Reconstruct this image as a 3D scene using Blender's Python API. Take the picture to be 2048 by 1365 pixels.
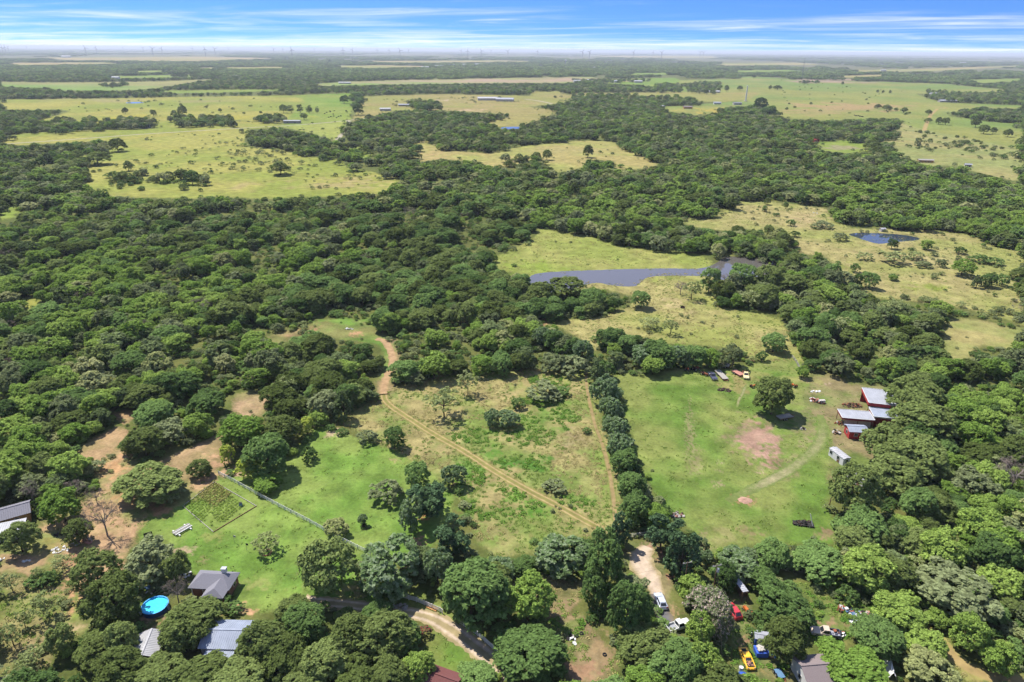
import bpy, math, random
import numpy as np
from mathutils import Vector, Matrix, Euler

# ------------------------------------------------------------------ camera, sky, sun, exposure
for o in list(bpy.data.objects):
    bpy.data.objects.remove(o)
scene = bpy.context.scene
COL = scene.collection

CAM_H = 110.0                      # drone height, metres
FPX = 1365.0                       # 24 mm lens on a 36 mm frame, in pixels of a 2048 wide picture
PITCH = math.radians(23.1)
ROLL = math.radians(0.46)
cam_data = bpy.data.cameras.new('camera')
cam_data.sensor_width = 36.0
cam_data.lens = 24.0
cam_data.clip_start = 1.0
cam_data.clip_end = 120000.0
cam = bpy.data.objects.new('camera', cam_data)
COL.objects.link(cam)
cam.location = (0, 0, CAM_H)
cam.rotation_euler = (Matrix.Rotation(math.pi / 2 - PITCH, 3, 'X') @ Matrix.Rotation(ROLL, 3, 'Z')).to_euler()
scene.camera = cam

SUN_AZ = math.radians(-50.0)       # to the left of straight ahead
SUN_EL = math.radians(59.0)
sun_data = bpy.data.lights.new('sun', 'SUN')
sun_data.energy = 3.9
sun_data.angle = math.radians(0.5)
sun_data.color = (1.0, 0.955, 0.87)
sun = bpy.data.objects.new('sun', sun_data)
COL.objects.link(sun)
to_sun = Vector((math.sin(SUN_AZ) * math.cos(SUN_EL), math.cos(SUN_AZ) * math.cos(SUN_EL), math.sin(SUN_EL)))
sun.rotation_euler = to_sun.to_track_quat('Z', 'Y').to_euler()
sun.location = (-200, 200, 400)

world = bpy.data.worlds.new('World')
scene.world = world
world.use_nodes = True
wt = world.node_tree
wt.nodes.clear()


def N(tree, typ, **kw):
    n = tree.nodes.new(typ)
    for k, v in kw.items():
        setattr(n, k, v)
    return n


def build_world():
    t = wt
    L = t.links.new
    out = N(t, 'ShaderNodeOutputWorld')
    bg = N(t, 'ShaderNodeBackground')
    bg.inputs['Strength'].default_value = 0.15
    L(bg.outputs[0], out.inputs[0])
    tc = N(t, 'ShaderNodeTexCoord')
    sep = N(t, 'ShaderNodeSeparateXYZ')
    L(tc.outputs['Generated'], sep.inputs[0])

    def math_(op, a, b=None, clamp=False):
        m = N(t, 'ShaderNodeMath', operation=op)
        m.use_clamp = clamp
        for i, v in enumerate((a, b)):
            if v is None:
                continue
            if isinstance(v, (int, float)):
                m.inputs[i].default_value = v
            else:
                L(v, m.inputs[i])
        return m.outputs[0]
    z = math_('MAXIMUM', sep.outputs['Z'], 0.0)
    # clear dry air: the blue deepens quickly above the horizon
    zl = math_('POWER', math_('ADD', z, 0.0004), 0.42)
    cmb = N(t, 'ShaderNodeCombineXYZ')
    L(sep.outputs['X'], cmb.inputs[0]); L(sep.outputs['Y'], cmb.inputs[1]); L(zl, cmb.inputs[2])
    sky = N(t, 'ShaderNodeTexSky', sky_type='NISHITA')
    sky.sun_disc = False
    sky.sun_elevation = SUN_EL
    sky.sun_rotation = SUN_AZ
    sky.altitude = 200
    sky.air_density = 1.0
    sky.dust_density = 0.15
    sky.ozone_density = 2.5
    L(cmb.outputs[0], sky.inputs['Vector'])
    hs = N(t, 'ShaderNodeMix', data_type='RGBA', blend_type='MULTIPLY')
    hs.inputs[0].default_value = 1.0
    L(sky.outputs[0], hs.inputs[6])
    hs.inputs[7].default_value = (0.245, 0.405, 0.655, 1)
    # thin high cloud, streaked; seen on a flat layer overhead
    zp = math_('ADD', z, 0.020)
    u = math_('DIVIDE', sep.outputs['X'], zp)
    v = math_('DIVIDE', sep.outputs['Y'], zp)

    def layer(su, sv, skew, w, detail, rough, dist, seed):
        cv = N(t, 'ShaderNodeCombineXYZ')
        L(math_('ADD', math_('MULTIPLY', u, su), math_('MULTIPLY', v, skew)), cv.inputs[0])
        L(math_('ADD', math_('MULTIPLY', v, sv), math_('MULTIPLY', u, w)), cv.inputs[1])
        cv.inputs[2].default_value = seed
        n1 = N(t, 'ShaderNodeTexNoise')
        n1.inputs['Scale'].default_value = 1.0
        n1.inputs['Detail'].default_value = detail
        n1.inputs['Roughness'].default_value = rough
        n1.inputs['Distortion'].default_value = dist
        L(cv.outputs[0], n1.inputs['Vector'])
        return n1.outputs[0]
    a1 = layer(0.26, 0.30, 0.10, 0.07, 7, 0.56, 1.3, 3.7)
    a2 = layer(0.055, 0.10, 0.0, 0.02, 4, 0.5, 0.4, 8.1)
    a3 = layer(0.6, 1.3, 0.1, 0.15, 8, 0.65, 0.5, 1.9)
    cover = math_('ADD', math_('ADD', math_('MULTIPLY', a1, 0.55), math_('MULTIPLY', a2, 0.75)), math_('MULTIPLY', a3, 0.15))
    # more cloud is seen edge-on towards the horizon
    edge = math_('DIVIDE', 0.0052, math_('ADD', z, 0.016))
    cover = math_('ADD', cover, edge)
    # the broken cloud deck closes up overhead
    ov = N(t, 'ShaderNodeMapRange', interpolation_type='SMOOTHSTEP')
    ov.inputs['From Min'].default_value = 0.09; ov.inputs['From Max'].default_value = 0.40
    ov.inputs['To Max'].default_value = 0.19
    L(z, ov.inputs['Value'])
    cover = math_('ADD', cover, ov.outputs[0])
    mr = N(t, 'ShaderNodeMapRange', interpolation_type='SMOOTHSTEP')
    mr.inputs['From Min'].default_value = 0.75
    mr.inputs['From Max'].default_value = 1.20
    L(cover, mr.inputs['Value'])
    mix = N(t, 'ShaderNodeMix', data_type='RGBA')
    L(math_('MULTIPLY', mr.outputs[0], 0.93), mix.inputs[0])
    L(hs.outputs[2], mix.inputs[6])
    mix.inputs[7].default_value = (3.9, 3.95, 4.05, 1)
    L(mix.outputs[2], bg.inputs['Color'])


build_world()

scene.view_settings.view_transform = 'Standard'
scene.view_settings.look = 'None'
scene.view_settings.exposure = 1.1
scene.view_settings.gamma = 1.0
scene.view_settings.use_curve_mapping = False
cy = scene.cycles
cy.max_bounces = 4
cy.diffuse_bounces = 3
cy.use_light_tree = False
cy.use_adaptive_sampling = True
cy.adaptive_threshold = 0.008
cy.glossy_bounces = 2
cy.transmission_bounces = 3
cy.transparent_max_bounces = 6
cy.volume_bounces = 0
cy.use_denoising = True
cy.denoising_input_passes = 'RGB_ALBEDO_NORMAL'
cy.denoising_prefilter = 'ACCURATE'
cy.caustics_reflective = False
cy.caustics_refractive = False
cy.sample_clamp_indirect = 4.0

# ------------------------------------------------------------------ surveying helpers (picture point -> place on the ground)
_R = np.array((Matrix.Rotation(math.pi / 2 - PITCH, 3, 'X') @ Matrix.Rotation(ROLL, 3, 'Z')))
CAMP = np.array([0, 0, CAM_H])
FWD = -_R[:, 2]


def at(px, py, z=0.0):
    d = _R @ np.array([(px - 1024.0) / FPX, -(py - 682.5) / FPX, -1.0])
    t = (z - CAM_H) / d[2]
    p = CAMP + d * t
    return Vector((float(p[0]), float(p[1]), float(z)))


def depth_of(p):
    return float(np.dot(np.array(p) - CAMP, FWD))


def project(P):
    """(n,3) points -> (n,2) picture points, depth"""
    P = np.asarray(P, float).reshape(-1, 3) - CAMP
    c = P @ _R
    dep = -c[:, 2]
    dd = np.where(np.abs(dep) < 1e-6, 1e-6, dep)
    return np.stack([1024 + FPX * c[:, 0] / dd, 682.5 - FPX * c[:, 1] / dd], 1), dep


def inside(poly, P):
    x, y = P[:, 0], P[:, 1]
    r = np.zeros(len(P), bool)
    n = len(poly)
    for i in range(n):
        x1, y1 = poly[i]
        x2, y2 = poly[(i + 1) % n]
        if y1 == y2:
            continue
        c = ((y1 > y) != (y2 > y)) & (x < (x2 - x1) * (y - y1) / (y2 - y1) + x1)
        r ^= c
    return r


def _hash(ix, iy, s):
    h = (ix.astype(np.int64) * 374761393 + iy.astype(np.int64) * 668265263 + s * 1442695041) & 0xFFFFFFFF
    h = ((h ^ (h >> 13)) * 1274126177) & 0xFFFFFFFF
    return ((h ^ (h >> 16)) & 0xFFFF) / 65535.0


def vnoise(x, y, s=0):
    ix, iy = np.floor(x), np.floor(y)
    fx, fy = x - ix, y - iy
    fx = fx * fx * (3 - 2 * fx)
    fy = fy * fy * (3 - 2 * fy)
    a = _hash(ix, iy, s); b = _hash(ix + 1, iy, s); c = _hash(ix, iy + 1, s); d = _hash(ix + 1, iy + 1, s)
    return (a * (1 - fx) + b * fx) * (1 - fy) + (c * (1 - fx) + d * fx) * fy


def fbm(x, y, s=0, o=4):
    v, a, t = 0.0, 0.5, 0.0
    for i in range(o):
        v = v + a * vnoise(x, y, s + i * 7)
        t += a
        x, y, a = x * 2.03 + 5.2, y * 2.03 + 1.7, a * 0.5
    return v / t


rng = np.random.default_rng(11)
random.seed(5)

# ------------------------------------------------------------------ object helpers


def tag(o, label=None, cat=None, group=None, kind=None):
    if label: o['label'] = label
    if cat: o['category'] = cat
    if group: o['group'] = group
    if kind: o['kind'] = kind
    return o


def link(o, parent=None):
    COL.objects.link(o)
    if parent is not None:
        o.parent = parent
    return o


def empty(name, loc, rz=0.0):
    o = bpy.data.objects.new(name, None)
    o.empty_display_size = 0.3
    o.location = loc
    o.rotation_euler = (0, 0, rz)
    return link(o)


def mesh_np(name, V, F, mat=None, smooth=False, mi=None, mats=None):
    """fast mesh from numpy; F is (n,k) with the same k for all faces"""
    me = bpy.data.meshes.new(name)
    V = np.asarray(V, np.float32)
    F = np.asarray(F, np.int32)
    n, k = F.shape
    me.vertices.add(len(V)); me.vertices.foreach_set('co', V.ravel())
    me.loops.add(n * k); me.loops.foreach_set('vertex_index', F.ravel())
    me.polygons.add(n)
    me.polygons.foreach_set('loop_start', np.arange(0, n * k, k, dtype=np.int32))
    me.polygons.foreach_set('loop_total', np.full(n, k, np.int32))
    for m in (mats or ([mat] if mat else [])):
        me.materials.append(m)
    if mi is not None:
        me.polygons.foreach_set('material_index', np.asarray(mi, np.int32))
    if smooth:
        me.polygons.foreach_set('use_smooth', np.ones(n, bool))
    me.update(calc_edges=True)
    return me


class MB:
    """collects simple solids into one mesh"""
    def __init__(self):
        self.v, self.f = [], []

    def add(self, verts, faces):
        b = len(self.v)
        self.v += [tuple(v) for v in verts]
        self.f += [tuple(b + i for i in f) for f in faces]
        return self

    def box(self, c, s, rz=0.0, rx=0.0, ry=0.0, taper=1.0):
        m = Euler((rx, ry, rz)).to_matrix()
        vs = []
        for z in (-.5, .5):
            k = taper if z > 0 else 1.0
            for x, y in ((-.5, -.5), (.5, -.5), (.5, .5), (-.5, .5)):
                vs.append(Vector(c) + m @ Vector((x * s[0] * k, y * s[1] * k, z * s[2])))
        return self.add(vs, [(3, 2, 1, 0), (4, 5, 6, 7), (0, 1, 5, 4), (1, 2, 6, 5), (2, 3, 7, 6), (3, 0, 4, 7)])

    def beam(self, a, b, w, h=None):
        a, b = Vector(a), Vector(b)
        h = h or w
        d = b - a
        q = d.to_track_quat('X', 'Z').to_matrix()
        vs = []
        for x in (0, d.length):
            for y, z in ((-.5, -.5), (.5, -.5), (.5, .5), (-.5, .5)):
                vs.append(a + q @ Vector((x, y * w, z * h)))
        return self.add(vs, [(0, 1, 2, 3)[::-1], (4, 5, 6, 7), (0, 1, 5, 4), (1, 2, 6, 5), (2, 3, 7, 6), (3, 0, 4, 7)])

    def cyl(self, a, b, r0, r1=None, n=8, cap=True):
        a, b = Vector(a), Vector(b)
        r1 = r0 if r1 is None else r1
        q = (b - a).to_track_quat('Z', 'Y').to_matrix()
        vs = []
        for c, r in ((a, r0), (b, r1)):
            for i in range(n):
                t = 2 * math.pi * i / n
                vs.append(c + q @ Vector((r * math.cos(t), r * math.sin(t), 0)))
        fs = [(i, (i + 1) % n, n + (i + 1) % n, n + i) for i in range(n)]
        if cap:
            fs += [tuple(range(n))[::-1], tuple(range(n, 2 * n))]
        return self.add(vs, fs)

    def ring(self, c, r, t, h, n=24, axis=(0, 0, 1)):
        q = Vector(axis).to_track_quat('Z', 'Y').to_matrix()
        vs = []
        for i in range(n):
            a = 2 * math.pi * i / n
            for rr, z in ((r, 0), (r + t, 0), (r + t, h), (r, h)):
                vs.append(Vector(c) + q @ Vector((rr * math.cos(a), rr * math.sin(a), z)))
        fs = []
        for i in range(n):
            j = (i + 1) % n
            for k in range(4):
                l = (k + 1) % 4
                fs.append((i * 4 + k, i * 4 + l, j * 4 + l, j * 4 + k)[::-1])
        return self.add(vs, fs)

    def blob(self, c, r, seed=0, nu=9, nv=6, jit=.2):
        rnd = random.Random(seed)
        vs, fs = [], []
        for j in range(nv + 1):
            th = math.pi * j / nv
            for i in range(nu):
                ph = 2 * math.pi * i / nu
                k = 1 + rnd.uniform(-jit, jit)
                vs.append((c[0] + r[0] * k * math.sin(th) * math.cos(ph), c[1] + r[1] * k * math.sin(th) * math.sin(ph), c[2] + r[2] * k * math.cos(th)))
        for j in range(nv):
            for i in range(nu):
                a, b = j * nu + i, j * nu + (i + 1) % nu
                fs.append((a, a + nu, b + nu, b))
        return self.add(vs, fs)

    def mesh(self, name, mat, smooth=False):
        me = bpy.data.meshes.new(name)
        me.from_pydata(self.v, [], self.f)
        if mat: me.materials.append(mat)
        if smooth:
            me.polygons.foreach_set('use_smooth', [True] * len(me.polygons))
        me.update()
        return me

    def build(self, name, mat, parent=None, smooth=False):
        return link(bpy.data.objects.new(name, self.mesh(name, mat, smooth)), parent)


def part(name, mesh, parent, loc=(0, 0, 0), rot=(0, 0, 0), scale=(1, 1, 1)):
    o = bpy.data.objects.new(name, mesh)
    o.location = loc; o.rotation_euler = rot; o.scale = scale
    return link(o, parent)


def copy_tree(o, parent=None):
    c = o.copy()
    COL.objects.link(c)
    c.parent = parent
    for ch in list(o.children):
        copy_tree(ch, c)
    return c


# ------------------------------------------------------------------ materials
def lin(c):
    return tuple(((v / 255.0) / 12.92 if v / 255.0 <= 0.04045 else ((v / 255.0 + 0.055) / 1.055) ** 2.4) for v in c)


def mat(name, c, rough=0.8, var=0.25, scale=1.5, metal=0.0, spec=0.3, bump=0.0, c2=None):
    m = bpy.data.materials.new(name)
    m.use_nodes = True
    t = m.node_tree
    b = t.nodes['Principled BSDF']
    b.inputs['Roughness'].default_value = rough
    b.inputs['Metallic'].default_value = metal
    b.inputs['Specular IOR Level'].default_value = spec
    tc = N(t, 'ShaderNodeTexCoord')
    nz = N(t, 'ShaderNodeTexNoise')
    nz.inputs['Scale'].default_value = scale
    nz.inputs['Detail'].default_value = 6
    nz.inputs['Roughness'].default_value = 0.65
    t.links.new(tc.outputs['Object'], nz.inputs['Vector'])
    mp = N(t, 'ShaderNodeMapRange')
    mp.inputs['From Min'].default_value = 0.3; mp.inputs['From Max'].default_value = 0.7
    t.links.new(nz.outputs[0], mp.inputs['Value'])
    mx = N(t, 'ShaderNodeMix', data_type='RGBA')
    t.links.new(mp.outputs[0], mx.inputs[0])
    lo = tuple(v * (1 - var) for v in c)
    hi = c2 if c2 else tuple(min(1, v * (1 + var)) for v in c)
    mx.inputs[6].default_value = (*lo, 1)
    mx.inputs[7].default_value = (*hi, 1)
    t.links.new(mx.outputs[2], b.inputs['Base Color'])
    if bump:
        bp = N(t, 'ShaderNodeBump')
        bp.inputs['Strength'].default_value = bump
        bp.inputs['Distance'].default_value = 0.1
        t.links.new(nz.outputs[0], bp.inputs['Height'])
        t.links.new(bp.outputs[0], b.inputs['Normal'])
    return m


def leaf_mat(name, c1, c2, c3=None, trans=0.3, p3=0.0):
    """c1..c2 tree by tree, leaf by leaf shading of tone; c3 for a share p3 of the leaves (blossom, vine)"""
    m = bpy.data.materials.new(name)
    m.use_nodes = True
    t = m.node_tree
    t.nodes.clear()
    L = t.links.new
    out = N(t, 'ShaderNodeOutputMaterial')
    oi = N(t, 'ShaderNodeObjectInfo')
    ge = N(t, 'ShaderNodeNewGeometry')
    mx = N(t, 'ShaderNodeMix', data_type='RGBA')
    L(oi.outputs['Random'], mx.inputs[0])
    mx.inputs[6].default_value = (*c1, 1); mx.inputs[7].default_value = (*c2, 1)
    mp = N(t, 'ShaderNodeMapRange')
    mp.inputs['To Min'].default_value = 0.62; mp.inputs['To Max'].default_value = 1.38
    L(ge.outputs['Random Per Island'], mp.inputs['Value'])
    mu = N(t, 'ShaderNodeMix', data_type='RGBA', blend_type='MULTIPLY')
    mu.inputs[0].default_value = 1.0
    L(mx.outputs[2], mu.inputs[6]); L(mp.outputs[0], mu.inputs[7])
    col = mu.outputs[2]
    if c3:
        gt = N(t, 'ShaderNodeMath', operation='LESS_THAN')
        L(ge.outputs['Random Per Island'], gt.inputs[0]); gt.inputs[1].default_value = p3
        m3 = N(t, 'ShaderNodeMix', data_type='RGBA')
        L(gt.outputs[0], m3.inputs[0]); L(col, m3.inputs[6]); m3.inputs[7].default_value = (*c3, 1)
        col = m3.outputs[2]
    d = N(t, 'ShaderNodeBsdfDiffuse'); tr = N(t, 'ShaderNodeBsdfTranslucent')
    L(col, d.inputs[0]); L(col, tr.inputs[0])
    ms = N(t, 'ShaderNodeMixShader'); ms.inputs[0].default_value = trans
    L(d.outputs[0], ms.inputs[1]); L(tr.outputs[0], ms.inputs[2])
    L(ms.outputs[0], out.inputs[0])
    return m

# ------------------------------------------------------------------ survey of the land: outlines of open ground as seen on the photograph
def alb(r, g, b):
    return tuple(v / 2.05 for v in lin((r, g, b)))


FLOOR = (alb(92, 112, 54), alb(134, 132, 76))
# name, outline, two ground tones, patch size (m)
YEL = (alb(178, 172, 88), alb(152, 162, 74))
GRN = (alb(130, 160, 66), alb(152, 166, 78))
TAN = (alb(186, 166, 112), alb(170, 170, 96))
OPEN = [
    ('far_left', [(0, 200), (300, 196), (590, 191), (610, 205), (580, 235), (560, 246), (450, 240), (350, 243), (300, 238), (270, 233), (215, 247), (100, 246), (75, 240), (140, 224), (120, 219), (60, 221), (0, 219)], YEL, 120),
    ('far_green', [(590, 191), (700, 187), (708, 205), (700, 243), (640, 246), (570, 252), (575, 238), (610, 205)], GRN, 90),
    ('far_green2', [(556, 253), (640, 247), (700, 241), (692, 262), (672, 282), (620, 266), (575, 257)], (alb(150, 176, 80), alb(170, 176, 90)), 60),
    ('verge', [(0, 293), (0, 286), (150, 279), (300, 268), (245, 278), (215, 284), (150, 284), (50, 289)], YEL, 40),
    ('meadow_left', [(150, 380), (165, 366), (175, 350), (178, 335), (165, 318), (150, 312), (210, 310), (215, 296), (225, 285), (240, 278), (330, 268), (430, 262), (500, 256), (497, 268), (488, 280), (490, 294), (560, 300), (610, 314), (680, 320), (700, 338), (741, 343), (796, 361), (804, 371), (770, 387), (700, 390), (664, 393), (600, 396), (512, 398), (430, 393), (396, 398), (300, 396), (230, 394), (160, 376)], (alb(178, 174, 92), alb(156, 166, 78)), 50),
    ('edge_left', [(0, 410), (45, 416), (40, 426), (20, 438), (0, 441)], GRN, 40),
    ('far_mid', [(728, 193), (880, 189), (1060, 192), (1066, 184), (1118, 183), (1135, 191), (1160, 187), (1260, 186), (1366, 184), (1520, 186), (1500, 200), (1440, 205), (1340, 200), (1260, 200), (1160, 200), (1120, 208), (1060, 214), (1100, 220), (1126, 222), (1082, 239), (1075, 243), (1035, 254), (994, 254), (969, 246), (1016, 235), (998, 228), (925, 224), (884, 221), (793, 221), (738, 235), (705, 246), (712, 220)], (alb(162, 162, 88), alb(172, 160, 98)), 110),
    ('far_right', [(1360, 161), (1483, 158), (1483, 154), (1510, 153), (1588, 160), (1772, 165), (1882, 168), (2000, 179), (2010, 186), (1960, 189), (1830, 188), (1875, 204), (1920, 207), (2040, 211), (2048, 213), (2048, 219), (1960, 217), (1900, 226), (1900, 233), (1980, 244), (2048, 249), (2048, 300), (1990, 290), (1900, 270), (1840, 262), (1820, 258), (1793, 237), (1657, 242), (1554, 237), (1550, 230), (1520, 205), (1495, 213), (1450, 216), (1430, 226), (1400, 233), (1360, 228), (1330, 222), (1320, 215), (1440, 206), (1500, 200), (1520, 186), (1366, 184), (1350, 176)], (alb(134, 156, 78), alb(160, 162, 88)), 170),
    ('far_right_b', [(1190, 160), (1350, 156), (1360, 161), (1350, 176), (1366, 184), (1330, 184), (1300, 172), (1220, 168)], GRN, 150),
    ('far_strip', [(625, 168), (700, 164), (800, 161), (900, 159), (1180, 154), (1200, 159), (1130, 167), (1000, 167), (830, 169), (720, 171), (640, 173)], (alb(190, 165, 135), alb(150, 170, 88)), 300),
    ('far_left_b', [(0, 164), (110, 166), (300, 164), (400, 160), (455, 158), (400, 163), (310, 178), (240, 182), (120, 181), (100, 176), (60, 176), (0, 173)], (alb(170, 165, 105), alb(140, 168, 82)), 240),
    ('far_left_c', [(320, 182), (400, 181), (560, 178), (560, 182), (430, 186), (340, 187)], GRN, 200),
    ('far_left_d', [(215, 153), (400, 150), (400, 154), (230, 158)], GRN, 300),
    ('far_right_c', [(1930, 160), (2048, 157), (2048, 163), (1960, 167)], GRN, 300),
    ('far_right_d', [(1700, 141), (1830, 139), (2048, 131), (2048, 133), (1860, 143), (1720, 145)], TAN, 500),
    ('far_e', [(380, 136), (560, 134), (600, 137), (420, 139)], TAN, 500),
    ('far_f', [(80, 116), (400, 114), (560, 117), (400, 123), (140, 121)], TAN, 800),
    ('far_h', [(600, 133), (760, 131), (900, 134), (740, 137)], TAN, 500),
    ('far_i', [(1420, 128), (1600, 126), (1640, 130), (1450, 132)], TAN, 500),
    ('far_j', [(700, 123), (1000, 121), (1100, 124), (800, 126)], TAN, 800),
    ('far_k', [(0, 127), (200, 125), (260, 128), (40, 131)], TAN, 500),
    ('far_l', [(1430, 142), (1560, 140), (1640, 143), (1480, 146)], GRN, 300),
    ('far_m', [(1640, 153), (1760, 150), (1800, 153), (1700, 156)], TAN, 300),
    ('far_n', [(230, 143), (330, 141), (380, 144), (280, 146)], GRN, 300),
    ('far_o', [(1240, 147), (1330, 146), (1380, 149), (1260, 151)], GRN, 300),
    ('far_g', [(1180, 112), (1420, 112), (1440, 117), (1250, 116)], TAN, 800),
    ('mid_field', [(824, 291), (848, 275), (862, 289), (899, 302), (980, 307), (1053, 292), (1108, 287), (1160, 282), (1221, 283), (1265, 302), (1327, 335), (1300, 339), (1235, 339), (1225, 322), (1190, 320), (1150, 341), (1111, 346), (1095, 332), (1080, 320), (985, 339), (960, 324), (900, 320), (833, 324)], (alb(172, 174, 96), alb(186, 172, 108)), 45),
    ('mid_gap', [(700, 286), (715, 279), (735, 301), (748, 312), (725, 320), (705, 306)], GRN, 30),
    ('pond_field', [(990, 517), (1030, 497), (1075, 472), (1080, 456), (1120, 461), (1170, 471), (1230, 491), (1300, 501), (1390, 506), (1432, 528), (1400, 540), (1340, 541), (1240, 541), (1150, 545), (1085, 550), (1060, 556), (1052, 560), (1035, 546), (995, 541)], (alb(178, 176, 102), alb(156, 166, 84)), 26),
    ('shore', [(1115, 652), (1130, 641), (1195, 636), (1262, 614), (1265, 592), (1185, 574), (1150, 580), (1150, 560), (1262, 570), (1300, 548), (1400, 545), (1432, 552), (1432, 600), (1440, 614), (1520, 628), (1560, 640), (1588, 677), (1608, 704), (1600, 726), (1560, 726), (1500, 720), (1480, 697), (1400, 690), (1300, 687), (1260, 674), (1205, 667), (1205, 690), (1190, 702), (1150, 672)], (alb(184, 174, 112), alb(164, 168, 92)), 22),
    ('right_field', [(1350, 437), (1430, 440), (1470, 402), (1540, 404), (1650, 417), (1665, 442), (1700, 457), (1850, 462), (1960, 472), (1990, 492), (2048, 500), (2048, 650), (1990, 632), (1900, 612), (1740, 594), (1690, 562), (1650, 512), (1600, 507), (1560, 482), (1500, 458), (1450, 462), (1390, 454)], (alb(184, 172, 114), alb(166, 168, 96)), 26),
    ('right_gap', [(1625, 284), (1700, 281), (1735, 288), (1740, 302), (1700, 307), (1640, 302)], GRN, 40),
    ('right_scrub', [(1795, 244), (1830, 256), (1900, 270), (2048, 300), (2048, 366), (1990, 354), (1960, 346), (1900, 332), (1850, 332), (1790, 312), (1768, 286), (1788, 262)], (alb(158, 164, 98), alb(176, 168, 108)), 45),
    ('right_nook', [(1890, 660), (1930, 650), (1945, 690), (1925, 720), (1895, 705)], YEL, 20),
    ('pasture', [(1215, 747), (1330, 739), (1480, 739), (1500, 722), (1570, 717), (1600, 724), (1625, 762), (1665, 777), (1720, 787), (1725, 862), (1700, 907), (1655, 952), (1660, 992), (1650, 1012), (1685, 1062), (1670, 1087), (1600, 1087), (1540, 1085), (1440, 1107), (1405, 1112), (1395, 1072), (1360, 1042), (1320, 1007), (1300, 967), (1275, 917), (1260, 862), (1225, 782)], (alb(116, 146, 64), alb(148, 158, 86)), 14),
    ('meadow', [(770, 782), (900, 747), (960, 747), (1100, 737), (1165, 742), (1175, 732), (1185, 762), (1200, 832), (1215, 882), (1245, 962), (1240, 1012), (1250, 1052), (1210, 1072), (1110, 1100), (1060, 1105), (1000, 1115), (960, 1090), (945, 1062), (915, 985), (880, 960), (840, 930), (790, 902), (720, 872), (700, 852), (650, 838), (700, 815), (765, 792)], (alb(182, 168, 112), alb(138, 156, 80)), 9),
    ('yard', [(420, 965), (560, 922), (600, 892), (640, 847), (700, 872), (790, 902), (850, 935), (905, 990), (900, 1040), (860, 1100), (800, 1130), (740, 1112), (720, 1160), (800, 1200), (740, 1215), (620, 1215), (520, 1225), (470, 1205), (470, 1160), (380, 1150), (370, 1110), (330, 1085), (280, 1080), (270, 1040), (330, 1010), (400, 985)], (alb(122, 156, 68), alb(150, 170, 86)), 12),
    ('bare_left', [(30, 1095), (80, 1052), (190, 990), (190, 930), (215, 900), (260, 900), (300, 930), (380, 907), (430, 917), (440, 952), (400, 1000), (300, 1030), (270, 1070), (250, 1130), (280, 1180), (170, 1215), (150, 1160), (100, 1130), (60, 1150), (0, 1155), (0, 1100)], (alb(204, 168, 128), alb(150, 154, 92)), 6),
    ('bare_b', [(468, 790), (520, 780), (545, 800), (525, 832), (490, 838), (466, 822)], (alb(196, 166, 128), alb(160, 150, 100)), 8),
    ('bare_c', [(300, 930), (440, 870), (470, 880), (450, 930), (380, 960)], (alb(200, 168, 128), alb(170, 150, 105)), 8),
    ('road_fields', [(300, 236), (570, 247), (556, 256), (500, 259), (240, 281), (150, 285), (0, 293), (0, 272), (100, 264), (310, 258)], YEL, 60),
    ('lane_gap', [(740, 668), (792, 680), (802, 720), (802, 760), (795, 795), (755, 805), (752, 770), (765, 740), (768, 700)], (alb(140, 150, 84), alb(170, 150, 108)), 9),
    ('right_low', [(1880, 640), (1960, 640), (2048, 660), (2048, 700), (1960, 692), (1930, 732), (1890, 716)], (alb(160, 166, 96), alb(184, 172, 112)), 14),
    ('left_gaps', [(520, 680), (545, 668), (600, 655), (610, 668), (560, 690), (530, 700)], (alb(190, 156, 116), alb(140, 140, 84)), 9),
    ('left_gap_b', [(150, 905), (185, 880), (240, 850), (262, 868), (230, 905), (195, 935)], (alb(196, 164, 122), alb(150, 146, 90)), 8),
    ('left_gap_c', [(225, 830), (255, 815), (275, 830), (250, 850)], (alb(196, 164, 122), alb(150, 146, 90)), 8),
    ('left_gap_d', [(0, 830), (22, 834), (24, 856), (0, 862)], (alb(196, 164, 122), alb(150, 146, 90)), 8),
    ('left_gap_e', [(40, 600), (75, 596), (90, 612), (60, 622)], YEL, 12),
    ('glade', [(610, 655), (640, 640), (700, 635), (760, 655), (790, 700), (790, 740), (770, 740), (760, 690), (700, 680), (640, 672)], (alb(120, 150, 70), alb(150, 150, 90)), 12),
    ('scrub_left', [(0, 1150), (150, 1180), (190, 1230), (180, 1260), (120, 1290), (80, 1365), (0, 1365)], (alb(136, 148, 78), alb(176, 158, 112)), 8),
    ('verge_low', [(1010, 1162), (1100, 1152), (1170, 1147), (1180, 1182), (1130, 1222), (1165, 1227), (1210, 1292), (1255, 1332), (1240, 1365), (1130, 1365), (1130, 1302), (1100, 1252), (1090, 1202)], (alb(112, 128, 66), alb(168, 146, 108)), 8),
    ('lawn_low', [(800, 1192), (830, 1180), (900, 1212), (1000, 1300), (985, 1325), (940, 1352), (900, 1365), (840, 1345), (850, 1300), (870, 1270), (850, 1240), (800, 1225)], (alb(118, 150, 66), alb(140, 152, 80)), 10),
    ('drive_gap', [(1240, 1080), (1310, 1085), (1320, 1130), (1345, 1165), (1340, 1190), (1350, 1230), (1375, 1262), (1345, 1275), (1315, 1265), (1305, 1210), (1280, 1150), (1250, 1120)], (alb(128, 136, 80), alb(170, 150, 112)), 8),
    ('back_yard', [(1445, 1185), (1500, 1190), (1495, 1240), (1530, 1290), (1570, 1320), (1590, 1365), (1450, 1365), (1470, 1300), (1450, 1250)], (alb(104, 132, 66), alb(150, 140, 96)), 6),
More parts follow.
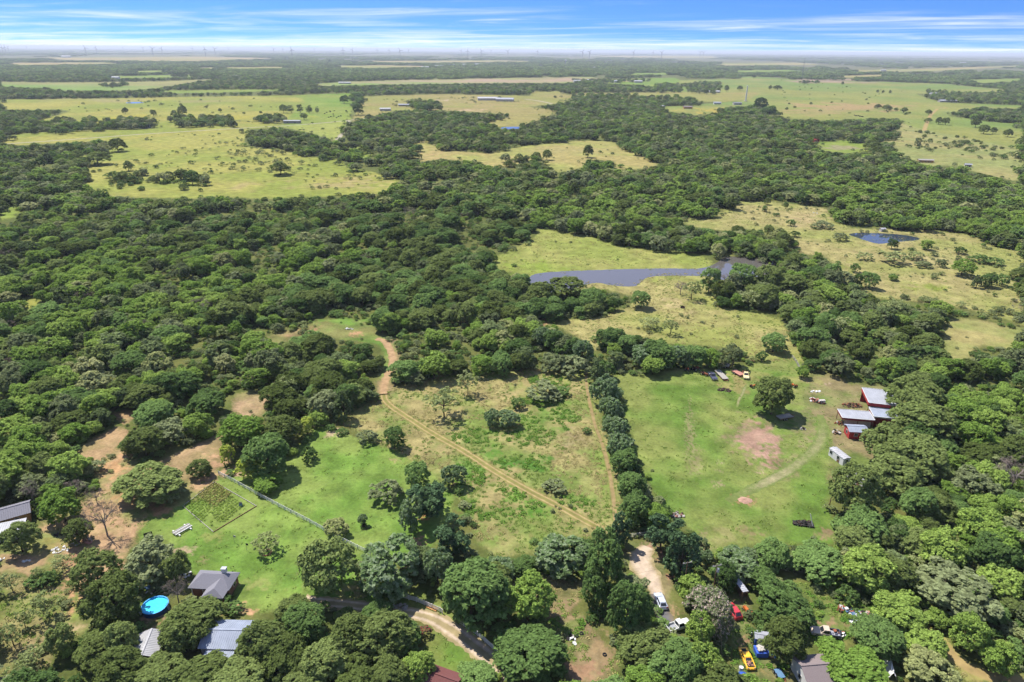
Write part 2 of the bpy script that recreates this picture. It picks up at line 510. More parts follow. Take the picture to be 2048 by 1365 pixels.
    ('junk_yard', [(1580, 1167), (1700, 1152), (1740, 1182), (1760, 1227), (1830, 1252), (1800, 1272), (1760, 1250), (1700, 1250), (1700, 1292), (1640, 1292), (1600, 1252), (1610, 1222)], (alb(118, 136, 70), alb(146, 146, 84)), 6),
    ('trail_low', [(1800, 1245), (1850, 1250), (1890, 1272), (1925, 1318), (1980, 1348), (2048, 1340), (2048, 1365), (1930, 1365), (1890, 1305), (1860, 1278), (1800, 1267)], (alb(190, 172, 112), alb(160, 166, 90)), 8),
    ('barn_yard', [(1640, 730), (1700, 770), (1790, 770), (1800, 880), (1740, 960), (1660, 960), (1660, 860), (1600, 800)], (alb(128, 146, 76), alb(160, 146, 104)), 10),
]
POND = [(1055, 556), (1072, 547), (1120, 543), (1240, 539), (1340, 537), (1400, 539), (1432, 529), (1447, 513), (1500, 515), (1545, 522), (1572, 532), (1545, 547), (1495, 558), (1448, 563), (1432, 554), (1390, 552), (1312, 552), (1288, 557), (1276, 572), (1262, 574), (1225, 572), (1190, 564), (1150, 577), (1100, 587), (1062, 578)]
POND2 = [(1692, 468), (1722, 466), (1765, 467), (1805, 470), (1836, 475), (1842, 480), (1815, 483), (1785, 485), (1758, 489), (1738, 484), (1714, 476)]
POND3 = [(1000, 256), (1015, 254), (1040, 254), (1052, 257), (1030, 259), (1005, 259)]
POND4 = [(250, 206), (262, 204.5), (283, 204.5), (290, 206), (275, 207.5), (255, 207.5)]
# bare or differently grown patches: x, y, half width, half height, tone, strength
SPOTS = [
    (1500, 880, 48, 40, (172, 150, 118), .7), (1560, 930, 40, 24, (168, 150, 112), .6), (1520, 870, 40, 18, (190, 158, 136), .9), (1510, 880, 40, 36, (190, 154, 132), 1), (1530, 905, 24, 26, (196, 160, 138), 1), (1545, 925, 20, 18, (178, 142, 120), .8), (1485, 865, 16, 10, (186, 156, 130), .8),
    (1600, 840, 40, 26, (160, 150, 108), .6), (1545, 840, 45, 18, (150, 148, 98), .5), (1620, 880, 26, 22, (170, 150, 118), .6), (1380, 870, 9, 60, (176, 158, 122), .75), (1395, 930, 10, 30, (172, 156, 118), .6),
    (1490, 1001, 19, 11, (206, 152, 122), 1.2), (1437, 970, 10, 6, (190, 160, 136), 1), (1440, 925, 5, 4, (190, 165, 140), 1), (1440, 942, 5, 3, (190, 165, 140), 1), (1525, 945, 8, 4, (196, 170, 140), 1),
    (1455, 1080, 60, 22, (168, 158, 108), .6), (1500, 1065, 26, 12, (172, 150, 110), .7), (1660, 1070, 22, 14, (170, 140, 112), .8), (1405, 1090, 12, 26, (164, 146, 110), .8), (1560, 760, 70, 24, (176, 174, 104), .7), (1480, 765, 45, 18, (186, 160, 112), .6),
    (1690, 800, 40, 16, (172, 160, 112), .5), (1620, 740, 40, 20, (180, 178, 108), .6), (1612, 762, 9, 5, (206, 180, 140), 1), (1655, 770, 8, 3, (206, 180, 150), 1),
    # meadow
    (1090, 770, 45, 20, (132, 156, 70), .7), (1100, 840, 60, 26, (122, 156, 70), .75), (1040, 925, 60, 20, (92, 142, 54), .9), (985, 905, 26, 14, (104, 150, 58), .8), (1030, 990, 30, 18, (112, 156, 58), .9), (1065, 1020, 28, 18, (104, 152, 56), .9), (940, 950, 40, 26, (100, 146, 58), .8), (910, 790, 60, 30, (168, 176, 100), .7),
    (1130, 990, 30, 20, (132, 150, 76), .5), (800, 860, 46, 26, (152, 146, 92), .6), (850, 930, 40, 16, (146, 156, 80), .6), (1140, 880, 30, 20, (186, 164, 124), .6), (975, 780, 60, 28, (196, 176, 122), .7), (1210, 960, 12, 60, (140, 164, 76), .8), (1196, 860, 8, 60, (150, 168, 84), .8), (870, 1000, 40, 40, (126, 150, 72), .5),
    (1120, 1060, 60, 26, (150, 146, 88), .6), (990, 1060, 36, 26, (156, 146, 96), .7), (1210, 740, 10, 20, (170, 160, 110), .5),
    (1085, 800, 46, 14, (116, 152, 66), .7), (1150, 1005, 40, 16, (120, 150, 68), .6), (960, 872, 44, 14, (124, 152, 72), .6), (1060, 875, 60, 16, (130, 154, 76), .5), (900, 880, 40, 14, (128, 152, 74), .5), (1000, 1030, 50, 16, (116, 150, 64), .6), (930, 1010, 26, 30, (112, 148, 64), .7),
    # yard
    (790, 922, 12, 7, (186, 170, 118), 1), (665, 865, 20, 10, (206, 184, 146), 1), (640, 845, 14, 8, (206, 176, 140), 1), (840, 1085, 16, 14, (196, 150, 116), 1.1), (848, 1040, 11, 8, (196, 132, 98), 1.1), (365, 1102, 22, 9, (204, 180, 144), 1), (410, 1120, 14, 7, (186, 172, 120), .7), (480, 1215, 34, 12, (222, 176, 134), 1.3), (500, 1170, 40, 14, (172, 172, 104), .7), (610, 1170, 40, 18, (160, 170, 92), .5), (720, 1180, 14, 20, (190, 168, 118), .9),
    (420, 1075, 22, 12, (172, 172, 100), .6), (700, 1190, 30, 20, (180, 164, 112), .7), (570, 1040, 60, 30, (150, 176, 84), .5), (430, 930, 30, 22, (214, 174, 134), 1), (470, 945, 22, 10, (214, 180, 144), 1), (300, 955, 30, 20, (214, 170, 122), 1),
    # left bare ground
    (235, 940, 26, 30, (216, 172, 124), 1), (250, 1000, 40, 16, (208, 168, 118), .9), (160, 1120, 60, 26, (202, 158, 120), .9), (110, 1100, 40, 20, (170, 160, 92), .7), (140, 1180, 16, 50, (216, 170, 126), 1.1), (165, 1220, 26, 14, (150, 166, 80), .8), (150, 1250, 30, 12, (206, 180, 136), .8), (245, 1140, 22, 14, (220, 180, 142), 1), (320, 1020, 30, 14, (206, 160, 118), .9), (40, 1130, 50, 22, (196, 160, 122), .8), (300, 1240, 26, 16, (206, 170, 138), 1.1), (290, 1200, 22, 20, (124, 156, 70), .8), (330, 1260, 20, 12, (196, 160, 120), .9),
    # near bottom
    (1200, 1300, 24, 30, (178, 152, 112), 1), (1165, 1345, 40, 22, (182, 146, 114), 1.1), (1140, 1250, 40, 20, (120, 142, 70), .7), (1300, 1090, 14, 10, (214, 176, 146), 1.1), (1320, 1110, 10, 12, (196, 140, 110), .9), (1345, 1150, 14, 12, (196, 142, 112), 1), (1660, 1250, 30, 16, (166, 138, 104), 1), (1490, 1280, 16, 14, (176, 140, 108), 1), (1520, 1345, 22, 10, (168, 150, 96), .8), (1350, 1225, 12, 14, (190, 160, 120), 1),
    # far
    (1700, 215, 130, 9, (188, 160, 112), .9), (1640, 225, 90, 7, (182, 162, 108), .7), (1430, 222, 60, 6, (196, 176, 84), .9), (960, 214, 90, 9, (182, 164, 108), .8), (940, 221, 26, 2.2, (214, 184, 150), 1.2), (890, 201, 18, 1.6, (214, 190, 160), 1.2), (1650, 162, 120, 4, (186, 158, 136), .9), (350, 235, 200, 5, (188, 178, 74), .8), (250, 200, 200, 5, (176, 166, 112), .7), (1050, 161, 170, 4, (196, 168, 142), .9), (700, 168, 70, 3, (146, 172, 84), .9),
    (860, 310, 30, 10, (196, 172, 118), .8), (1120, 300, 80, 9, (180, 170, 110), .6), (600, 372, 120, 14, (190, 170, 118), .7), (730, 365, 60, 14, (188, 172, 114), .7), (1620, 440, 60, 12, (200, 178, 130), .7), (1700, 540, 30, 16, (140, 150, 72), .8), (1850, 575, 40, 8, (150, 166, 70), .9), (1880, 520, 60, 16, (196, 180, 128), .6), (1085, 640, 20, 26, (176, 146, 104), .9), (1330, 612, 60, 14, (202, 182, 132), .7), (1290, 560, 30, 7, (176, 184, 90), .8), (1060, 535, 60, 14, (156, 176, 76), .8),
    (520, 680, 16, 10, (206, 160, 120), 1.1), (625, 658, 16, 6, (204, 160, 120), 1.1), (715, 668, 12, 5, (204, 160, 120), 1), (690, 645, 50, 12, (126, 160, 70), .8), (1690, 296, 60, 4, (176, 160, 130), .7),
]


def open_mask(P):
    m = np.zeros(len(P), bool)
    for _, poly, _, _ in OPEN:
        m |= inside(poly, P)
    for poly in (POND, POND2, POND3, POND4):
        m |= inside(poly, P)
    return m


# ------------------------------------------------------------------ ground: one sheet out to the horizon
def build_ground():
    rows_py = np.concatenate([np.arange(1470, 330, -2.3), np.arange(330, 130, -1.1), np.arange(130, 104.6, -0.6)])
    # distances on the central column
    dep = PITCH + np.arctan((rows_py - 682.5) / FPX)
    dist = CAM_H / np.tan(np.maximum(dep, math.radians(0.16)))
    dist = np.unique(np.concatenate([[0.5, 15, 35, 55, 70], dist, [45000, 60000, 80000]]))
    a = np.radians(np.concatenate([np.arange(-180, -46, 4.0), np.linspace(-45, 45, 860), np.arange(50, 180, 4.0)]))
    A, D = np.meshgrid(a, dist)
    X, Y = np.sin(A) * D, np.cos(A) * D
    nr, nc = A.shape
    V = np.stack([X.ravel(), Y.ravel(), np.zeros(A.size)], 1)
    i = np.arange(nr - 1)[:, None] * nc
    j = np.arange(nc)[None, :]
    j2 = (j + 1) % nc
    F = np.stack([(i + j), (i + j2), (i + nc + j2), (i + nc + j)], -1).reshape(-1, 4)[:, ::-1]
    # tones of the soil and the growth on it
    x, y = V[:, 0], V[:, 1]
    d = np.hypot(x, y)
    sc = np.clip(d / 160, 1, 40)
    col = np.zeros((len(V), 3))
    n = fbm(x / 9, y / 9, 3)[:, None]
    col[:] = np.array(FLOOR[0]) * (1 - n) + np.array(FLOOR[1]) * n
    # outside the surveyed land: rolling pasture and scrub
    farf = np.clip((d - 2500) / 3000, 0, 1)[:, None]
    nf = np.clip((fbm(x / 900, y / 2600, 21, 5) - .5) * 5 + .45, 0, 1)[:, None]
    far_c = np.array(alb(78, 88, 58)) * (1 - nf) + np.array(alb(128, 128, 88)) * nf
    col = col * (1 - farf) + far_c * farf
    acc = np.zeros((len(V), 3)); wacc = np.zeros(len(V))
    ns = 3
    layers = []
    for s in range(ns):
        wx = (fbm(x / 7, y / 7, 40 + s * 3, 3) - .5) * 3.2 * np.sqrt(sc) + rng.normal(0, .25, len(V)) * sc
        wy = (fbm(x / 7, y / 7, 60 + s * 3, 3) - .5) * 3.2 * np.sqrt(sc) + rng.normal(0, .25, len(V)) * sc
        p, dp = project(np.stack([x + wx, y + wy, np.zeros(len(V))], 1))
        p[dp < 5] = -9999
        c = col.copy()
        for k, (nm, poly, (c1, c2), ps) in enumerate(OPEN):
            m = inside(poly, p)
            if not m.any():
                continue
            q = np.clip((fbm(x[m] / ps, y[m] / ps, 100 + k * 5, 5) - .5) * 3.4 + .5, 0, 1)[:, None]
            cc = np.array(c1) * q + np.array(c2) * (1 - q)
            q2 = fbm(x[m] / (ps * .22), y[m] / (ps * .22), 300 + k, 4)[:, None]
            c[m] = cc * (0.8 + 0.4 * q2)
        opn = np.zeros(len(V), bool)
        for (sx, sy, hw, hh, t, st) in SPOTS:
            r2 = ((p[:, 0] - sx) / hw) ** 2 + ((p[:, 1] - sy) / hh) ** 2
            m = r2 < 2.2
            if not m.any():
                continue
            g = at(sx, sy)
            ps = hw * depth_of(g) / FPX
            q = fbm(x[m] / (ps * .35), y[m] / (ps * .35), int(sx) % 97, 4)
            w = np.clip((.92 - np.sqrt(r2[m]) + (q - .5) * 3.6) * 1.5, 0, 1)[:, None] * min(st, 1.0)
            c[m] = c[m] * (1 - w) + np.array(alb(*t)) * w
        acc += c
    col = acc / ns
    col = np.clip(col, 0.01, 0.8)
    me = mesh_np('ground', V, F)
    at_ = me.color_attributes.new('tone', 'FLOAT_COLOR', 'POINT')
    at_.data.foreach_set('color', np.concatenate([col, np.ones((len(V), 1))], 1).astype(np.float32).ravel())
    m = bpy.data.materials.new('ground')
    m.use_nodes = True
    t = m.node_tree
    L = t.links.new
    b = t.nodes['Principled BSDF']
    b.inputs['Roughness'].default_value = 0.95
    b.inputs['Specular IOR Level'].default_value = 0.05
    vc = N(t, 'ShaderNodeVertexColor', layer_name='tone')
    tc = N(t, 'ShaderNodeTexCoord')
    n1 = N(t, 'ShaderNodeTexNoise'); n1.inputs['Scale'].default_value = 1.1; n1.inputs['Detail'].default_value = 5; n1.inputs['Roughness'].default_value = .7
    n2 = N(t, 'ShaderNodeTexNoise'); n2.inputs['Scale'].default_value = 0.16; n2.inputs['Detail'].default_value = 4
    L(tc.outputs['Object'], n1.inputs['Vector']); L(tc.outputs['Object'], n2.inputs['Vector'])
    ad = N(t, 'ShaderNodeMath', operation='ADD'); L(n1.outputs[0], ad.inputs[0]); L(n2.outputs[0], ad.inputs[1])
    mp = N(t, 'ShaderNodeMapRange'); mp.inputs['From Min'].default_value = .7; mp.inputs['From Max'].default_value = 1.3
    mp.inputs['To Min'].default_value = .62; mp.inputs['To Max'].default_value = 1.36
    L(ad.outputs[0], mp.inputs['Value'])
    mu = N(t, 'ShaderNodeMix', data_type='RGBA', blend_type='MULTIPLY'); mu.inputs[0].default_value = 1
    L(vc.outputs[0], mu.inputs[6]); L(mp.outputs[0], mu.inputs[7])
    L(mu.outputs[2], b.inputs['Base Color'])
    bp = N(t, 'ShaderNodeBump'); bp.inputs['Strength'].default_value = .55; bp.inputs['Distance'].default_value = .22
    L(n1.outputs[0], bp.inputs['Height']); L(bp.outputs[0], b.inputs['Normal'])
    me.materials.append(m)
    g = link(bpy.data.objects.new('ground', me))
    tag(g, 'open farmland of meadows, pasture and bare earth', kind='structure')
    return g


build_ground()


# ------------------------------------------------------------------ water
def water(name, poly, label, z=0.03, m_=None):
    pts = [at(px, py) for px, py in poly]
    # rounded, slightly uneven shore
    for _ in range(2):
        q = []
        for i in range(len(pts)):
            a, b = pts[i], pts[(i + 1) % len(pts)]
            q += [a * .75 + b * .25, a * .25 + b * .75]
        pts = q
    out = []
    for i in range(len(pts)):
        a, b = pts[i], pts[(i + 1) % len(pts)]
        nn = max(1, int((b - a).length / 1.2))
        for k in range(nn):
            p = a.lerp(b, k / nn)
            out.append((p.x + random.uniform(-.25, .25), p.y + random.uniform(-.25, .25), z))
    me = bpy.data.meshes.new(name)
    me.from_pydata(out, [], [tuple(range(len(out)))])
    me.materials.append(m_ or WATER)
    me.update()
    if me.polygons[0].normal.z < 0:
        me.flip_normals()
    o = link(bpy.data.objects.new(name, me))
    return tag(o, label, kind='structure')


WATER = bpy.data.materials.new('water')
WATER.use_nodes = True
_b = WATER.node_tree.nodes['Principled BSDF']
_b.inputs['Base Color'].default_value = (0.098, 0.088, 0.080, 1)
_b.inputs['Roughness'].default_value = 0.03
_b.inputs['Specular IOR Level'].default_value = 1.0
_n = N(WATER.node_tree, 'ShaderNodeTexNoise'); _n.inputs['Scale'].default_value = 1.6; _n.inputs['Detail'].default_value = 3
_t = N(WATER.node_tree, 'ShaderNodeTexCoord')
WATER.node_tree.links.new(_t.outputs['Object'], _n.inputs['Vector'])
_bp = N(WATER.node_tree, 'ShaderNodeBump'); _bp.inputs['Strength'].default_value = .12; _bp.inputs['Distance'].default_value = .05
WATER.node_tree.links.new(_n.outputs[0], _bp.inputs['Height'])
WATER.node_tree.links.new(_bp.outputs[0], _b.inputs['Normal'])
WATER2 = WATER.copy()
WATER2.node_tree.nodes['Principled BSDF'].inputs['Base Color'].default_value = (0.030, 0.040, 0.066, 1)
water('pond', POND, 'long still farm pond curving between the yellow field and the woods')
water('pond', POND2, 'small blue pond in the scrubby pasture below the wood', m_=WATER2)
water('pond', POND3, 'distant grey pond beyond the central wood')
water('pond', POND4, 'thin far pond in the yellow field')


# ------------------------------------------------------------------ tracks and drives: strips of worn ground 1 cm above the grass
def strip_mat(name, bare, grass):
    m = bpy.data.materials.new(name)
    m.use_nodes = True
    t = m.node_tree
    L = t.links.new
    b = t.nodes['Principled BSDF']
    b.inputs['Roughness'].default_value = .95
    b.inputs['Specular IOR Level'].default_value = .05
    vc = N(t, 'ShaderNodeVertexColor', layer_name='wear')
    tc = N(t, 'ShaderNodeTexCoord')
    n1 = N(t, 'ShaderNodeTexNoise'); n1.inputs['Scale'].default_value = 1.3; n1.inputs['Detail'].default_value = 6; n1.inputs['Roughness'].default_value = .7
    L(tc.outputs['Object'], n1.inputs['Vector'])
    ad = N(t, 'ShaderNodeMath', operation='ADD'); L(vc.outputs[0], ad.inputs[0]); L(n1.outputs[0], ad.inputs[1])
    mp = N(t, 'ShaderNodeMapRange'); mp.inputs['From Min'].default_value = .72; mp.inputs['From Max'].default_value = 1.25
    L(ad.outputs[0], mp.inputs['Value'])
    mx = N(t, 'ShaderNodeMix', data_type='RGBA')
    L(mp.outputs[0], mx.inputs[0])
    mx.inputs[6].default_value = (*grass, 1); mx.inputs[7].default_value = (*bare, 1)
    mu = N(t, 'ShaderNodeMix', data_type='RGBA', blend_type='MULTIPLY'); mu.inputs[0].default_value = .5
    n2 = N(t, 'ShaderNodeTexNoise'); n2.inputs['Scale'].default_value = .5; n2.inputs['Detail'].default_value = 5
    L(tc.outputs['Object'], n2.inputs['Vector'])
    m2 = N(t, 'ShaderNodeMapRange'); m2.inputs['From Min'].default_value = .3; m2.inputs['From Max'].default_value = .7; m2.inputs['To Min'].default_value = .6; m2.inputs['To Max'].default_value = 1.35
    L(n2.outputs[0], m2.inputs['Value'])
    L(mx.outputs[2], mu.inputs[6]); L(m2.outputs[0], mu.inputs[7])
    L(mu.outputs[2], b.inputs['Base Color'])
    return m


def track(name, px, widths, material, label, ruts=True, z=0.012, step=0.8, soft=None):
    P = [at(*p) for p in px]
    if not isinstance(widths, (list, tuple)):
        widths = [widths] * len(P)
    pts, ws = [], []
    n = len(P)
    for i in range(n - 1):
        p0, p1, p2, p3 = P[max(i - 1, 0)], P[i], P[i + 1], P[min(i + 2, n - 1)]
        L_ = max(2, int((p2 - p1).length / step))
        for k in range(L_):
            t = k / L_
            q = 0.5 * ((2 * p1) + (p2 - p0) * t + (2 * p0 - 5 * p1 + 4 * p2 - p3) * t * t + (3 * p1 - p0 - 3 * p2 + p3) * t ** 3)
            pts.append(q); ws.append(widths[i] * (1 - t) + widths[i + 1] * t)
    pts.append(P[-1]); ws.append(widths[-1])
    NC = 12
    V, F, W = [], [], []
    fade = [(1.0 if soft is None else soft * (.35 + 1.1 * float(fbm(np.array([q.x / 6.]), np.array([q.y / 6.]), 9, 3)[0]))) for q in pts]
    if soft is not None:
        n_ = len(pts)
        for i in range(n_):
            e_ = min(1.0, min(i, n_ - 1 - i) / (n_ * .22) + .12)
            ws[i] *= .45 + .55 * e_
            fade[i] *= e_
    for i, p in enumerate(pts):
        d = (pts[min(i + 1, len(pts) - 1)] - pts[max(i - 1, 0)])
        s = Vector((d.y, -d.x, 0)).normalized()
        jl = random.uniform(-.22, .22) * ws[i] ** .5
        for c in range(NC + 1):
            u = c / NC * 2 - 1
            e = 1 + (random.uniform(-.18, .18) if abs(u) > .9 else 0)
            q = p + s * (u * ws[i] * .5 * e)
            V.append((q.x, q.y, z))
            w = (math.exp(-((abs(u) - .5) / .24) ** 2) if soft is None else math.exp(-((abs(u) - .35) / .38) ** 2)) if ruts else 1 - abs(u) ** 3
            if abs(u) > .95: w *= .3
            W.append(w * .75 * fade[i])
        if i:
            for c in range(NC):
                a = (i - 1) * (NC + 1) + c
                F.append((a, a + 1, a + NC + 2, a + NC + 1))
    me = bpy.data.meshes.new(name)
    me.from_pydata(V, [], F)
    me.update()
    if me.polygons[0].normal.z < 0:
        me.flip_normals()
    ca = me.color_attributes.new('wear', 'FLOAT_COLOR', 'POINT')
    ca.data.foreach_set('color', np.repeat(np.array(W, np.float32)[:, None], 4, 1).ravel())
    me.materials.append(material)
    o = link(bpy.data.objects.new(name, me))
    return tag(o, label, kind='structure')


LANE = strip_mat('lane', alb(206, 180, 128), alb(158, 152, 88))
LANE2 = strip_mat('red_lane', alb(182, 158, 112), alb(140, 150, 78))
REDDIRT = strip_mat('red_dirt', alb(208, 172, 130), alb(184, 158, 112))
GRAVEL = strip_mat('pink_gravel', alb(238, 214, 188), alb(190, 172, 128))
ASPH = strip_mat('grey_drive', alb(134, 132, 134), alb(150, 138, 118))
PALE = strip_mat('pale_track', alb(200, 184, 146), alb(136, 150, 84))
STRAW = strip_mat('straw_trail', alb(196, 170, 116), alb(176, 168, 98))
FARRD = strip_mat('farm_road', alb(206, 196, 172), alb(180, 174, 130))
track('lane', [(768, 788), (770, 800), (785, 815), (820, 838), (870, 870), (930, 904), (990, 943), (1060, 983), (1120, 1014), (1170, 1042), (1210, 1062)], 3.1, LANE, 'tan two-rut lane running diagonally across the meadow')
track('lane', [(752, 678), (768, 682), (778, 695), (785, 712), (785, 730), (776, 750), (768, 772), (768, 790)], 3.2, REDDIRT, 'reddish dirt lane bending out of the left wood', ruts=False)
track('lane', [(1172, 736), (1173, 770), (1178, 800), (1190, 850), (1205, 890), (1218, 940), (1226, 990), (1231, 1042)], 1.7, LANE2, 'narrow brown track beside the tall hedge', ruts=False)
track('track', [(1640, 830), (1646, 860), (1636, 890), (1610, 916), (1575, 942), (1530, 966), (1490, 985), (1455, 1003)], 3.6, PALE, 'pale curving wheel track across the green pasture', ruts=False, soft=.62)
track('track', [(1492, 770), (1486, 785), (1478, 800), (1474, 815)], 1.1, PALE, 'faint footpath worn beside the lone oak', ruts=False, soft=.6)
track('track', [(608, 1200), (650, 1205), (700, 1210), (745, 1216), (800, 1224)], 3.2, GRAVEL, 'earth drive under the yard oaks')
track('gravel_drive', [(798, 1225), (830, 1228), (865, 1238), (900, 1258), (940, 1286), (990, 1326), (1020, 1352)], [3.2, 3.4, 3.8, 4.4, 4.6, 4.8, 5], GRAVEL, 'pale gravel drive along the lower white fence')
track('gravel_drive', [(1296, 1094), (1284, 1112), (1283, 1130), (1300, 1155), (1310, 1176), (1315, 1192)], [3, 5.5, 5.8, 5.4, 3.6, 3], GRAVEL, 'pink gravel drive leading up to the gate', ruts=False)
track('driveway', [(1313, 1188), (1320, 1212), (1328, 1236), (1344, 1272)], [3.0, 3.4, 3.6, 3.4], ASPH, 'grey driveway under the silver car', ruts=False, z=.02)
track('trail', [(1800, 1254), (1850, 1260), (1885, 1290), (1920, 1325), (1970, 1350), (2050, 1366)], 3.6, STRAW, 'straw coloured trail through the thicket', ruts=False)
track('farm_road', [(2, 289), (150, 279), (300, 268), (500, 256), (600, 250), (700, 241), (760, 232), (800, 224)], 6, FARRD, 'straight country road crossing the far fields', ruts=False, step=6)
track('farm_road', [(697, 242), (699, 250), (690, 262), (674, 280)], 7, FARRD, 'pale farm track dropping into the central wood', ruts=False, step=4)
track('farm_road', [(1050, 199), (1075, 202), (1104, 208)], 9, FARRD, 'white drive to the long barn', ruts=False, step=6)
track('farm_road', [(1875, 218), (1862, 230), (1855, 243), (1848, 262)], 7, STRAW, 'tan track down the right-hand pasture', ruts=False, step=6)

# ------------------------------------------------------------------ trees: unit crowns (radius 1, centre at 0) on trunks that stand 1.1 below the centre
BARK = mat('bark', alb(112, 98, 82), rough=.95, var=.35, scale=4, spec=.1)
DEADWOOD = mat('dead_wood', alb(172, 160, 150), rough=.95, var=.3, scale=4, spec=.1)
LM = {
    'oak': leaf_mat('oak_leaves', (0.099, 0.134, 0.036), (0.224, 0.281, 0.089), trans=.45),
    'green': leaf_mat('dark_green_leaves', (0.081, 0.137, 0.039), (0.198, 0.302, 0.090), trans=.45),
    'elm': leaf_mat('elm_leaves', (0.178, 0.282, 0.054), (0.285, 0.385, 0.088), trans=.42),
    'cedar': leaf_mat('cedar_needles', (0.090, 0.126, 0.046), (0.189, 0.238, 0.097), trans=.28),
    'pine': leaf_mat('pine_needles', (0.073, 0.125, 0.056), (0.112, 0.179, 0.081), trans=.28),
    'grey': leaf_mat('grey_green_leaves', (0.154, 0.190, 0.083), (0.277, 0.314, 0.150), trans=.45),
    'mesquite': leaf_mat('mesquite_leaves', (0.264, 0.316, 0.116), (0.347, 0.385, 0.163), trans=.4),
    'willow': leaf_mat('willow_leaves', (0.352, 0.421, 0.063), (0.423, 0.481, 0.095), trans=.42),
    'vine': leaf_mat('vine_leaves', (0.126, 0.197, 0.073), (0.175, 0.246, 0.098), c3=(0.276, 0.346, 0.195), p3=.30, trans=.45),
    'myrtle': leaf_mat('blossom_leaves', (0.140, 0.178, 0.076), (0.169, 0.210, 0.094), c3=(0.511, 0.405, 0.351), p3=.30, trans=.45),
    'pale': leaf_mat('pale_leaves', (0.288, 0.316, 0.120), (0.364, 0.378, 0.170), trans=.4),
}


def fib(n, r):
    i = np.arange(n) + .5
    ph = np.arccos(1 - 2 * i / n)
    th = math.pi * (1 + 5 ** .5) * i
    return np.stack([np.cos(th) * np.sin(ph), np.sin(th) * np.sin(ph), np.cos(ph)], 1) + r.normal(0, .12, (n, 3))


def crown_arrays(seed, n_lobes=34, n_leaf=5200, size=.068, shape='round', lobe_r=(.25, .40), per=18, spray=.12, jit=.42, up=.62, low=-.75):
    r = np.random.default_rng(seed)
    c = fib(n_lobes * 2, r)
    c /= np.linalg.norm(c, axis=1, keepdims=True)
    c = c[c[:, 2] > low]
    r.shuffle(c)
    c = c[:n_lobes]
    rad = r.uniform(.52, .80, len(c))
    lr = r.uniform(*lobe_r, len(c))
    if shape == 'cone':
        z = r.uniform(-.8, .9, len(c)); th = r.uniform(0, 6.283, len(c))
        w = (1.0 - (z + .8) / 1.8) * .72 + .06
        c = np.stack([np.cos(th) * w, np.sin(th) * w, z], 1)
        lr = lr * (.6 + .5 * w)
        rad[:] = 1
    elif shape == 'tall':
        z = r.uniform(-.75, .8, len(c)); th = r.uniform(0, 6.283, len(c))
        w = np.sqrt(np.clip(1 - z * z, 0, 1)) * r.uniform(.35, .75, len(c))
        c = np.stack([np.cos(th) * w, np.sin(th) * w, z], 1)
        lr = lr * .85
        rad[:] = 1
    elif shape == 'airy':
        c[:, 2] *= .8
        rad = r.uniform(.35, .85, len(c))
    cen = c * rad[:, None]
    # irregular outline: some sides bulge, some fall back
    dirs = r.normal(0, 1, (5, 3)); dirs /= np.linalg.norm(dirs, axis=1, keepdims=True)
    k = 1 + .16 * np.tanh((c / np.maximum(1e-6, np.linalg.norm(c, axis=1, keepdims=True))) @ dirs.T * 2).sum(1) / 2
    cen = cen * k[:, None]
    P, Nn = [], []
    need = max(12, n_leaf // per)
    while need > 0:
        m = need * 2 + 50
        li = r.choice(len(cen), m, p=lr ** 2 / (lr ** 2).sum())
        dv = r.normal(0, 1, (m, 3)); dv /= np.linalg.norm(dv, axis=1, keepdims=True)
        dv[:, 2] = np.where(dv[:, 2] < -.35, -dv[:, 2], dv[:, 2])
        rr = lr[li] * r.uniform(.80, 1.05, m)
        p = cen[li] + dv * rr[:, None]
        dist = np.linalg.norm(p[:, None, :] - cen[None], axis=2)
        bad = (dist < lr[None] * .76).any(1)
        outw = np.einsum('ij,ij->i', dv, p) < -.12
        ok = ~bad & ~outw
        p, dv = p[ok][:need], dv[ok][:need]
        P.append(p); Nn.append(dv)
        need -= len(p)
    P = np.concatenate(P); Nn = np.concatenate(Nn)
    # each of these is a spray of leaves
    k_ = per
    rc = r.uniform(.6, 1.25, len(P)) * spray
    dv = r.normal(0, 1, (len(P), k_, 3)); dv /= np.linalg.norm(dv, axis=2, keepdims=True)
    dv[:, :, 2] = np.where(dv[:, :, 2] < -.3, -dv[:, :, 2], dv[:, :, 2])
    P2_ = P[:, None, :] + dv * (rc[:, None, None] * r.uniform(.45, 1.05, (len(P), k_, 1)))
    Nn = dv * .8 + Nn[:, None, :] * .55 + r.normal(0, jit, dv.shape) + np.array([0, 0, up])
    P, Nn = P2_.reshape(-1, 3), Nn.reshape(-1, 3)
    Nn /= np.linalg.norm(Nn, axis=1, keepdims=True)
    a = np.cross(Nn, r.normal(0, 1, Nn.shape)); a /= np.linalg.norm(a, axis=1, keepdims=True)
    b = np.cross(Nn, a)
    s = size * r.uniform(.6, 1.35, len(P))[:, None]
    asp = r.uniform(.55, 1.0, len(P))[:, None]
    q = np.stack([P - a * s, P + b * s * asp * .8, P + a * s * 1.1, P - b * s * asp], 1)
    return q.reshape(-1, 3), np.arange(len(P) * 4).reshape(-1, 4)


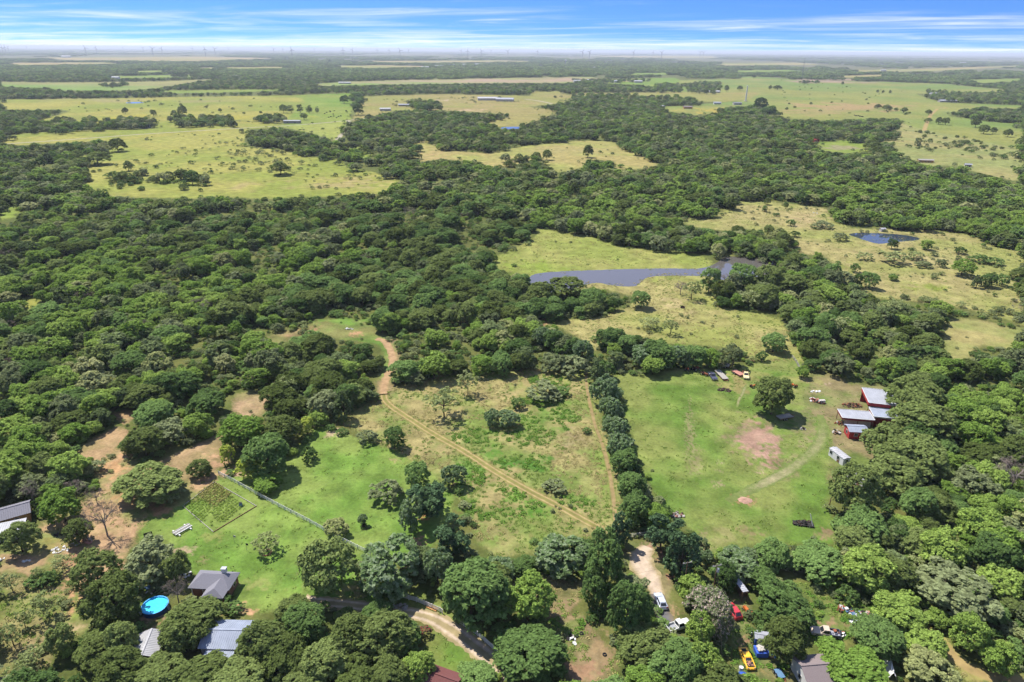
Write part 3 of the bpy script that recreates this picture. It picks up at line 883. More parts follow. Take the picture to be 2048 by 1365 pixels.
def limb_mb(seed, n=6, r0=.055, reach=.62, twig=0, zc=0.0):
    """trunk from -1.12 up to the crown centre, limbs spreading into the crown"""
    rd = random.Random(seed)
    mb = MB()
    lean = Vector((rd.uniform(-.05, .05), rd.uniform(-.05, .05), 0))
    a = Vector((0, 0, -1.12)); b = Vector((0, 0, -.45)) + lean
    mb.cyl(a, a + (b - a) * .12, r0 * 1.5, r0 * 1.05, 7, cap=False)
    mb.cyl(a + (b - a) * .12, b, r0 * 1.05, r0 * .85, 7, cap=False)
    top = b + Vector((rd.uniform(-.1, .1), rd.uniform(-.1, .1), .65))
    mb.cyl(b, top, r0 * .8, r0 * .35, 6, cap=False)
    for i in range(n):
        t = 6.283 * i / n + rd.uniform(-.4, .4)
        s = b.lerp(top, rd.uniform(0, .5))
        e1 = s + Vector((math.cos(t) * reach * .5, math.sin(t) * reach * .5, rd.uniform(.12, .35)))
        e2 = e1 + Vector((math.cos(t + rd.uniform(-.5, .5)) * reach * .5, math.sin(t + rd.uniform(-.5, .5)) * reach * .5, rd.uniform(.05, .4)))
        mb.cyl(s, e1, r0 * .55, r0 * .36, 5, cap=False)
        mb.cyl(e1, e2, r0 * .36, r0 * .12, 5, cap=False)
        for k in range(twig):
            f = e1.lerp(e2, rd.random())
            g = f + Vector((rd.uniform(-.35, .35), rd.uniform(-.35, .35), rd.uniform(-.02, .38)))
            mb.cyl(f, g, r0 * .15, r0 * .05, 3, cap=False)
            for _ in range(2):
                h = g + Vector((rd.uniform(-.2, .2), rd.uniform(-.2, .2), rd.uniform(-.02, .2)))
                mb.cyl(g, h, r0 * .07, r0 * .03, 3, cap=False)
    return mb


# species: crown options, material, number of variants
SPEC = {
    'oak': (dict(n_lobes=40, n_leaf=9400, size=.050), 'oak', 4),
    'green': (dict(n_lobes=36, n_leaf=9400, size=.050, lobe_r=(.24, .42)), 'green', 3),
    'elm': (dict(n_lobes=30, n_leaf=7600, size=.052, lobe_r=(.22, .36), jit=.7), 'elm', 3),
    'cedar': (dict(n_lobes=44, n_leaf=5200, size=.055, shape='tall', lobe_r=(.22, .34)), 'cedar', 3),
    'cone': (dict(n_lobes=50, n_leaf=4800, size=.055, shape='cone', lobe_r=(.22, .34)), 'cedar', 1),
    'pine': (dict(n_lobes=26, n_leaf=4200, size=.07, shape='tall', lobe_r=(.24, .40), jit=.9), 'pine', 2),
    'grey': (dict(n_lobes=34, n_leaf=4600, size=.062, lobe_r=(.22, .36)), 'grey', 2),
    'mesquite': (dict(n_lobes=24, n_leaf=1500, size=.055, shape='airy', lobe_r=(.20, .36), jit=1.0), 'mesquite', 3),
    'willow': (dict(n_lobes=30, n_leaf=3600, size=.07, lobe_r=(.22, .36)), 'willow', 1),
    'vine': (dict(n_lobes=26, n_leaf=4600, size=.075, lobe_r=(.28, .44), jit=.8), 'vine', 2),
    'myrtle': (dict(n_lobes=36, n_leaf=5200, size=.05, lobe_r=(.22, .34)), 'myrtle', 1),
    'pale': (dict(n_lobes=28, n_leaf=4200, size=.065, lobe_r=(.22, .36)), 'pale', 2),
    'bush': (dict(n_lobes=20, n_leaf=2200, size=.085, lobe_r=(.28, .45), low=-.3), 'green', 2),
    'bush_grey': (dict(n_lobes=20, n_leaf=1900, size=.095, lobe_r=(.26, .42), low=-.3), 'grey', 2),
    'bush_pale': (dict(n_lobes=18, n_leaf=1300, size=.085, shape='airy', lobe_r=(.26, .40), low=-.3, jit=.9), 'mesquite', 2),
}
CROWN, TRUNK = {}, {}
_sd = 100
for sp, (kw, mname, nv) in SPEC.items():
    CROWN[sp] = []
    for v in range(nv):
        _sd += 1
        V_, F_ = crown_arrays(_sd, **kw)
        CROWN[sp].append((mesh_np('crown_' + sp, V_, F_, LM[mname]), V_, F_))
for v in range(4):
    TRUNK[v] = limb_mb(v, 6).mesh('trunk', BARK)
MESQ_TRUNK = [limb_mb(20 + v, 7, r0=.04, reach=.75, twig=5).mesh('trunk', BARK) for v in range(2)]
BARE = [limb_mb(40 + v, 9, r0=.05, reach=.85, twig=9).mesh('branches', DEADWOOD) for v in range(3)]
# greyish-mauve twiggy haze of fine dead branches
TWIG = leaf_mat('dead_twigs', alb(150, 138, 122), alb(176, 160, 146), trans=.1)
TWIGS = []
for v in range(2):
    V_, F_ = crown_arrays(900 + v, n_lobes=24, n_leaf=1500, size=.05, shape='airy', lobe_r=(.2, .36), jit=1.2)
    # long thin slivers instead of leaves
    q = V_.reshape(-1, 4, 3); c_ = q.mean(1, keepdims=True)
    ax = q[:, 2] - q[:, 0]
    w_ = q[:, 1] - q[:, 3]
    q = np.stack([c_[:, 0] - ax * .9, c_[:, 0] + w_ * .07, c_[:, 0] + ax * .9, c_[:, 0] - w_ * .07], 1)
    TWIGS.append(mesh_np('twigs', q.reshape(-1, 3), F_, TWIG))

NAMES = {'oak': ('oak_tree', 'dark olive oak'), 'green': ('broadleaf_tree', 'deep green broadleaf tree'), 'elm': ('elm_tree', 'bright green elm'), 'cedar': ('cedar_tree', 'dense dark cedar'), 'cone': ('cedar_tree', 'pointed dark cedar'),
         'pine': ('pine_tree', 'blue-green pine'), 'grey': ('hackberry_tree', 'grey-green tree'), 'mesquite': ('mesquite_tree', 'thin pale mesquite'), 'willow': ('willow_tree', 'yellow-green willow'),
         'vine': ('vine_covered_tree', 'tree draped in pale vine'), 'myrtle': ('flowering_tree', 'tree speckled with pinkish blossom'), 'pale': ('locust_tree', 'pale yellowish tree'), 'bush': ('shrub', 'round green shrub'),
         'bush_grey': ('shrub', 'grey-green shrub'), 'bush_pale': ('shrub', 'pale feathery shrub'), 'dead': ('dead_tree', 'bare grey dead tree')}
AUTO = []


def tree(sp, pos, R, b, label=None, group=None, yaw=None, bare=False):
    """an individual tree: Empty at its foot, trunk and crown as parts"""
    nm, words = NAMES[sp]
    root = empty(nm, pos)
    yaw = random.uniform(0, 6.28) if yaw is None else yaw
    fx, fy = random.uniform(.86, 1.12), random.uniform(.86, 1.12)
    tx, ty = random.uniform(-.12, .12), random.uniform(-.12, .12)
    zc = (.62 if sp.startswith('bush') else 1.02) * b
    p, _ = project([(pos[0], pos[1], zc)])
    if label is None:
        big = 'broad ' if R > 6.0 else ('small ' if R < 2.2 else '')
        AUTO.append((root, big + words, float(p[0][0]), float(p[0][1])))
    cat = 'shrub' if nm == 'shrub' else 'tree'
    tag(root, label, cat, group or ('shrubs' if cat == 'shrub' else 'trees'))
    if sp == 'dead':
        i = random.randrange(3)
        part('trunk', BARE[i], root, (0, 0, zc), (0, 0, yaw), (R, R, b))
        part('crown', TWIGS[i % 2], root, (0, 0, zc), (0, 0, yaw), (R, R, b))
        return root
    if sp in ('mesquite', 'bush_pale'):
        tm = random.choice(MESQ_TRUNK)
    else:
        tm = TRUNK[random.randrange(4)]
    part('trunk', tm, root, (0, 0, zc), (0, 0, yaw), (R, R, b))
    part('crown', random.choice(CROWN[sp])[0], root, (0, 0, zc), (tx, ty, yaw), (R * fx, R * fy, b))
    return root


def fit(cx, ytop, ybase, w):
    """crown as seen (picture box) -> foot on the ground, radius, half height"""
    cym = (ytop + ybase) / 2
    g = at(cx, cym, 3.0)
    b = 3.0
    for _ in range(4):
        dep = depth_of(g)
        dirv = np.array(g) - CAMP
        el = math.asin(-dirv[2] / np.linalg.norm(dirv))
        R = w / 2 * dep / FPX
        S = (ybase - ytop) / 2 * dep / FPX
        b = math.sqrt(max(S * S - (R * math.sin(el)) ** 2, (0.30 * R) ** 2)) / math.cos(el)
        b = min(max(b, .5 * R), 1.5 * R)
        g = at(cx, cym, 1.02 * b)
    return (g.x, g.y, 0.0), R, b


# trees one can pick out: species, centre x, top, foot, width (picture), own label or None
T = [
    # left yard
    ('oak', 37, 1043, 1109, 62, 'leafy oak overhanging the dark-roofed house at the left edge'), ('elm', 122, 977, 1050, 75, 'bright elm beside the tan-walled left house'), ('dead', 205, 990, 1078, 68, 'large bare grey tree on the bare ground right of the left house'),
    ('oak', 152, 1038, 1090, 52, 'small dark oak between the left house and the bare grey tree'), ('oak', 190, 1097, 1190, 90, 'dark oak left of the round pool, the farther of two'), ('oak', 225, 1147, 1255, 98, 'dark oak left of the round pool, the nearer of two'),
    ('grey', 300, 1078, 1165, 100, 'wide grey-green tree behind the round pool'), ('oak', 355, 1108, 1165, 50, 'small oak tucked left of the brick house'), ('dead', 352, 1150, 1212, 50, 'thin bare tree between the pool and the brick house'),
    ('mesquite', 87, 1180, 1240, 62, None), ('mesquite', 75, 1132, 1165, 30, None), ('mesquite', 125, 1105, 1145, 44, None), ('mesquite', 20, 1140, 1190, 48, None),
    ('oak', 122, 1250, 1312, 54, None), ('oak', 205, 1255, 1325, 105, None), ('oak', 240, 1240, 1315, 62, None), ('oak', 388, 1195, 1290, 118, 'big oak between the brick house and the metal roof'), ('oak', 366, 1232, 1315, 84, None),
    ('oak', 240, 1300, 1385, 96, None), ('oak', 322, 1312, 1395, 118, None), ('oak', 398, 1310, 1400, 110, None), ('oak', 480, 1318, 1410, 110, None),
    ('mesquite', 60, 1290, 1345, 66, None), ('mesquite', 20, 1240, 1300, 56, None), ('mesquite', 30, 1330, 1390, 66, None), ('mesquite', 45, 1215, 1260, 40, None),
    ('oak', 305, 925, 1002, 122, 'broad oak clump just left of the garden plot'), ('grey', 330, 945, 1000, 80, None), ('oak', 400, 917, 957, 46, 'low oak at the upper corner of the garden plot'), ('dead', 190, 970, 1010, 36, None), ('dead', 148, 955, 1000, 42, None), ('dead', 62, 955, 1010, 36, None),
    ('elm', 480, 832, 905, 85, 'bright elm at the top of the yard fence'), ('green', 533, 868, 952, 88, 'dark green tree beside the upper end of the yard fence'), ('oak', 562, 830, 892, 72, None), ('willow', 492, 913, 957, 42, 'yellow-green willow under the dark tree by the yard fence'), ('willow', 455, 885, 932, 30, 'small yellow-green willow by the upper fence corner'), ('willow', 612, 832, 870, 36, 'bright yellow willow standing at the top of the lawn'),
    ('elm', 533, 950, 987, 54, 'low bright shrub-like tree just below the dark tree on the lawn'), ('cone', 687, 783, 841, 46, 'upright dark cedar at the wood edge above the lawn'), ('bush', 615, 888, 924, 36, 'dark bush on the upper lawn'), ('green', 788, 855, 899, 40, 'round dark tree alone where the lawn meets the meadow'), ('bush_grey', 737, 855, 887, 38, 'pale bush left of the round dark tree on the lawn'),
    ('mesquite', 888, 770, 840, 78, 'large pale feathery mesquite beside the two-rut lane'), ('mesquite', 935, 738, 792, 46, 'smaller pale mesquite at the top of the meadow'),
    ('bush_grey', 775, 950, 1002, 62, None), ('green', 832, 925, 985, 56, None), ('pine', 858, 962, 1042, 88, 'dark pine in the clump between lawn and meadow'), ('vine', 905, 930, 975, 44, None), ('vine', 820, 985, 1078, 50, None),
    ('oak', 652, 1073, 1192, 106, 'round dark oak standing alone on the yard lawn by the white fence'), ('vine', 775, 1085, 1197, 128, 'wide vine-draped tree at the lower end of the white fence'), ('pale', 670, 1035, 1075, 50, 'pale young tree just behind the white fence'), ('mesquite', 532, 1062, 1110, 58, 'thin young tree inside a round brick ring on the lawn'),
    ('pine', 905, 1040, 1122, 86, 'dark pine at the meadow corner'), ('vine', 875, 1095, 1177, 56, None), ('green', 942, 1125, 1257, 132, 'massive deep green tree above the gravel drive'), ('oak', 588, 1190, 1252, 76, 'compact oak above the metal roof'), ('oak', 695, 1213, 1247, 42, None),
    ('oak', 768, 1218, 1322, 116, None), ('oak', 700, 1232, 1322, 90, None), ('oak', 528, 1238, 1335, 96, None), ('oak', 572, 1270, 1362, 104, None), ('oak', 650, 1282, 1372, 100, None), ('oak', 722, 1312, 1402, 108, None), ('oak', 612, 1325, 1405, 98, None), ('oak', 782, 1312, 1392, 86, None), ('elm', 838, 1302, 1372, 70, None), ('green', 812, 1250, 1312, 70, None),
    # near middle
    ('vine', 1118, 1073, 1152, 100, 'tall vine-hung tree in the hedge below the meadow'), ('vine', 1000, 1115, 1160, 52, None), ('green', 1050, 1112, 1152, 50, None), ('green', 1212, 1068, 1182, 86, None), ('pine', 1240, 1030, 1097, 50, 'narrow pine at the left side of the gate'), ('green', 1165, 1075, 1120, 50, None), ('elm', 1058, 1155, 1250, 96, None), ('green', 1190, 1145, 1217, 56, None), ('green', 1254, 1152, 1278, 92, 'tall leafy tree left of the silver car'),
    ('green', 1063, 1255, 1378, 152, 'largest round green tree at the bottom middle'), ('oak', 1290, 1245, 1332, 100, None), ('green', 1345, 1280, 1375, 112, None), ('elm', 1290, 1332, 1405, 80, None), ('green', 955, 1327, 1390, 80, None), ('pine', 1325, 1030, 1107, 76, 'pine at the right side of the gate'), ('pine', 1365, 1062, 1157, 76, 'broad pine right of the pink gravel drive'), ('elm', 1385, 1150, 1217, 66, None),
    ('myrtle', 1412, 1172, 1262, 92, 'blossom-speckled tree right of the silver car'), ('myrtle', 1440, 1200, 1285, 66, 'blossom-speckled tree beside the red car'), ('vine', 1475, 1100, 1162, 76, None), ('green', 1545, 1082, 1142, 72, None), ('green', 1640, 1093, 1152, 100, None), ('green', 1565, 1165, 1252, 112, 'wide dark tree right of the red car'), ('oak', 1575, 1237, 1327, 82, 'tree standing behind the blue shed'), ('bush', 1695, 1165, 1207, 46, None),
    ('green', 1757, 1240, 1322, 100, None), ('elm', 1700, 1292, 1385, 124, None), ('elm', 1850, 1262, 1322, 90, None), ('pale', 1865, 1300, 1378, 110, None), ('elm', 1800, 1190, 1252, 106, 'bright low thicket tree above the rubbish heap'), ('elm', 1875, 1220, 1262, 52, None), ('grey', 1905, 1145, 1237, 140, None), ('elm', 1940, 1225, 1312, 86, None), ('elm', 1995, 1285, 1352, 76, None), ('elm', 1398, 1232, 1302, 60, None), ('green', 1370, 1305, 1400, 80, None), ('elm', 1415, 1295, 1390, 70, None), ('green', 1450, 1130, 1185, 50, None), ('green', 1520, 1130, 1180, 60, None),
    ('green', 1490, 530, 580, 58, None), ('oak', 1536, 532, 588, 62, None), ('grey', 1465, 548, 592, 40, None), ('oak', 1132, 552, 602, 80, 'broad oak whose top hides the near bank of the long pond'), ('oak', 1082, 562, 612, 62, None), ('oak', 1776, 846, 908, 62, 'oak in front of the blue-grey lean-to'),
    ('oak', 1705, 930, 1042, 98, 'oak at the pasture edge in front of the white trailer'), ('oak', 1790, 905, 985, 105, None), ('oak', 1832, 752, 842, 100, 'oak overhanging the big red barn'), ('oak', 1788, 862, 945, 110, 'oak overhanging the small red shed'), ('oak', 1850, 800, 890, 110, None), ('oak', 1830, 870, 960, 110, None),
    # hedge along the pasture
    ('cedar', 1200, 718, 775, 42, 'first tree at the top of the hedge beside the brown track'), ('vine', 1212, 753, 812, 48, 'second tree down the hedge beside the brown track'), ('vine', 1222, 792, 848, 52, 'third tree down the hedge beside the brown track'), ('vine', 1232, 832, 888, 54, 'fourth tree down the hedge beside the brown track'), ('vine', 1241, 868, 922, 52, 'fifth tree down the hedge beside the brown track'), ('green', 1252, 900, 950, 50, 'sixth tree down the hedge beside the brown track'), ('green', 1262, 945, 1000, 54, 'seventh tree down the hedge beside the brown track'), ('green', 1274, 985, 1052, 62, 'lowest tree of the hedge beside the brown track'),
    # row above the pasture
    ('green', 1225, 655, 700, 46, None), ('green', 1250, 668, 708, 52, None), ('cedar', 1230, 702, 739, 42, None), ('vine', 1288, 688, 735, 60, None), ('green', 1318, 680, 736, 62, None), ('vine', 1352, 690, 736, 58, None), ('green', 1388, 690, 736, 50, None), ('elm', 1420, 696, 736, 46, None), ('grey', 1467, 691, 737, 48, 'last tree at the right end of the row above the pasture'),
    ('oak', 1548, 755, 833, 82, 'lone dark oak in the middle of the pasture'), ('green', 1548, 668, 706, 48, 'round bush-like tree in the yellow field above the pasture'), ('green', 1283, 582, 616, 36, 'lone round tree below the long pond'), ('bush', 1525, 700, 723, 24, None), ('bush_pale', 1505, 710, 724, 18, None), ('elm', 1605, 733, 757, 26, None),
    ('mesquite', 1300, 632, 657, 48, 'grey mesquite in the field below the pond, left of two'), ('mesquite', 1342, 634, 670, 42, 'half-bare mesquite in the field below the pond, right of two'), ('mesquite', 1385, 556, 600, 46, 'pale half-bare tree on the pond bank'), ('dead', 1362, 560, 590, 30, None), ('green', 1420, 535, 585, 40, None), ('dead', 1450, 546, 566, 18, None),
    ('vine', 985, 818, 852, 34, None), ('vine', 1018, 820, 856, 44, 'low vine-covered bush in the middle of the meadow'), ('bush', 1035, 792, 818, 32, None), ('bush_grey', 1092, 765, 795, 70, None), ('bush', 1120, 770, 790, 40, None), ('bush', 1175, 852, 868, 18, None), ('bush_grey', 1105, 955, 985, 44, None),
    ('green', 1105, 660, 702, 40, None), ('grey', 1135, 672, 712, 44, None), ('vine', 1166, 678, 730, 48, None), ('bush_grey', 1150, 705, 748, 60, None), ('bush_grey', 1110, 700, 745, 60, None), ('green', 1035, 677, 722, 52, None), ('green', 1005, 705, 750, 46, None), ('elm', 965, 710, 750, 50, None),
    # far trees standing apart
    ('oak', 365, 212, 232, 18, None), ('oak', 348, 222, 236, 14, None), ('oak', 250, 216, 228, 13, None), ('oak', 306, 220, 232, 12, None), ('oak', 440, 217, 225, 8, None), ('green', 688, 192, 207, 18, None), ('oak', 234, 277, 303, 34, None), ('oak', 195, 305, 328, 52, None), ('oak', 567, 210, 226, 18, None), ('cedar', 582, 213, 226, 14, None), ('cedar', 600, 212, 226, 16, None), ('cedar', 618, 212, 226, 14, None), ('cedar', 634, 214, 226, 9, None), ('oak', 608, 228, 240, 14, None), ('oak', 560, 325, 350, 44, None), ('oak', 255, 322, 342, 20, None),
    ('green', 714, 185, 200, 18, None), ('green', 718, 196, 213, 20, None), ('green', 716, 208, 230, 22, None), ('oak', 1094, 300, 320, 20, None), ('oak', 1176, 290, 315, 24, None), ('oak', 1755, 209, 218, 12, None), ('oak', 1774, 210, 222, 22, None), ('oak', 1792, 216, 223, 8, None), ('oak', 1808, 216, 226, 16, None), ('oak', 1858, 220, 230, 12, None), ('oak', 1856, 236, 246, 14, None), ('oak', 1878, 235, 249, 14, None), ('oak', 1892, 236, 250, 16, None), ('oak', 1952, 239, 255, 20, None), ('oak', 1969, 250, 268, 22, None), ('oak', 1987, 256, 268, 12, None), ('oak', 2017, 259, 274, 16, None), ('oak', 1540, 171, 180, 8, None), ('oak', 1555, 171, 180, 18, None), ('oak', 1508, 150, 157, 9, None), ('oak', 1453, 171, 184, 10, None), ('oak', 1480, 172, 181, 12, None), ('oak', 1685, 164, 170, 6, None), ('oak', 1755, 180, 186, 6, None), ('oak', 1766, 181, 187, 5, None), ('oak', 1780, 181, 188, 6, None), ('cedar', 1836, 276, 292, 16, None),
    ('green', 1520, 195, 222, 26, None), ('green', 1540, 212, 235, 30, None),
    # right pasture
    ('green', 1740, 545, 577, 34, None), ('green', 1715, 548, 575, 20, None), ('bush', 1712, 522, 545, 20, None), ('elm', 1925, 522, 552, 46, None), ('green', 1980, 548, 575, 34, None), ('cone', 1955, 552, 577, 24, None), ('bush', 2006, 545, 572, 32, None), ('bush', 2044, 570, 592, 22, None), ('green', 1785, 478, 498, 20, None), ('elm', 1855, 480, 500, 26, None), ('bush', 1920, 490, 508, 24, None), ('bush', 1960, 505, 525, 36, None), ('bush', 1990, 512, 530, 30, None), ('bush', 1785, 545, 560, 20, None), ('elm', 1787, 550, 562, 18, None), ('bush_grey', 1885, 515, 535, 22, None), ('bush', 1582, 435, 452, 20, None), ('oak', 1465, 400, 420, 16, None), ('oak', 1535, 396, 410, 14, None), ('green', 1572, 405, 418, 10, None), ('green', 1530, 412, 424, 9, None), ('bush', 1553, 425, 433, 12, None), ('bush_grey', 1645, 440, 456, 34, None), ('bush_grey', 1682, 462, 482, 26, None), ('bush', 1590, 460, 474, 20, None), ('bush_grey', 1850, 520, 535, 30, None), ('bush_pale', 1730, 500, 520, 30, None), ('bush_pale', 1790, 505, 520, 60, None), ('bush_pale', 1830, 500, 515, 40, None),
]
_hr = random.Random(3)
for (x0_, y0_, x1_, y1_, n_) in ((1200, 745, 1274, 1045, 26), (1205, 690, 1400, 728, 8), (960, 1130, 1170, 1140, 14), (1085, 690, 1180, 735, 10), (1390, 1120, 1660, 1140, 14)):
    for k_ in range(n_):
        f_ = _hr.random()
        cx_, cb_ = x0_ + (x1_ - x0_) * f_ + _hr.uniform(-16, 16) * (1 if abs(x1_ - x0_) < 120 else .3), y0_ + (y1_ - y0_) * f_ + _hr.uniform(-6, 10)
        w_ = _hr.uniform(18, 40)
        T.append((_hr.choice(['bush', 'bush_grey', 'green', 'green', 'vine', 'vine', 'cedar']), cx_, cb_ - w_ * _hr.uniform(.7, 1.15), cb_, w_, None))
TREES = []          # (x, y, R) of every individual, so the wood leaves them room
for (sp, cx, yt, yb, w, lab) in T:
    pos, R, b = fit(cx, yt, yb, w)
    tree(sp, pos, R, b, lab)
    TREES.append((pos[0], pos[1], R))

# patches of the woods by prevailing kind, or darkened for cloud shadow
KIND_AREAS = [
    ([(0, 520), (250, 500), (520, 490), (720, 465), (770, 500), (560, 570), (300, 650), (0, 690)], 'elm', .55),
    ([(770, 640), (850, 610), (900, 620), (880, 710), (780, 710)], 'elm', .7),
    ([(850, 560), (960, 560), (1000, 600), (900, 640)], 'elm', .35),
    ([(940, 400), (1150, 370), (1350, 380), (1450, 440), (1250, 455), (1060, 460)], 'elm', .55),
    ([(1600, 360), (2048, 350), (2048, 480), (1700, 455)], 'elm', .45),
    ([(1150, 330), (1400, 330), (1600, 360), (1400, 390)], 'elm', .3),
    ([(1850, 640), (2048, 620), (2048, 1365), (1900, 1365), (1850, 1100), (1900, 850)], 'elm', .45),
    ([(0, 690), (300, 650), (560, 640), (560, 760), (200, 860), (0, 980)], 'elm', .22),
    ([(0, 840), (200, 830), (230, 950), (120, 1000), (0, 1000)], 'elm', .35),
    ([(500, 400), (1000, 395), (1090, 470), (1000, 560), (1250, 600), (1150, 640), (700, 640), (600, 570), (770, 500), (720, 455)], 'dark', .85),  # oak and dark green crowded here to stand in for a cloud's shadow
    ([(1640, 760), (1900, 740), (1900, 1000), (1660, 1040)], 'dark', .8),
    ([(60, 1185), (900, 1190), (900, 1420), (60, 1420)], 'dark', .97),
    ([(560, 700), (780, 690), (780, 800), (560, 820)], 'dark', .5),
]


def pick_species(P, r):
    n = len(P)
    base = r.choice(np.array(['oak', 'green', 'grey', 'cedar', 'elm', 'pale', 'mesquite'], dtype='U10'), n, p=[.30, .19, .14, .09, .20, .05, .03])
    u = r.random(n)
    for poly, k, p in KIND_AREAS:
        m = inside(poly, P) & (u < p)
        base[m] = 'elm' if k == 'elm' else 'oak'
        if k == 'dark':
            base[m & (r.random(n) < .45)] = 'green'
    base[r.random(n) < .018] = 'dead'
    return base


# ------------------------------------------------------------------ the woods: sample stems, leave clearings open
CLUMPS = [
    [(1366, 172), (1400, 167), (1440, 170), (1440, 186), (1420, 192), (1375, 186)], [(1305, 176), (1330, 170), (1365, 172), (1365, 186), (1320, 188)], [(815, 208), (860, 205), (885, 212), (880, 222), (830, 222)],
    [(1275, 205), (1300, 198), (1330, 198), (1390, 202), (1400, 213), (1330, 213), (1290, 215)], [(1850, 185), (1900, 188), (1960, 190), (2010, 188), (2048, 190), (2048, 206), (1930, 205), (1870, 200)], [(1560, 160), (1640, 162), (1640, 168), (1600, 168)],
    [(225, 355), (290, 350), (300, 366), (240, 376)], [(310, 352), (380, 350), (420, 362), (410, 376), (330, 370)], [(60, 252), (200, 240), (310, 240), (310, 256), (120, 270), (60, 268)], [(330, 240), (430, 236), (480, 242), (470, 256), (360, 258)], [(500, 240), (560, 236), (580, 242), (540, 250)],
    [(1130, 196), (1240, 192), (1300, 200), (1260, 210), (1150, 206)], [(1140, 161), (1300, 160), (1300, 165), (1160, 168)], [(420, 178), (560, 172), (620, 176), (560, 182)], [(200, 172), (250, 169), (262, 174), (210, 177)], [(1905, 222), (2048, 226), (2048, 246), (1960, 244)], [(1120, 212), (1160, 208), (1180, 216), (1130, 222)],
    [(140, 300), (205, 292), (212, 308), (160, 316)], [(1000, 326), (1070, 318), (1080, 330), (1020, 338)], [(1450, 470), (1560, 470), (1600, 500), (1500, 500)],
]


def stems(y0, y1, sp, rmin, rmax, hk, r, wide=.86, gaps=True):
    """jittered stems between two distances; keeps those whose foot and top both lie outside the open ground"""
    nx = int(2 * (wide * y1 + 30) / sp); ny = int((y1 - y0) / sp)
    gx, gy = np.meshgrid(np.arange(nx), np.arange(ny))
    x = (gx.ravel() + r.uniform(-.48, .48, nx * ny) + .5 * (gy.ravel() % 2) - nx / 2) * sp
    y = y0 + (gy.ravel() + r.uniform(-.48, .48, nx * ny)) * sp
    k = np.abs(x) < wide * y + 30
    x, y = x[k], y[k]
    R = (rmin + (rmax - rmin) * r.random(len(x)) ** 1.25) * (.86 + .28 * fbm(x / 60, y / 60, 77, 2))
    b = R * r.uniform(*hk, len(x))
    Z0 = np.zeros(len(x))
    # ragged edges: clearings end in bays and stragglers, not on a drawn line
    am = np.clip(y / 45, 4, 22)
    rx = (fbm(x / 17, y / 17, 131, 4) - .5) * 2.6 * am
    ry = (fbm(x / 17, y / 17, 151, 4) - .5) * 2.6 * am
    gapn = fbm(x / 24, y / 24, 171, 4)
    ok = np.ones(len(x), bool)
    for z, dx in ((Z0, 0), (b * 1.7, 0), (b * .9, .75), (b * .9, -.75), (b * 1.2, 0)):
        p, dp = project(np.stack([x + dx * R + rx, y + ry, z], 1))
        ok &= ~open_mask(p)
    p0, _ = project(np.stack([x, y, Z0], 1))
    for poly in CLUMPS:
        ok |= inside(poly, p0) & (r.random(len(x)) < .55)
    if gaps:
        ok &= gapn < .60 + .03 * (y > 1500)
    return x[ok], y[ok], R[ok], b[ok]


wr = np.random.default_rng(4)
ZA = stems(74, 470, 5.7, 2.5, 6.0, (.62, .92), wr)
x, y, R, b = ZA
# leave room for the individual trees and what is built in the woods
KEEP = np.array(TREES)
BUILT = [at(*p) for p in ((1745, 800), (1775, 795), (1785, 815), (1760, 830), (1710, 835), (1707, 868), (1680, 918), (1715, 955), (460, 1265), (300, 1300), (25, 1040), (1480, 1180), (1625, 1352), (885, 1358), (440, 1300), (1765, 800), (1720, 965), (5, 1050), (420, 1170), (312, 1220))]
ok = np.ones(len(x), bool)
for (tx, ty, tr) in TREES:
    ok &= np.hypot(x - tx, y - ty) > .62 * (tr + R)
for g in BUILT:
    ok &= np.hypot(x - g.x, y - g.y) > 6.5 + R * .5
x, y, R, b = x[ok], y[ok], R[ok], b[ok]
P2, dep2 = project(np.stack([x, y, b * 1.1], 1))
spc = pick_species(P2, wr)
vis = (P2[:, 0] > -20) & (P2[:, 0] < 2068) & (P2[:, 1] < 1390)
size = np.where(vis, R / dep2, 0)
order = np.argsort(-size)
N_IND = 300 - sum(1 for t in T if not t[0].startswith('bush')) + 60
indiv = np.zeros(len(x), bool)
indiv[order[:N_IND]] = True
for i in np.nonzero(indiv)[0]:
    tree(str(spc[i]), (float(x[i]), float(y[i]), 0.0), float(R[i]), float(b[i]))

# prototypes for the woods (crown with its trunk)
_protos = {}


def proto_collection(name, items):
    """items: list of meshes; kept out of the scene, used only by the woodland objects"""
    c = bpy.data.collections.new(name)
    for i, me in enumerate(items):
        o = bpy.data.objects.new('%s_%02d' % (name, i), me)
        c.objects.link(o)
    return c


def joined(parts):
    """parts: list of (V, F(quads), material) -> one mesh"""
    V, F, MI, M, base = [], [], [], [], 0
    for i, (v, f, m) in enumerate(parts):
        V.append(v); F.append(f + base); MI.append(np.full(len(f), i)); M.append(m); base += len(v)
    return mesh_np('tree', np.concatenate(V), np.concatenate(F), mats=M, mi=np.concatenate(MI))


def quads_of(mb):
    V = np.array([tuple(v) for v in mb.v]); F = np.array([f for f in mb.f if len(f) == 4])
    return V, F


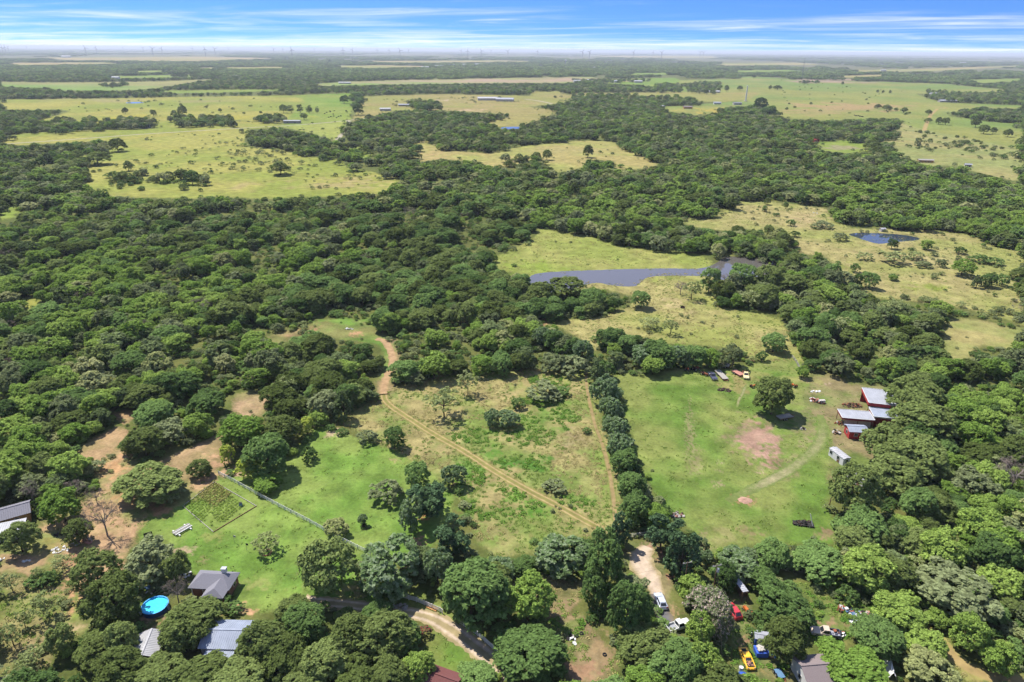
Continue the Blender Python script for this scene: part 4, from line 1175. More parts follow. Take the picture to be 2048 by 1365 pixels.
ORDER = ['oak', 'green', 'elm', 'cedar', 'grey', 'dead', 'mesquite', 'pale']
HI, MID, IDX_HI, IDX_MID = [], [], {}, {}
ux, uy, uR, ub = [np.concatenate(q) for q in zip(stems(74, 330, 2.9, .6, 2.1, (.55, .85), wr, gaps=False), stems(330, 620, 4.6, 1.0, 2.6, (.55, .85), wr, gaps=False))]
uk = wr.random(len(ux)) < .8
for g in BUILT:
    uk &= np.hypot(ux - g.x, uy - g.y) > 5.5
ux, uy, uR, ub = ux[uk], uy[uk], uR[uk], ub[uk]
for s_ in ORDER:
    IDX_HI[s_], IDX_MID[s_] = [], []
    if s_ == 'dead':
        for v in range(2):
            IDX_HI[s_].append(len(HI)); HI.append(TWIGS[v])
            IDX_MID[s_].append(len(MID)); MID.append(TWIGS[v])
        continue
    kw, mname, nv = SPEC[s_]
    for v in range(min(nv, 3)):
        tv = quads_of(limb_mb(60 + v, 5))
        IDX_HI[s_].append(len(HI)); HI.append(joined([(CROWN[s_][v][1], CROWN[s_][v][2], LM[mname]), (tv[0], tv[1], BARK)]))
        k2 = dict(kw); k2['n_leaf'] = 1500 if s_ != 'mesquite' else 420; k2['size'] = .105; k2['per'] = 9; k2['spray'] = .14
        mv = crown_arrays(500 + len(MID), **k2)
        IDX_MID[s_].append(len(MID)); MID.append(joined([(mv[0], mv[1], LM[mname]), (tv[0], tv[1], BARK)]))
# groves for the far distance: a few dozen crowns, 60 m across
GROVES = []
for g_ in range(5):
    r_ = np.random.default_rng(700 + g_)
    VV, FF, nb = {}, {}, {}
    for k in range(34):
        s_ = r_.choice(['oak', 'green', 'oak', 'grey', 'elm'], p=[.34, .26, .2, .12, .08])
        a_, rr_ = r_.uniform(0, 6.28), 30 * math.sqrt(r_.random())
        R_, b_ = r_.uniform(4, 6.5), 0
        b_ = R_ * r_.uniform(.75, 1.0)
        v, f = crown_arrays(800 + g_ * 40 + k, n_lobes=12, n_leaf=150, size=.24, lobe_r=(.35, .5), per=3, spray=.15)
        v = v * np.array([R_, R_, b_]) + np.array([math.cos(a_) * rr_, math.sin(a_) * rr_, b_ * 1.05])
        if s_ not in VV: VV[s_], FF[s_], nb[s_] = [], [], 0
        VV[s_].append(v); FF[s_].append(f + nb[s_]); nb[s_] += len(v)
    GROVES.append(joined([(np.concatenate(VV[s_]), np.concatenate(FF[s_]), LM[SPEC[s_][1]]) for s_ in VV]))


def instancer(name, pts, scl, rot, idx, coll, label, tilt=0.0):
    me = bpy.data.meshes.new(name)
    n = len(pts)
    me.vertices.add(n)
    me.vertices.foreach_set('co', np.asarray(pts, np.float32).ravel())
    a = me.attributes.new('scl', 'FLOAT_VECTOR', 'POINT'); a.data.foreach_set('vector', np.asarray(scl, np.float32).ravel())
    rv = np.zeros((n, 3), np.float32); rv[:, 2] = rot; rv[:, :2] = wr.uniform(-tilt, tilt, (n, 2))
    a = me.attributes.new('rot', 'FLOAT_VECTOR', 'POINT'); a.data.foreach_set('vector', rv.ravel())
    a = me.attributes.new('idx', 'INT', 'POINT'); a.data.foreach_set('value', np.asarray(idx, np.int32))
    me.update()
    o = link(bpy.data.objects.new(name, me))
    ng = bpy.data.node_groups.new(name, 'GeometryNodeTree')
    ng.interface.new_socket('Geometry', in_out='INPUT', socket_type='NodeSocketGeometry')
    ng.interface.new_socket('Geometry', in_out='OUTPUT', socket_type='NodeSocketGeometry')
    gi = ng.nodes.new('NodeGroupInput'); go = ng.nodes.new('NodeGroupOutput')
    ci = ng.nodes.new('GeometryNodeCollectionInfo')
    ci.inputs['Collection'].default_value = coll
    ci.inputs['Separate Children'].default_value = True
    ci.inputs['Reset Children'].default_value = True
    ip = ng.nodes.new('GeometryNodeInstanceOnPoints')
    ip.inputs['Pick Instance'].default_value = True

    def attr(nm, ty):
        q = ng.nodes.new('GeometryNodeInputNamedAttribute')
        q.data_type = ty
        q.inputs['Name'].default_value = nm
        return q.outputs['Attribute']
    L = ng.links.new
    L(gi.outputs[0], ip.inputs['Points']); L(ci.outputs[0], ip.inputs['Instance'])
    L(attr('idx', 'INT'), ip.inputs['Instance Index'])
    er = ng.nodes.new('FunctionNodeEulerToRotation')
    L(attr('rot', 'FLOAT_VECTOR'), er.inputs[0]); L(er.outputs[0], ip.inputs['Rotation'])
    L(attr('scl', 'FLOAT_VECTOR'), ip.inputs['Scale'])
    L(ip.outputs[0], go.inputs[0])
    md = o.modifiers.new('stand', 'NODES')
    md.node_group = ng
    return tag(o, label, kind='stuff')


def idx_for(sp, table, r):
    return np.array([table[s][r.integers(len(table[s]))] for s in sp])


C_HI = proto_collection('wood_near', HI)
C_MID = proto_collection('wood_mid', MID)
C_GR = proto_collection('wood_far', GROVES)
m = ~indiv
for s_ in ('bush', 'bush_grey', 'bush_pale'):
    IDX_HI[s_] = [len(C_HI.objects)]
    C_HI.objects.link(bpy.data.objects.new('wood_near_%02d' % len(C_HI.objects), CROWN[s_][0][0]))
usp = wr.choice(np.array(['bush', 'elm', 'bush_grey', 'bush_pale'], dtype='U10'), len(ux), p=[.5, .2, .2, .1])
m0 = m
x, y, R, b = [np.concatenate([q[m], w]) for q, w in ((x, ux), (y, uy), (R, uR), (b, ub))]
spc = np.concatenate([spc[m].astype('U10'), usp.astype('U10')])
m = np.ones(len(x), bool)
zb_ = np.where(np.char.startswith(spc, 'bush'), .6, 1.0) * b
instancer('woodland', np.stack([x[m], y[m], zb_], 1), np.stack([R[m] * wr.uniform(.82, 1.2, m.sum()), R[m] * wr.uniform(.82, 1.2, m.sum()), b[m]], 1), wr.uniform(0, 6.28, m.sum()), idx_for(spc[m], IDX_HI, wr), C_HI, 'thick green woods filling the middle distance', tilt=.16)

xb, yb, Rb, bb = [np.concatenate(q) for q in zip(stems(470, 950, 6.8, 3.0, 6.4, (.58, .85), wr), stems(950, 1700, 8.6, 3.8, 6.8, (.6, .85), wr), stems(1700, 2900, 14, 5.0, 7.5, (.6, .9), wr))]
Pb, _ = project(np.stack([xb, yb, bb], 1))
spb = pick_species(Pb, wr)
instancer('distant_woodland', np.stack([xb, yb, bb * 1.05], 1), np.stack([Rb * wr.uniform(.82, 1.2, len(Rb)), Rb * wr.uniform(.82, 1.2, len(Rb)), bb], 1), wr.uniform(0, 6.28, len(xb)), idx_for(spb, IDX_MID, wr), C_MID, 'bands of woods and tree lines across the far farmland', tilt=.16)


def far_groves(y0, y1, sp, thr, scale):
    r = wr
    ys = []
    y_ = y0
    pts = []
    while y_ < y1:
        s = sp * (y_ / y0) ** 1.0
        nx = int(2 * .84 * y_ / s)
        xx = (np.arange(nx) - nx / 2 + r.uniform(-.4, .4, nx)) * s
        yy = y_ + r.uniform(-.4, .4, nx) * s
        pts.append(np.stack([xx, yy, np.full(nx, s / sp)], 1))
        y_ += s
    p = np.concatenate(pts)
    d = p[:, 1]
    nz = fbm(p[:, 0] / 900, p[:, 1] / 2600, 21, 5)
    keep = nz < thr + r.normal(0, .05, len(p))
    for z in (0.0, 9.0):
        q, _ = project(np.stack([p[:, 0], p[:, 1], np.full(len(p), z)], 1))
        keep &= ~open_mask(q)
    p = p[keep]
    return p


g1 = far_groves(2900, 6500, 52, .60, 1.0)
g2 = far_groves(6500, 30000, 150, .50, 1.0)
gp = np.concatenate([g1, g2])
sc_ = np.concatenate([np.clip(g1[:, 2], 1, 1.3), np.clip(g2[:, 2] * 1.6, 1.6, 3.2)])
zs_ = np.concatenate([np.full(len(g1), 1.0), np.full(len(g2), 1.15)])
instancer('distant_woodland', np.stack([gp[:, 0], gp[:, 1], np.zeros(len(gp))], 1), np.stack([sc_, sc_, zs_], 1), wr.uniform(0, 6.28, len(gp)), wr.integers(0, 5, len(gp)), C_GR, 'hazy dark woods stretching to the horizon')

# ------------------------------------------------------------------ shrubs scattered over the open ground
SHRUBS = [
    # outline, count, radius range, kinds
    ([(1440, 442), (1540, 408), (1650, 420), (1720, 462), (1900, 470), (2048, 505), (2048, 600), (1760, 585), (1700, 560), (1600, 505)], 120, (.5, 1.7), ['bush', 'bush_grey', 'bush_pale', 'bush_grey']),
    ([(1800, 500), (2048, 520), (2048, 560), (1850, 560)], 24, (1.0, 2.4), ['bush_grey', 'bush_pale', 'bush']),
    ([(1740, 596), (2048, 600), (2048, 648), (1900, 610)], 34, (1.2, 2.6), ['bush_pale', 'bush_grey', 'bush_pale']),
    ([(200, 330), (460, 280), (700, 330), (790, 370), (660, 385), (420, 350), (250, 340)], 170, (1.0, 3.2), ['bush_pale', 'bush_pale', 'bush_grey', 'bush']),
    ([(430, 300), (560, 300), (640, 330), (560, 370), (450, 340)], 50, (1.4, 3.4), ['bush_pale', 'bush_pale', 'bush_grey']),
    ([(160, 340), (330, 350), (430, 395), (240, 390)], 26, (2.0, 4.6), ['green', 'oak', 'bush']),
    ([(1820, 262), (1900, 272), (2048, 302), (2048, 342), (1900, 310), (1810, 300)], 110, (1.6, 4.0), ['bush_pale', 'bush_grey', 'bush', 'oak']),
    ([(1200, 640), (1420, 620), (1540, 650), (1480, 690), (1260, 670)], 18, (.5, 1.2), ['bush_pale', 'bush_grey']),
    ([(1010, 520), (1080, 470), (1300, 503), (1390, 520), (1240, 536)], 12, (.4, 1.0), ['bush_grey', 'bush_pale']),
    ([(760, 200), (1000, 195), (1040, 205), (800, 218)], 60, (2.0, 4.0), ['bush_pale', 'bush_grey']),
    ([(1100, 195), (1340, 195), (1330, 216), (1130, 212)], 110, (2.5, 5.0), ['bush_grey', 'bush', 'green', 'bush_pale']),
    ([(560, 255), (480, 290), (240, 280), (500, 258)], 26, (1.0, 2.4), ['bush_grey', 'bush']),
    ([(850, 300), (1000, 308), (1200, 290), (1280, 320), (1000, 330)], 30, (.8, 2.2), ['bush', 'bush_grey']),
    ([(20, 1150), (140, 1185), (120, 1285), (70, 1360), (0, 1360)], 22, (.5, 1.3), ['bush_pale', 'bush_pale', 'bush_grey']),
    ([(190, 905), (300, 930), (260, 1010), (180, 1000)], 10, (.4, 1.0), ['bush_pale', 'bush_grey']),
    ([(930, 740), (1160, 740), (1180, 820), (1000, 860), (880, 800)], 8, (.35, .8), ['bush_grey', 'bush_pale']),
    ([(940, 960), (1200, 1000), (1200, 1060), (980, 1090)], 5, (.3, .7), ['bush_grey']),
    ([(1590, 1170), (1720, 1160), (1760, 1230), (1700, 1280), (1620, 1250)], 22, (.5, 1.2), ['bush', 'bush_grey', 'elm']),
    ([(1800, 1100), (1860, 1190), (1780, 1200), (1700, 1150)], 20, (1.0, 2.2), ['bush', 'elm']),
    ([(1560, 160), (1880, 190), (1860, 240), (1560, 230)], 60, (1.5, 3.6), ['bush', 'bush_grey', 'oak']),
    ([(100, 205), (560, 196), (560, 238), (300, 232), (150, 236)], 44, (1.5, 4), ['bush', 'oak', 'bush_grey']),
]
OPD = {o_[0]: o_[1] for o_ in OPEN}
cand = []
for poly, cnt, (r0, r1), kinds in SHRUBS:
    G_ = [at(*p) for p in poly]
    xs_, ys_ = [g.x for g in G_], [g.y for g in G_]
    got, tries = 0, 0
    while got < cnt and tries < cnt * 40:
        tries += 1
        X_, Y_ = wr.uniform(min(xs_), max(xs_)), wr.uniform(min(ys_), max(ys_))
        q, dp = project([(X_, Y_, 0)])
        if not inside(poly, q)[0] or any(inside(pp, q)[0] for pp in (POND, POND2, POND3)):
            continue
        if fbm(np.array([X_ / 28.]), np.array([Y_ / 28.]), 55, 3)[0] < wr.uniform(.3, .62):
            continue
        Rr = r0 + (r1 - r0) * wr.random() ** 1.7
        cand.append((X_, Y_, Rr, Rr * wr.uniform(.55, .85), str(wr.choice(kinds)), Rr / dp[0]))
        got += 1
# brushy fringe where the woods meet the fields
for (y0_, y1_, sp_, r0, r1) in ((110, 520, 3.6, .5, 1.7), (520, 1500, 7.0, 1.0, 2.8)):
    nx_, ny_ = int(1.6 * y1_ / sp_), int((y1_ - y0_) / sp_)
    fx_ = wr.uniform(-.8, .8, nx_ * ny_) * y1_; fy_ = wr.uniform(y0_, y1_, nx_ * ny_)
    k_ = np.abs(fx_) < .8 * fy_
    fx_, fy_ = fx_[k_], fy_[k_]
    q0, dp0 = project(np.stack([fx_, fy_, np.zeros(len(fx_))], 1))
    isop = open_mask(q0)
    for pp in (POND, POND2, POND3, POND4):
        isop &= ~inside(pp, q0)
    dd_ = np.abs(wr.normal(0, 1, len(fx_))) * np.clip(fy_ / 60, 3, 14); da_ = wr.uniform(0, 6.283, len(fx_))
    q1, _ = project(np.stack([fx_ + np.cos(da_) * dd_, fy_ + np.sin(da_) * dd_, np.zeros(len(fx_))], 1))
    fr = isop & ~open_mask(q1) & (wr.random(len(fx_)) < .42)
    for nm_ in ('drive_gap', 'lane_gap', 'barn_yard', 'lawn_low', 'back_yard', 'yard'):
        fr &= ~inside(OPD[nm_], q0)
    for i_ in np.nonzero(fr)[0]:
        Rr = r0 + (r1 - r0) * wr.random() ** 1.6
        cand.append((fx_[i_], fy_[i_], Rr, Rr * wr.uniform(.55, .85), str(wr.choice(['bush', 'bush_grey', 'bush_grey', 'bush_pale', 'bush'])), Rr / dp0[i_]))
print('fringe', len(cand))
cand.sort(key=lambda c: -c[5])
sh_i = [c for c in cand if c[4].startswith('bush')][:225]
ids = set(id(c) for c in sh_i)
rest = []
for c in cand:
    if id(c) in ids:
        tree(c[4], (c[0], c[1], 0), c[2], c[3])
    else:
        rest.append(c)
BSH = [joined([(CROWN[s_][0][1], CROWN[s_][0][2], LM[SPEC[s_][1]])]) for s_ in ('bush', 'bush_grey', 'bush_pale', 'oak', 'green', 'elm')]
_bi = {'bush': 0, 'bush_grey': 1, 'bush_pale': 2, 'oak': 3, 'green': 4, 'elm': 5}
ra = np.array([c[:4] for c in rest])
instancer('scrub', np.stack([ra[:, 0], ra[:, 1], ra[:, 3] * .62], 1), np.stack([ra[:, 2], ra[:, 2], ra[:, 3]], 1), wr.uniform(0, 6.28, len(ra)), [_bi[c[4]] for c in rest], proto_collection('scrub_kind', BSH), 'low scrub dotted over the far fields')


# ------------------------------------------------------------------ tall grass and weeds on the near meadows
def tuft(seed, n, h, spread, w, m):
    r = np.random.default_rng(seed)
    a = r.uniform(0, 6.283, n); d = np.sqrt(r.random(n)) * spread
    p = np.stack([np.cos(a) * d, np.sin(a) * d, h * (1 - (d / spread) ** 2) * r.uniform(.4, 1.05, n) + .02], 1)
    nn = r.normal(0, .5, (n, 3)) + np.array([0, 0, 1.0]); nn /= np.linalg.norm(nn, axis=1, keepdims=True)
    u = np.cross(nn, r.normal(0, 1, (n, 3))); u /= np.linalg.norm(u, axis=1, keepdims=True)
    v = np.cross(nn, u)
    s = w * r.uniform(.7, 1.5, n)[:, None]
    q = np.stack([p - u * s * 1.6, p - v * s * .7, p + u * s * 1.6, p + v * s * .7], 1)
    return mesh_np('tuft', q.reshape(-1, 3), np.arange(4 * n).reshape(-1, 4), m)


GM = [leaf_mat('grass_green', alb(142, 170, 78), alb(160, 180, 94), trans=.12), leaf_mat('grass_straw', alb(204, 188, 130), alb(186, 178, 112), trans=.12), leaf_mat('weed_green', alb(112, 158, 62), alb(130, 168, 74), trans=.12)]
TUFTS = [tuft(1, 22, .14, .42, .09, GM[0]), tuft(2, 22, .15, .44, .085, GM[1]), tuft(3, 30, .30, .6, .11, GM[2]), tuft(4, 18, .07, .4, .08, GM[0])]


def grass_pts(poly, per_m2, idx_p, r, thr=0.0):
    G_ = [at(*p) for p in poly]
    x0, x1 = min(g.x for g in G_), max(g.x for g in G_); y0, y1 = min(g.y for g in G_), max(g.y for g in G_)
    n = int((x1 - x0) * (y1 - y0) * per_m2)
    X_, Y_ = r.uniform(x0, x1, n), r.uniform(y0, y1, n)
    q, _ = project(np.stack([X_, Y_, np.zeros(n)], 1))
    k = inside(poly, q) & (fbm(X_ / 5, Y_ / 5, 88, 4) > thr)
    X_, Y_, q = X_[k], Y_[k], q[k]
    nz = fbm(X_ / 7, Y_ / 7, 91, 4)
    id_ = np.where(nz + r.normal(0, .06, len(X_)) > .5, idx_p[0], idx_p[1])
    return np.stack([X_, Y_, id_], 1), q


OP = {o_[0]: o_[1] for o_ in OPEN}
gr = np.random.default_rng(8)
gl = []
for nm, dn, ip_, th in (('meadow', .9, (1, 0), .38), ('pasture', .22, (3, 3), .42), ('yard', .2, (3, 3), .46), ('shore', .5, (1, 3), .42), ('junk_yard', 1.4, (0, 2), .2), ('verge_low', .9, (0, 1), .4), ('back_yard', .8, (0, 2), .4), ('scrub_left', .9, (0, 1), .35), ('pond_field', .25, (1, 3), .45), ('right_field', .22, (1, 3), .42), ('trail_low', .9, (1, 0), .4), ('lawn_low', .4, (3, 3), .45), ('bare_left', .35, (1, 3), .55)):
    g_, q = grass_pts(OP[nm], dn, ip_, gr, th)
    # keep bare patches bare, set weeds where the weeds are
    for (sx, sy, hw, hh, t_, st) in SPOTS:
        r2 = ((q[:, 0] - sx) / hw) ** 2 + ((q[:, 1] - sy) / hh) ** 2
        inn = r2 < 1.0
        green = t_[1] > t_[0] + 18
        if green and t_[1] < 160:
            g_[inn & (gr.random(len(g_)) < .75), 2] = 2
        elif t_[0] > 165 and t_[0] > t_[1] + 12 and st >= .8:
            g_[inn, 2] = -1
    g_ = g_[g_[:, 2] >= 0]
    gl.append(g_)
gl = np.concatenate(gl)
# nothing grows on the tracks
for o_ in list(COL.objects):
    if o_.type == 'MESH' and o_.get('kind') == 'structure' and o_.name.split('.')[0] in ('lane', 'track', 'gravel_drive', 'driveway', 'trail'):
        nv = len(o_.data.vertices); co = np.zeros(nv * 3, np.float32); o_.data.vertices.foreach_get('co', co)
        ctr = co.reshape(-1, 13, 3)[:, 6, :2]; wd = np.linalg.norm(co.reshape(-1, 13, 3)[:, 0, :2] - ctr, axis=1)
        keep = np.ones(len(gl), bool)
        for c_, w_ in zip(ctr[::2], wd[::2]):
            keep &= (gl[:, 0] - c_[0]) ** 2 + (gl[:, 1] - c_[1]) ** 2 > (w_ * .95) ** 2
        gl = gl[keep]
ss = gr.uniform(.7, 1.35, len(gl))
instancer('tall_grass', np.stack([gl[:, 0], gl[:, 1], np.zeros(len(gl))], 1), np.stack([ss, ss, ss * gr.uniform(.7, 1.2, len(gl))], 1), gr.uniform(0, 6.28, len(gl)), gl[:, 2].astype(int), proto_collection('grass_kind', TUFTS), 'rough grass and weeds on the meadows')
print('TREES individual', len(T) + int(indiv.sum()), 'wood', int(m.sum()), 'dist', len(xb), 'groves', len(gp), 'shrub ind', len(sh_i), 'scrub', len(rest), 'grass', len(gl))

# ------------------------------------------------------------------ materials of built things
def flat(name, rgb, rough=.7, var=.18, scale=1.2, **k):
    return mat(name, tuple(v / 1.55 for v in lin(rgb)), rough, var, scale, **k)


M_GALV = flat('galvanised_sheet', (190, 192, 198), .55, .14, .8, spec=.3)
M_ROOFGREY = flat('grey_sheet_roof', (176, 178, 186), .65, .14, .5, spec=.2)
M_ROOFBLUE = flat('blue_grey_sheet', (164, 172, 188), .65, .15, .5, spec=.2)
M_ROOFWHITE = flat('white_sheet_roof', (196, 195, 197), .7, .12, .5, spec=.2)
M_SHINGLE = flat('charcoal_shingles', (142, 140, 148), .9, .3, 9)
M_SHINGLE2 = flat('brown_grey_shingles', (146, 132, 130), .9, .2, 9)
M_REDROOF = flat('red_brown_roof', (124, 76, 72), .85, .2, 6)
M_RED = flat('red_siding', (186, 62, 62), .6, .15, 1.5)
M_DRED = flat('dark_red_siding', (132, 40, 48), .6, .15, 1.5)
M_WHITE = flat('white_paint', (232, 230, 226), .6, .08, 1.5)
M_OFFWHITE = flat('weathered_white', (206, 200, 190), .8, .18, 2)
M_BRICK = flat('brick', (150, 104, 84), .9, .3, 14)
M_TANWALL = flat('tan_boards', (200, 150, 92), .85, .2, 3)
M_WOODGREY = flat('weathered_wood', (176, 170, 160), .9, .25, 5)
M_WOODWHITE = flat('whitewashed_wood', (236, 234, 228), .85, .16, 5)
M_WOOD = flat('brown_wood', (132, 102, 76), .9, .3, 5)
M_DARK = flat('dark_clutter', (52, 48, 46), .85, .4, 3)
M_BLACK = flat('black_rubber', (30, 30, 32), .8, .2, 6)
M_GLASS = mat('dark_glass', (0.018, 0.022, 0.028), .08, .1, 2, spec=.6)
M_CHROME = mat('bright_metal', (.55, .56, .58), .3, .1, 4, metal=.8)
M_SILVER = mat('silver_paint', (.56, .60, .66), .28, .05, 2, metal=.3, spec=.6)
M_TRUCKW = mat('white_car_paint', (.62, .62, .60), .3, .06, 2, spec=.5)
M_YELLOW = mat('yellow_car_paint', (.78, .42, .03), .35, .08, 2, spec=.5)
M_REDCAR = mat('red_car_paint', (.42, .03, .045), .4, .12, 2, spec=.5)
M_NAVY = mat('navy_car_paint', (.06, .065, .10), .45, .3, 2, spec=.4)
M_CREAM = mat('cream_car_paint', (.62, .52, .28), .5, .12, 2, spec=.4)
M_BEIGE = mat('beige_car_paint', (.46, .38, .30), .5, .12, 2, spec=.4)
M_RUST = flat('rust', (150, 88, 62), .9, .35, 3)
M_PINKRUST = flat('faded_red_deck', (196, 140, 122), .85, .2, 2)
M_ORANGE = flat('orange_paint', (222, 118, 52), .55, .15, 3)
M_BLUE = mat('blue_plastic', (.035, .09, .42), .45, .15, 2)
M_BLUE2 = flat('faded_blue', (104, 142, 178), .6, .2, 2)
M_POOLWALL = mat('pool_wall', (.02, .05, .14), .5, .2, 2)
M_LINER = mat('pool_liner', (.03, .30, .62), .4, .1, 1)
M_POOL = mat('pool_water', (.06, .52, .74), .08, .12, 1.2, spec=.5)
M_TAIL = mat('red_lamp', (.35, .01, .01), .3, .1, 3)
M_STONE = flat('concrete', (196, 188, 176), .9, .15, 2)
M_EARTH = flat('earth_heap', (188, 150, 128), .98, .2, 1.5, bump=.6)
M_BRUSH = flat('brush_heap', (76, 62, 52), .98, .4, 2)
M_PLASTIC = flat('white_plastic', (236, 236, 232), .6, .06, 2)
M_TURB = flat('turbine_grey', (138, 140, 146), .5, .05, .1)
M_LATT = flat('grey_steel', (150, 152, 156), .6, .1, 1)


def ang(p, q):
    a, b = at(*p), at(*q)
    return math.atan2(b.y - a.y, b.x - a.x)


def sheet(mb, O, U, Vv, th=.06, rib=0.0, rh=.05, nrm_up=True):
    """rectangular sheet O + s U + t V with ribs running along V"""
    O, U, Vv = Vector(O), Vector(U), Vector(Vv)
    n = U.cross(Vv).normalized()
    if n.z < 0: n = -n
    c = [O, O + U, O + U + Vv, O + Vv]
    vs = c + [p + n * th for p in c]
    mb.add(vs, [(3, 2, 1, 0), (4, 5, 6, 7), (0, 1, 5, 4), (1, 2, 6, 5), (2, 3, 7, 6), (3, 0, 4, 7)])
    if rib:
        k = int(U.length / rib)
        u = U.normalized()
        for i in range(k + 1):
            s = O + u * (i * U.length / max(k, 1)) + n * th
            w = u * .05
            vs = [s - w, s + w, s + w + Vv, s - w + Vv, s - w * .5 + n * rh, s + w * .5 + n * rh, s + w * .5 + Vv + n * rh, s - w * .5 + Vv + n * rh]
            mb.add(vs, [(4, 5, 6, 7), (0, 1, 5, 4), (1, 2, 6, 5), (2, 3, 7, 6), (3, 0, 4, 7)])


def window_part(root, c, w, h, axis, out, name='window'):
    """axis 'x': the window lies in the x-z plane facing out (+1/-1) in y; axis 'y': in the y-z plane"""
    mb, gp_ = MB(), MB()
    t = .06
    if axis == 'x':
        mb.box((c[0], c[1] + out * t / 2, c[2]), (w + .16, t, h + .16)); gp_.box((c[0], c[1] + out * (t + .006), c[2]), (w, .012, h))
    else:
        mb.box((c[0] + out * t / 2, c[1], c[2]), (t, w + .16, h + .16)); gp_.box((c[0] + out * (t + .006), c[1], c[2]), (.012, w, h))
    f = mb.build(name, M_WHITE, root)
    gp_.build('pane', M_GLASS, f)


def gable(name, label, cat, pos, L, W, h, rise, rz, wall, roof, rib=.6, over=.35, wins=2, door=True, group=None, ridge=True, porch=None):
    root = empty(name, (pos[0], pos[1], 0), rz)
    tag(root, label, cat, group)
    mb = MB()
    l, w = L / 2, W / 2
    mb.add([(-l, -w, 0), (l, -w, 0), (l, w, 0), (-l, w, 0), (-l, -w, h), (l, -w, h), (l, w, h), (-l, w, h), (-l, 0, h + rise), (l, 0, h + rise)],
           [(0, 1, 5, 4), (1, 2, 6, 9, 5), (2, 3, 7, 6), (3, 0, 4, 8, 7)])
    mb.build('wall', wall, root)
    rf = MB()
    s = rise / w
    e = over
    for sg in (-1, 1):
        sheet(rf, (-l - e, sg * 0.0, h + rise + .03), (L + 2 * e, 0, 0), (0, sg * (w + e), -s * (w + e)), .05, rib)
    r = rf.build('roof', roof, root)
    if ridge:
        MB().box((0, 0, h + rise + .11), (L + 2 * e + .02, .36, .07)).build('ridge_cap', roof, r)
    if door:
        d = MB().box((l * .35, -w - .03, 1.02), (.95, .05, 2.0)).build('door', M_WOOD, root)
        MB().box((l * .35 + .34, -w - .075, 1.0), (.05, .05, .12)).build('handle', M_CHROME, d)
    for i in range(wins):
        window_part(root, (-l + (i + .5) * L / max(wins, 1) - .6, -w, 1.5), 1.0, 1.0, 'x', -1)
    if wins:
        window_part(root, (l, 0, 1.5), .9, 1.0, 'y', 1)
        window_part(root, (-l, 0, 1.5), .9, 1.0, 'y', -1)
    return root


def roof_frame(o, u, v, z):
    """corner and two directions of a roof read at height z; the second made square to the first"""
    O, A, B = at(*o, z), at(*u, z), at(*v, z)
    U = A - O
    V_ = B - O
    n = U.normalized()
    V_ = V_ - n * V_.dot(n)
    return O, U, V_


def pole_shed(name, label, o, u, v, z, roofm, fascia, posts=True, walls=(), rib=.7, fh=.7, grp=None, u_len=None, fall=0.0):
    O, U, V_ = roof_frame(o, u, v, z)
    if u_len: U = U.normalized() * u_len
    root = empty(name, (O.x, O.y, 0))
    tag(root, label, 'shed', grp)
    z0 = Vector((0, 0, z))
    rf = MB()
    sheet(rf, z0, U, V_ - Vector((0, 0, fall)), .06, rib)
    rf.build('roof', roofm, root)
    un, vn = U.normalized(), V_.normalized()
    n = un.cross(vn)
    if fascia:
        ed = [(z0, z0 + U), (z0 + U, z0 + U + V_), (z0 + U + V_, z0 + V_), (z0 + V_, z0)]
        for i, (a, b) in enumerate(ed):
            ctr = (U + V_) / 2
            out = ((a + b) / 2 - z0 - ctr); out = Vector((out.x, out.y, 0)).normalized() * .05
            dz = Vector((0, 0, -fh / 2 + .10))
            f = MB().beam(a + dz + out, b + dz + out, .06, fh).build('fascia', fascia if i in (0, 3, 1) else fascia, root)
            MB().beam(a + out * 1.6 + Vector((0, 0, .13)), b + out * 1.6 + Vector((0, 0, .13)), .14, .10).build('trim', M_WHITE, f)
    if posts:
        k = max(2, int(U.length / 4) + 1)
        for i in range(k):
            for t in (0.03, .97):
                p = U * (0.02 + .96 * i / (k - 1)) + V_ * t
                MB().box((p.x, p.y, (z - .12) / 2), (.16, .16, z - .12)).build('post', M_WOOD, root)
    for (s0, t0, s1, t1, m_, hh) in walls:
        a, b = U * s0 + V_ * t0, U * s1 + V_ * t1
        MB().beam(a + Vector((0, 0, hh / 2)), b + Vector((0, 0, hh / 2)), .08, hh).build('wall', m_, root)
    return root, O, U, V_


# ------------------------------------------------------------------ red barns by the pasture
pole_shed('pole_barn', 'large red-trimmed pole barn with grey roof beside the pasture', (1724, 776), (1786, 783), (1737, 806), 5.0, M_ROOFGREY, M_RED, walls=((.03, .03, .97, .03, M_RED, 4.4), (.97, .03, .97, .97, M_RED, 4.4)), fh=1.1)
pole_shed('lean_to', 'lower blue-grey lean-to joined to the front of the red pole barn', (1738, 815), (1786, 820), (1742, 833), 3.6, M_ROOFBLUE, M_WHITE, walls=((.02, .97, .98, .97, M_DRED, 3.2), (.03, .05, .03, .95, M_RED, 3.2)), fh=.35)
pole_shed('long_shed', 'long open shed with grey roof and dark red front board', (1675, 819), (1738, 824), (1683, 836), 3.4, M_ROOFGREY, M_DRED, walls=((.12, .80, .95, .80, M_OFFWHITE, 2.4),), fh=.7)
gable('red_shed', 'small red shed with pale roof and white trim at the pasture edge', 'shed', at(1709, 872), 5.2, 4.2, 2.7, .7, ang((1693, 866), (1730, 868)), M_RED, M_ROOFBLUE, rib=.5, wins=1)
gable('trailer_home', 'white box trailer with pale roof right of the pasture', 'trailer', at(1677, 920), 6.0, 2.4, 2.3, .2, ang((1660, 912), (1688, 934)), M_WHITE, M_ROOFWHITE, rib=.8, over=.1, wins=2)
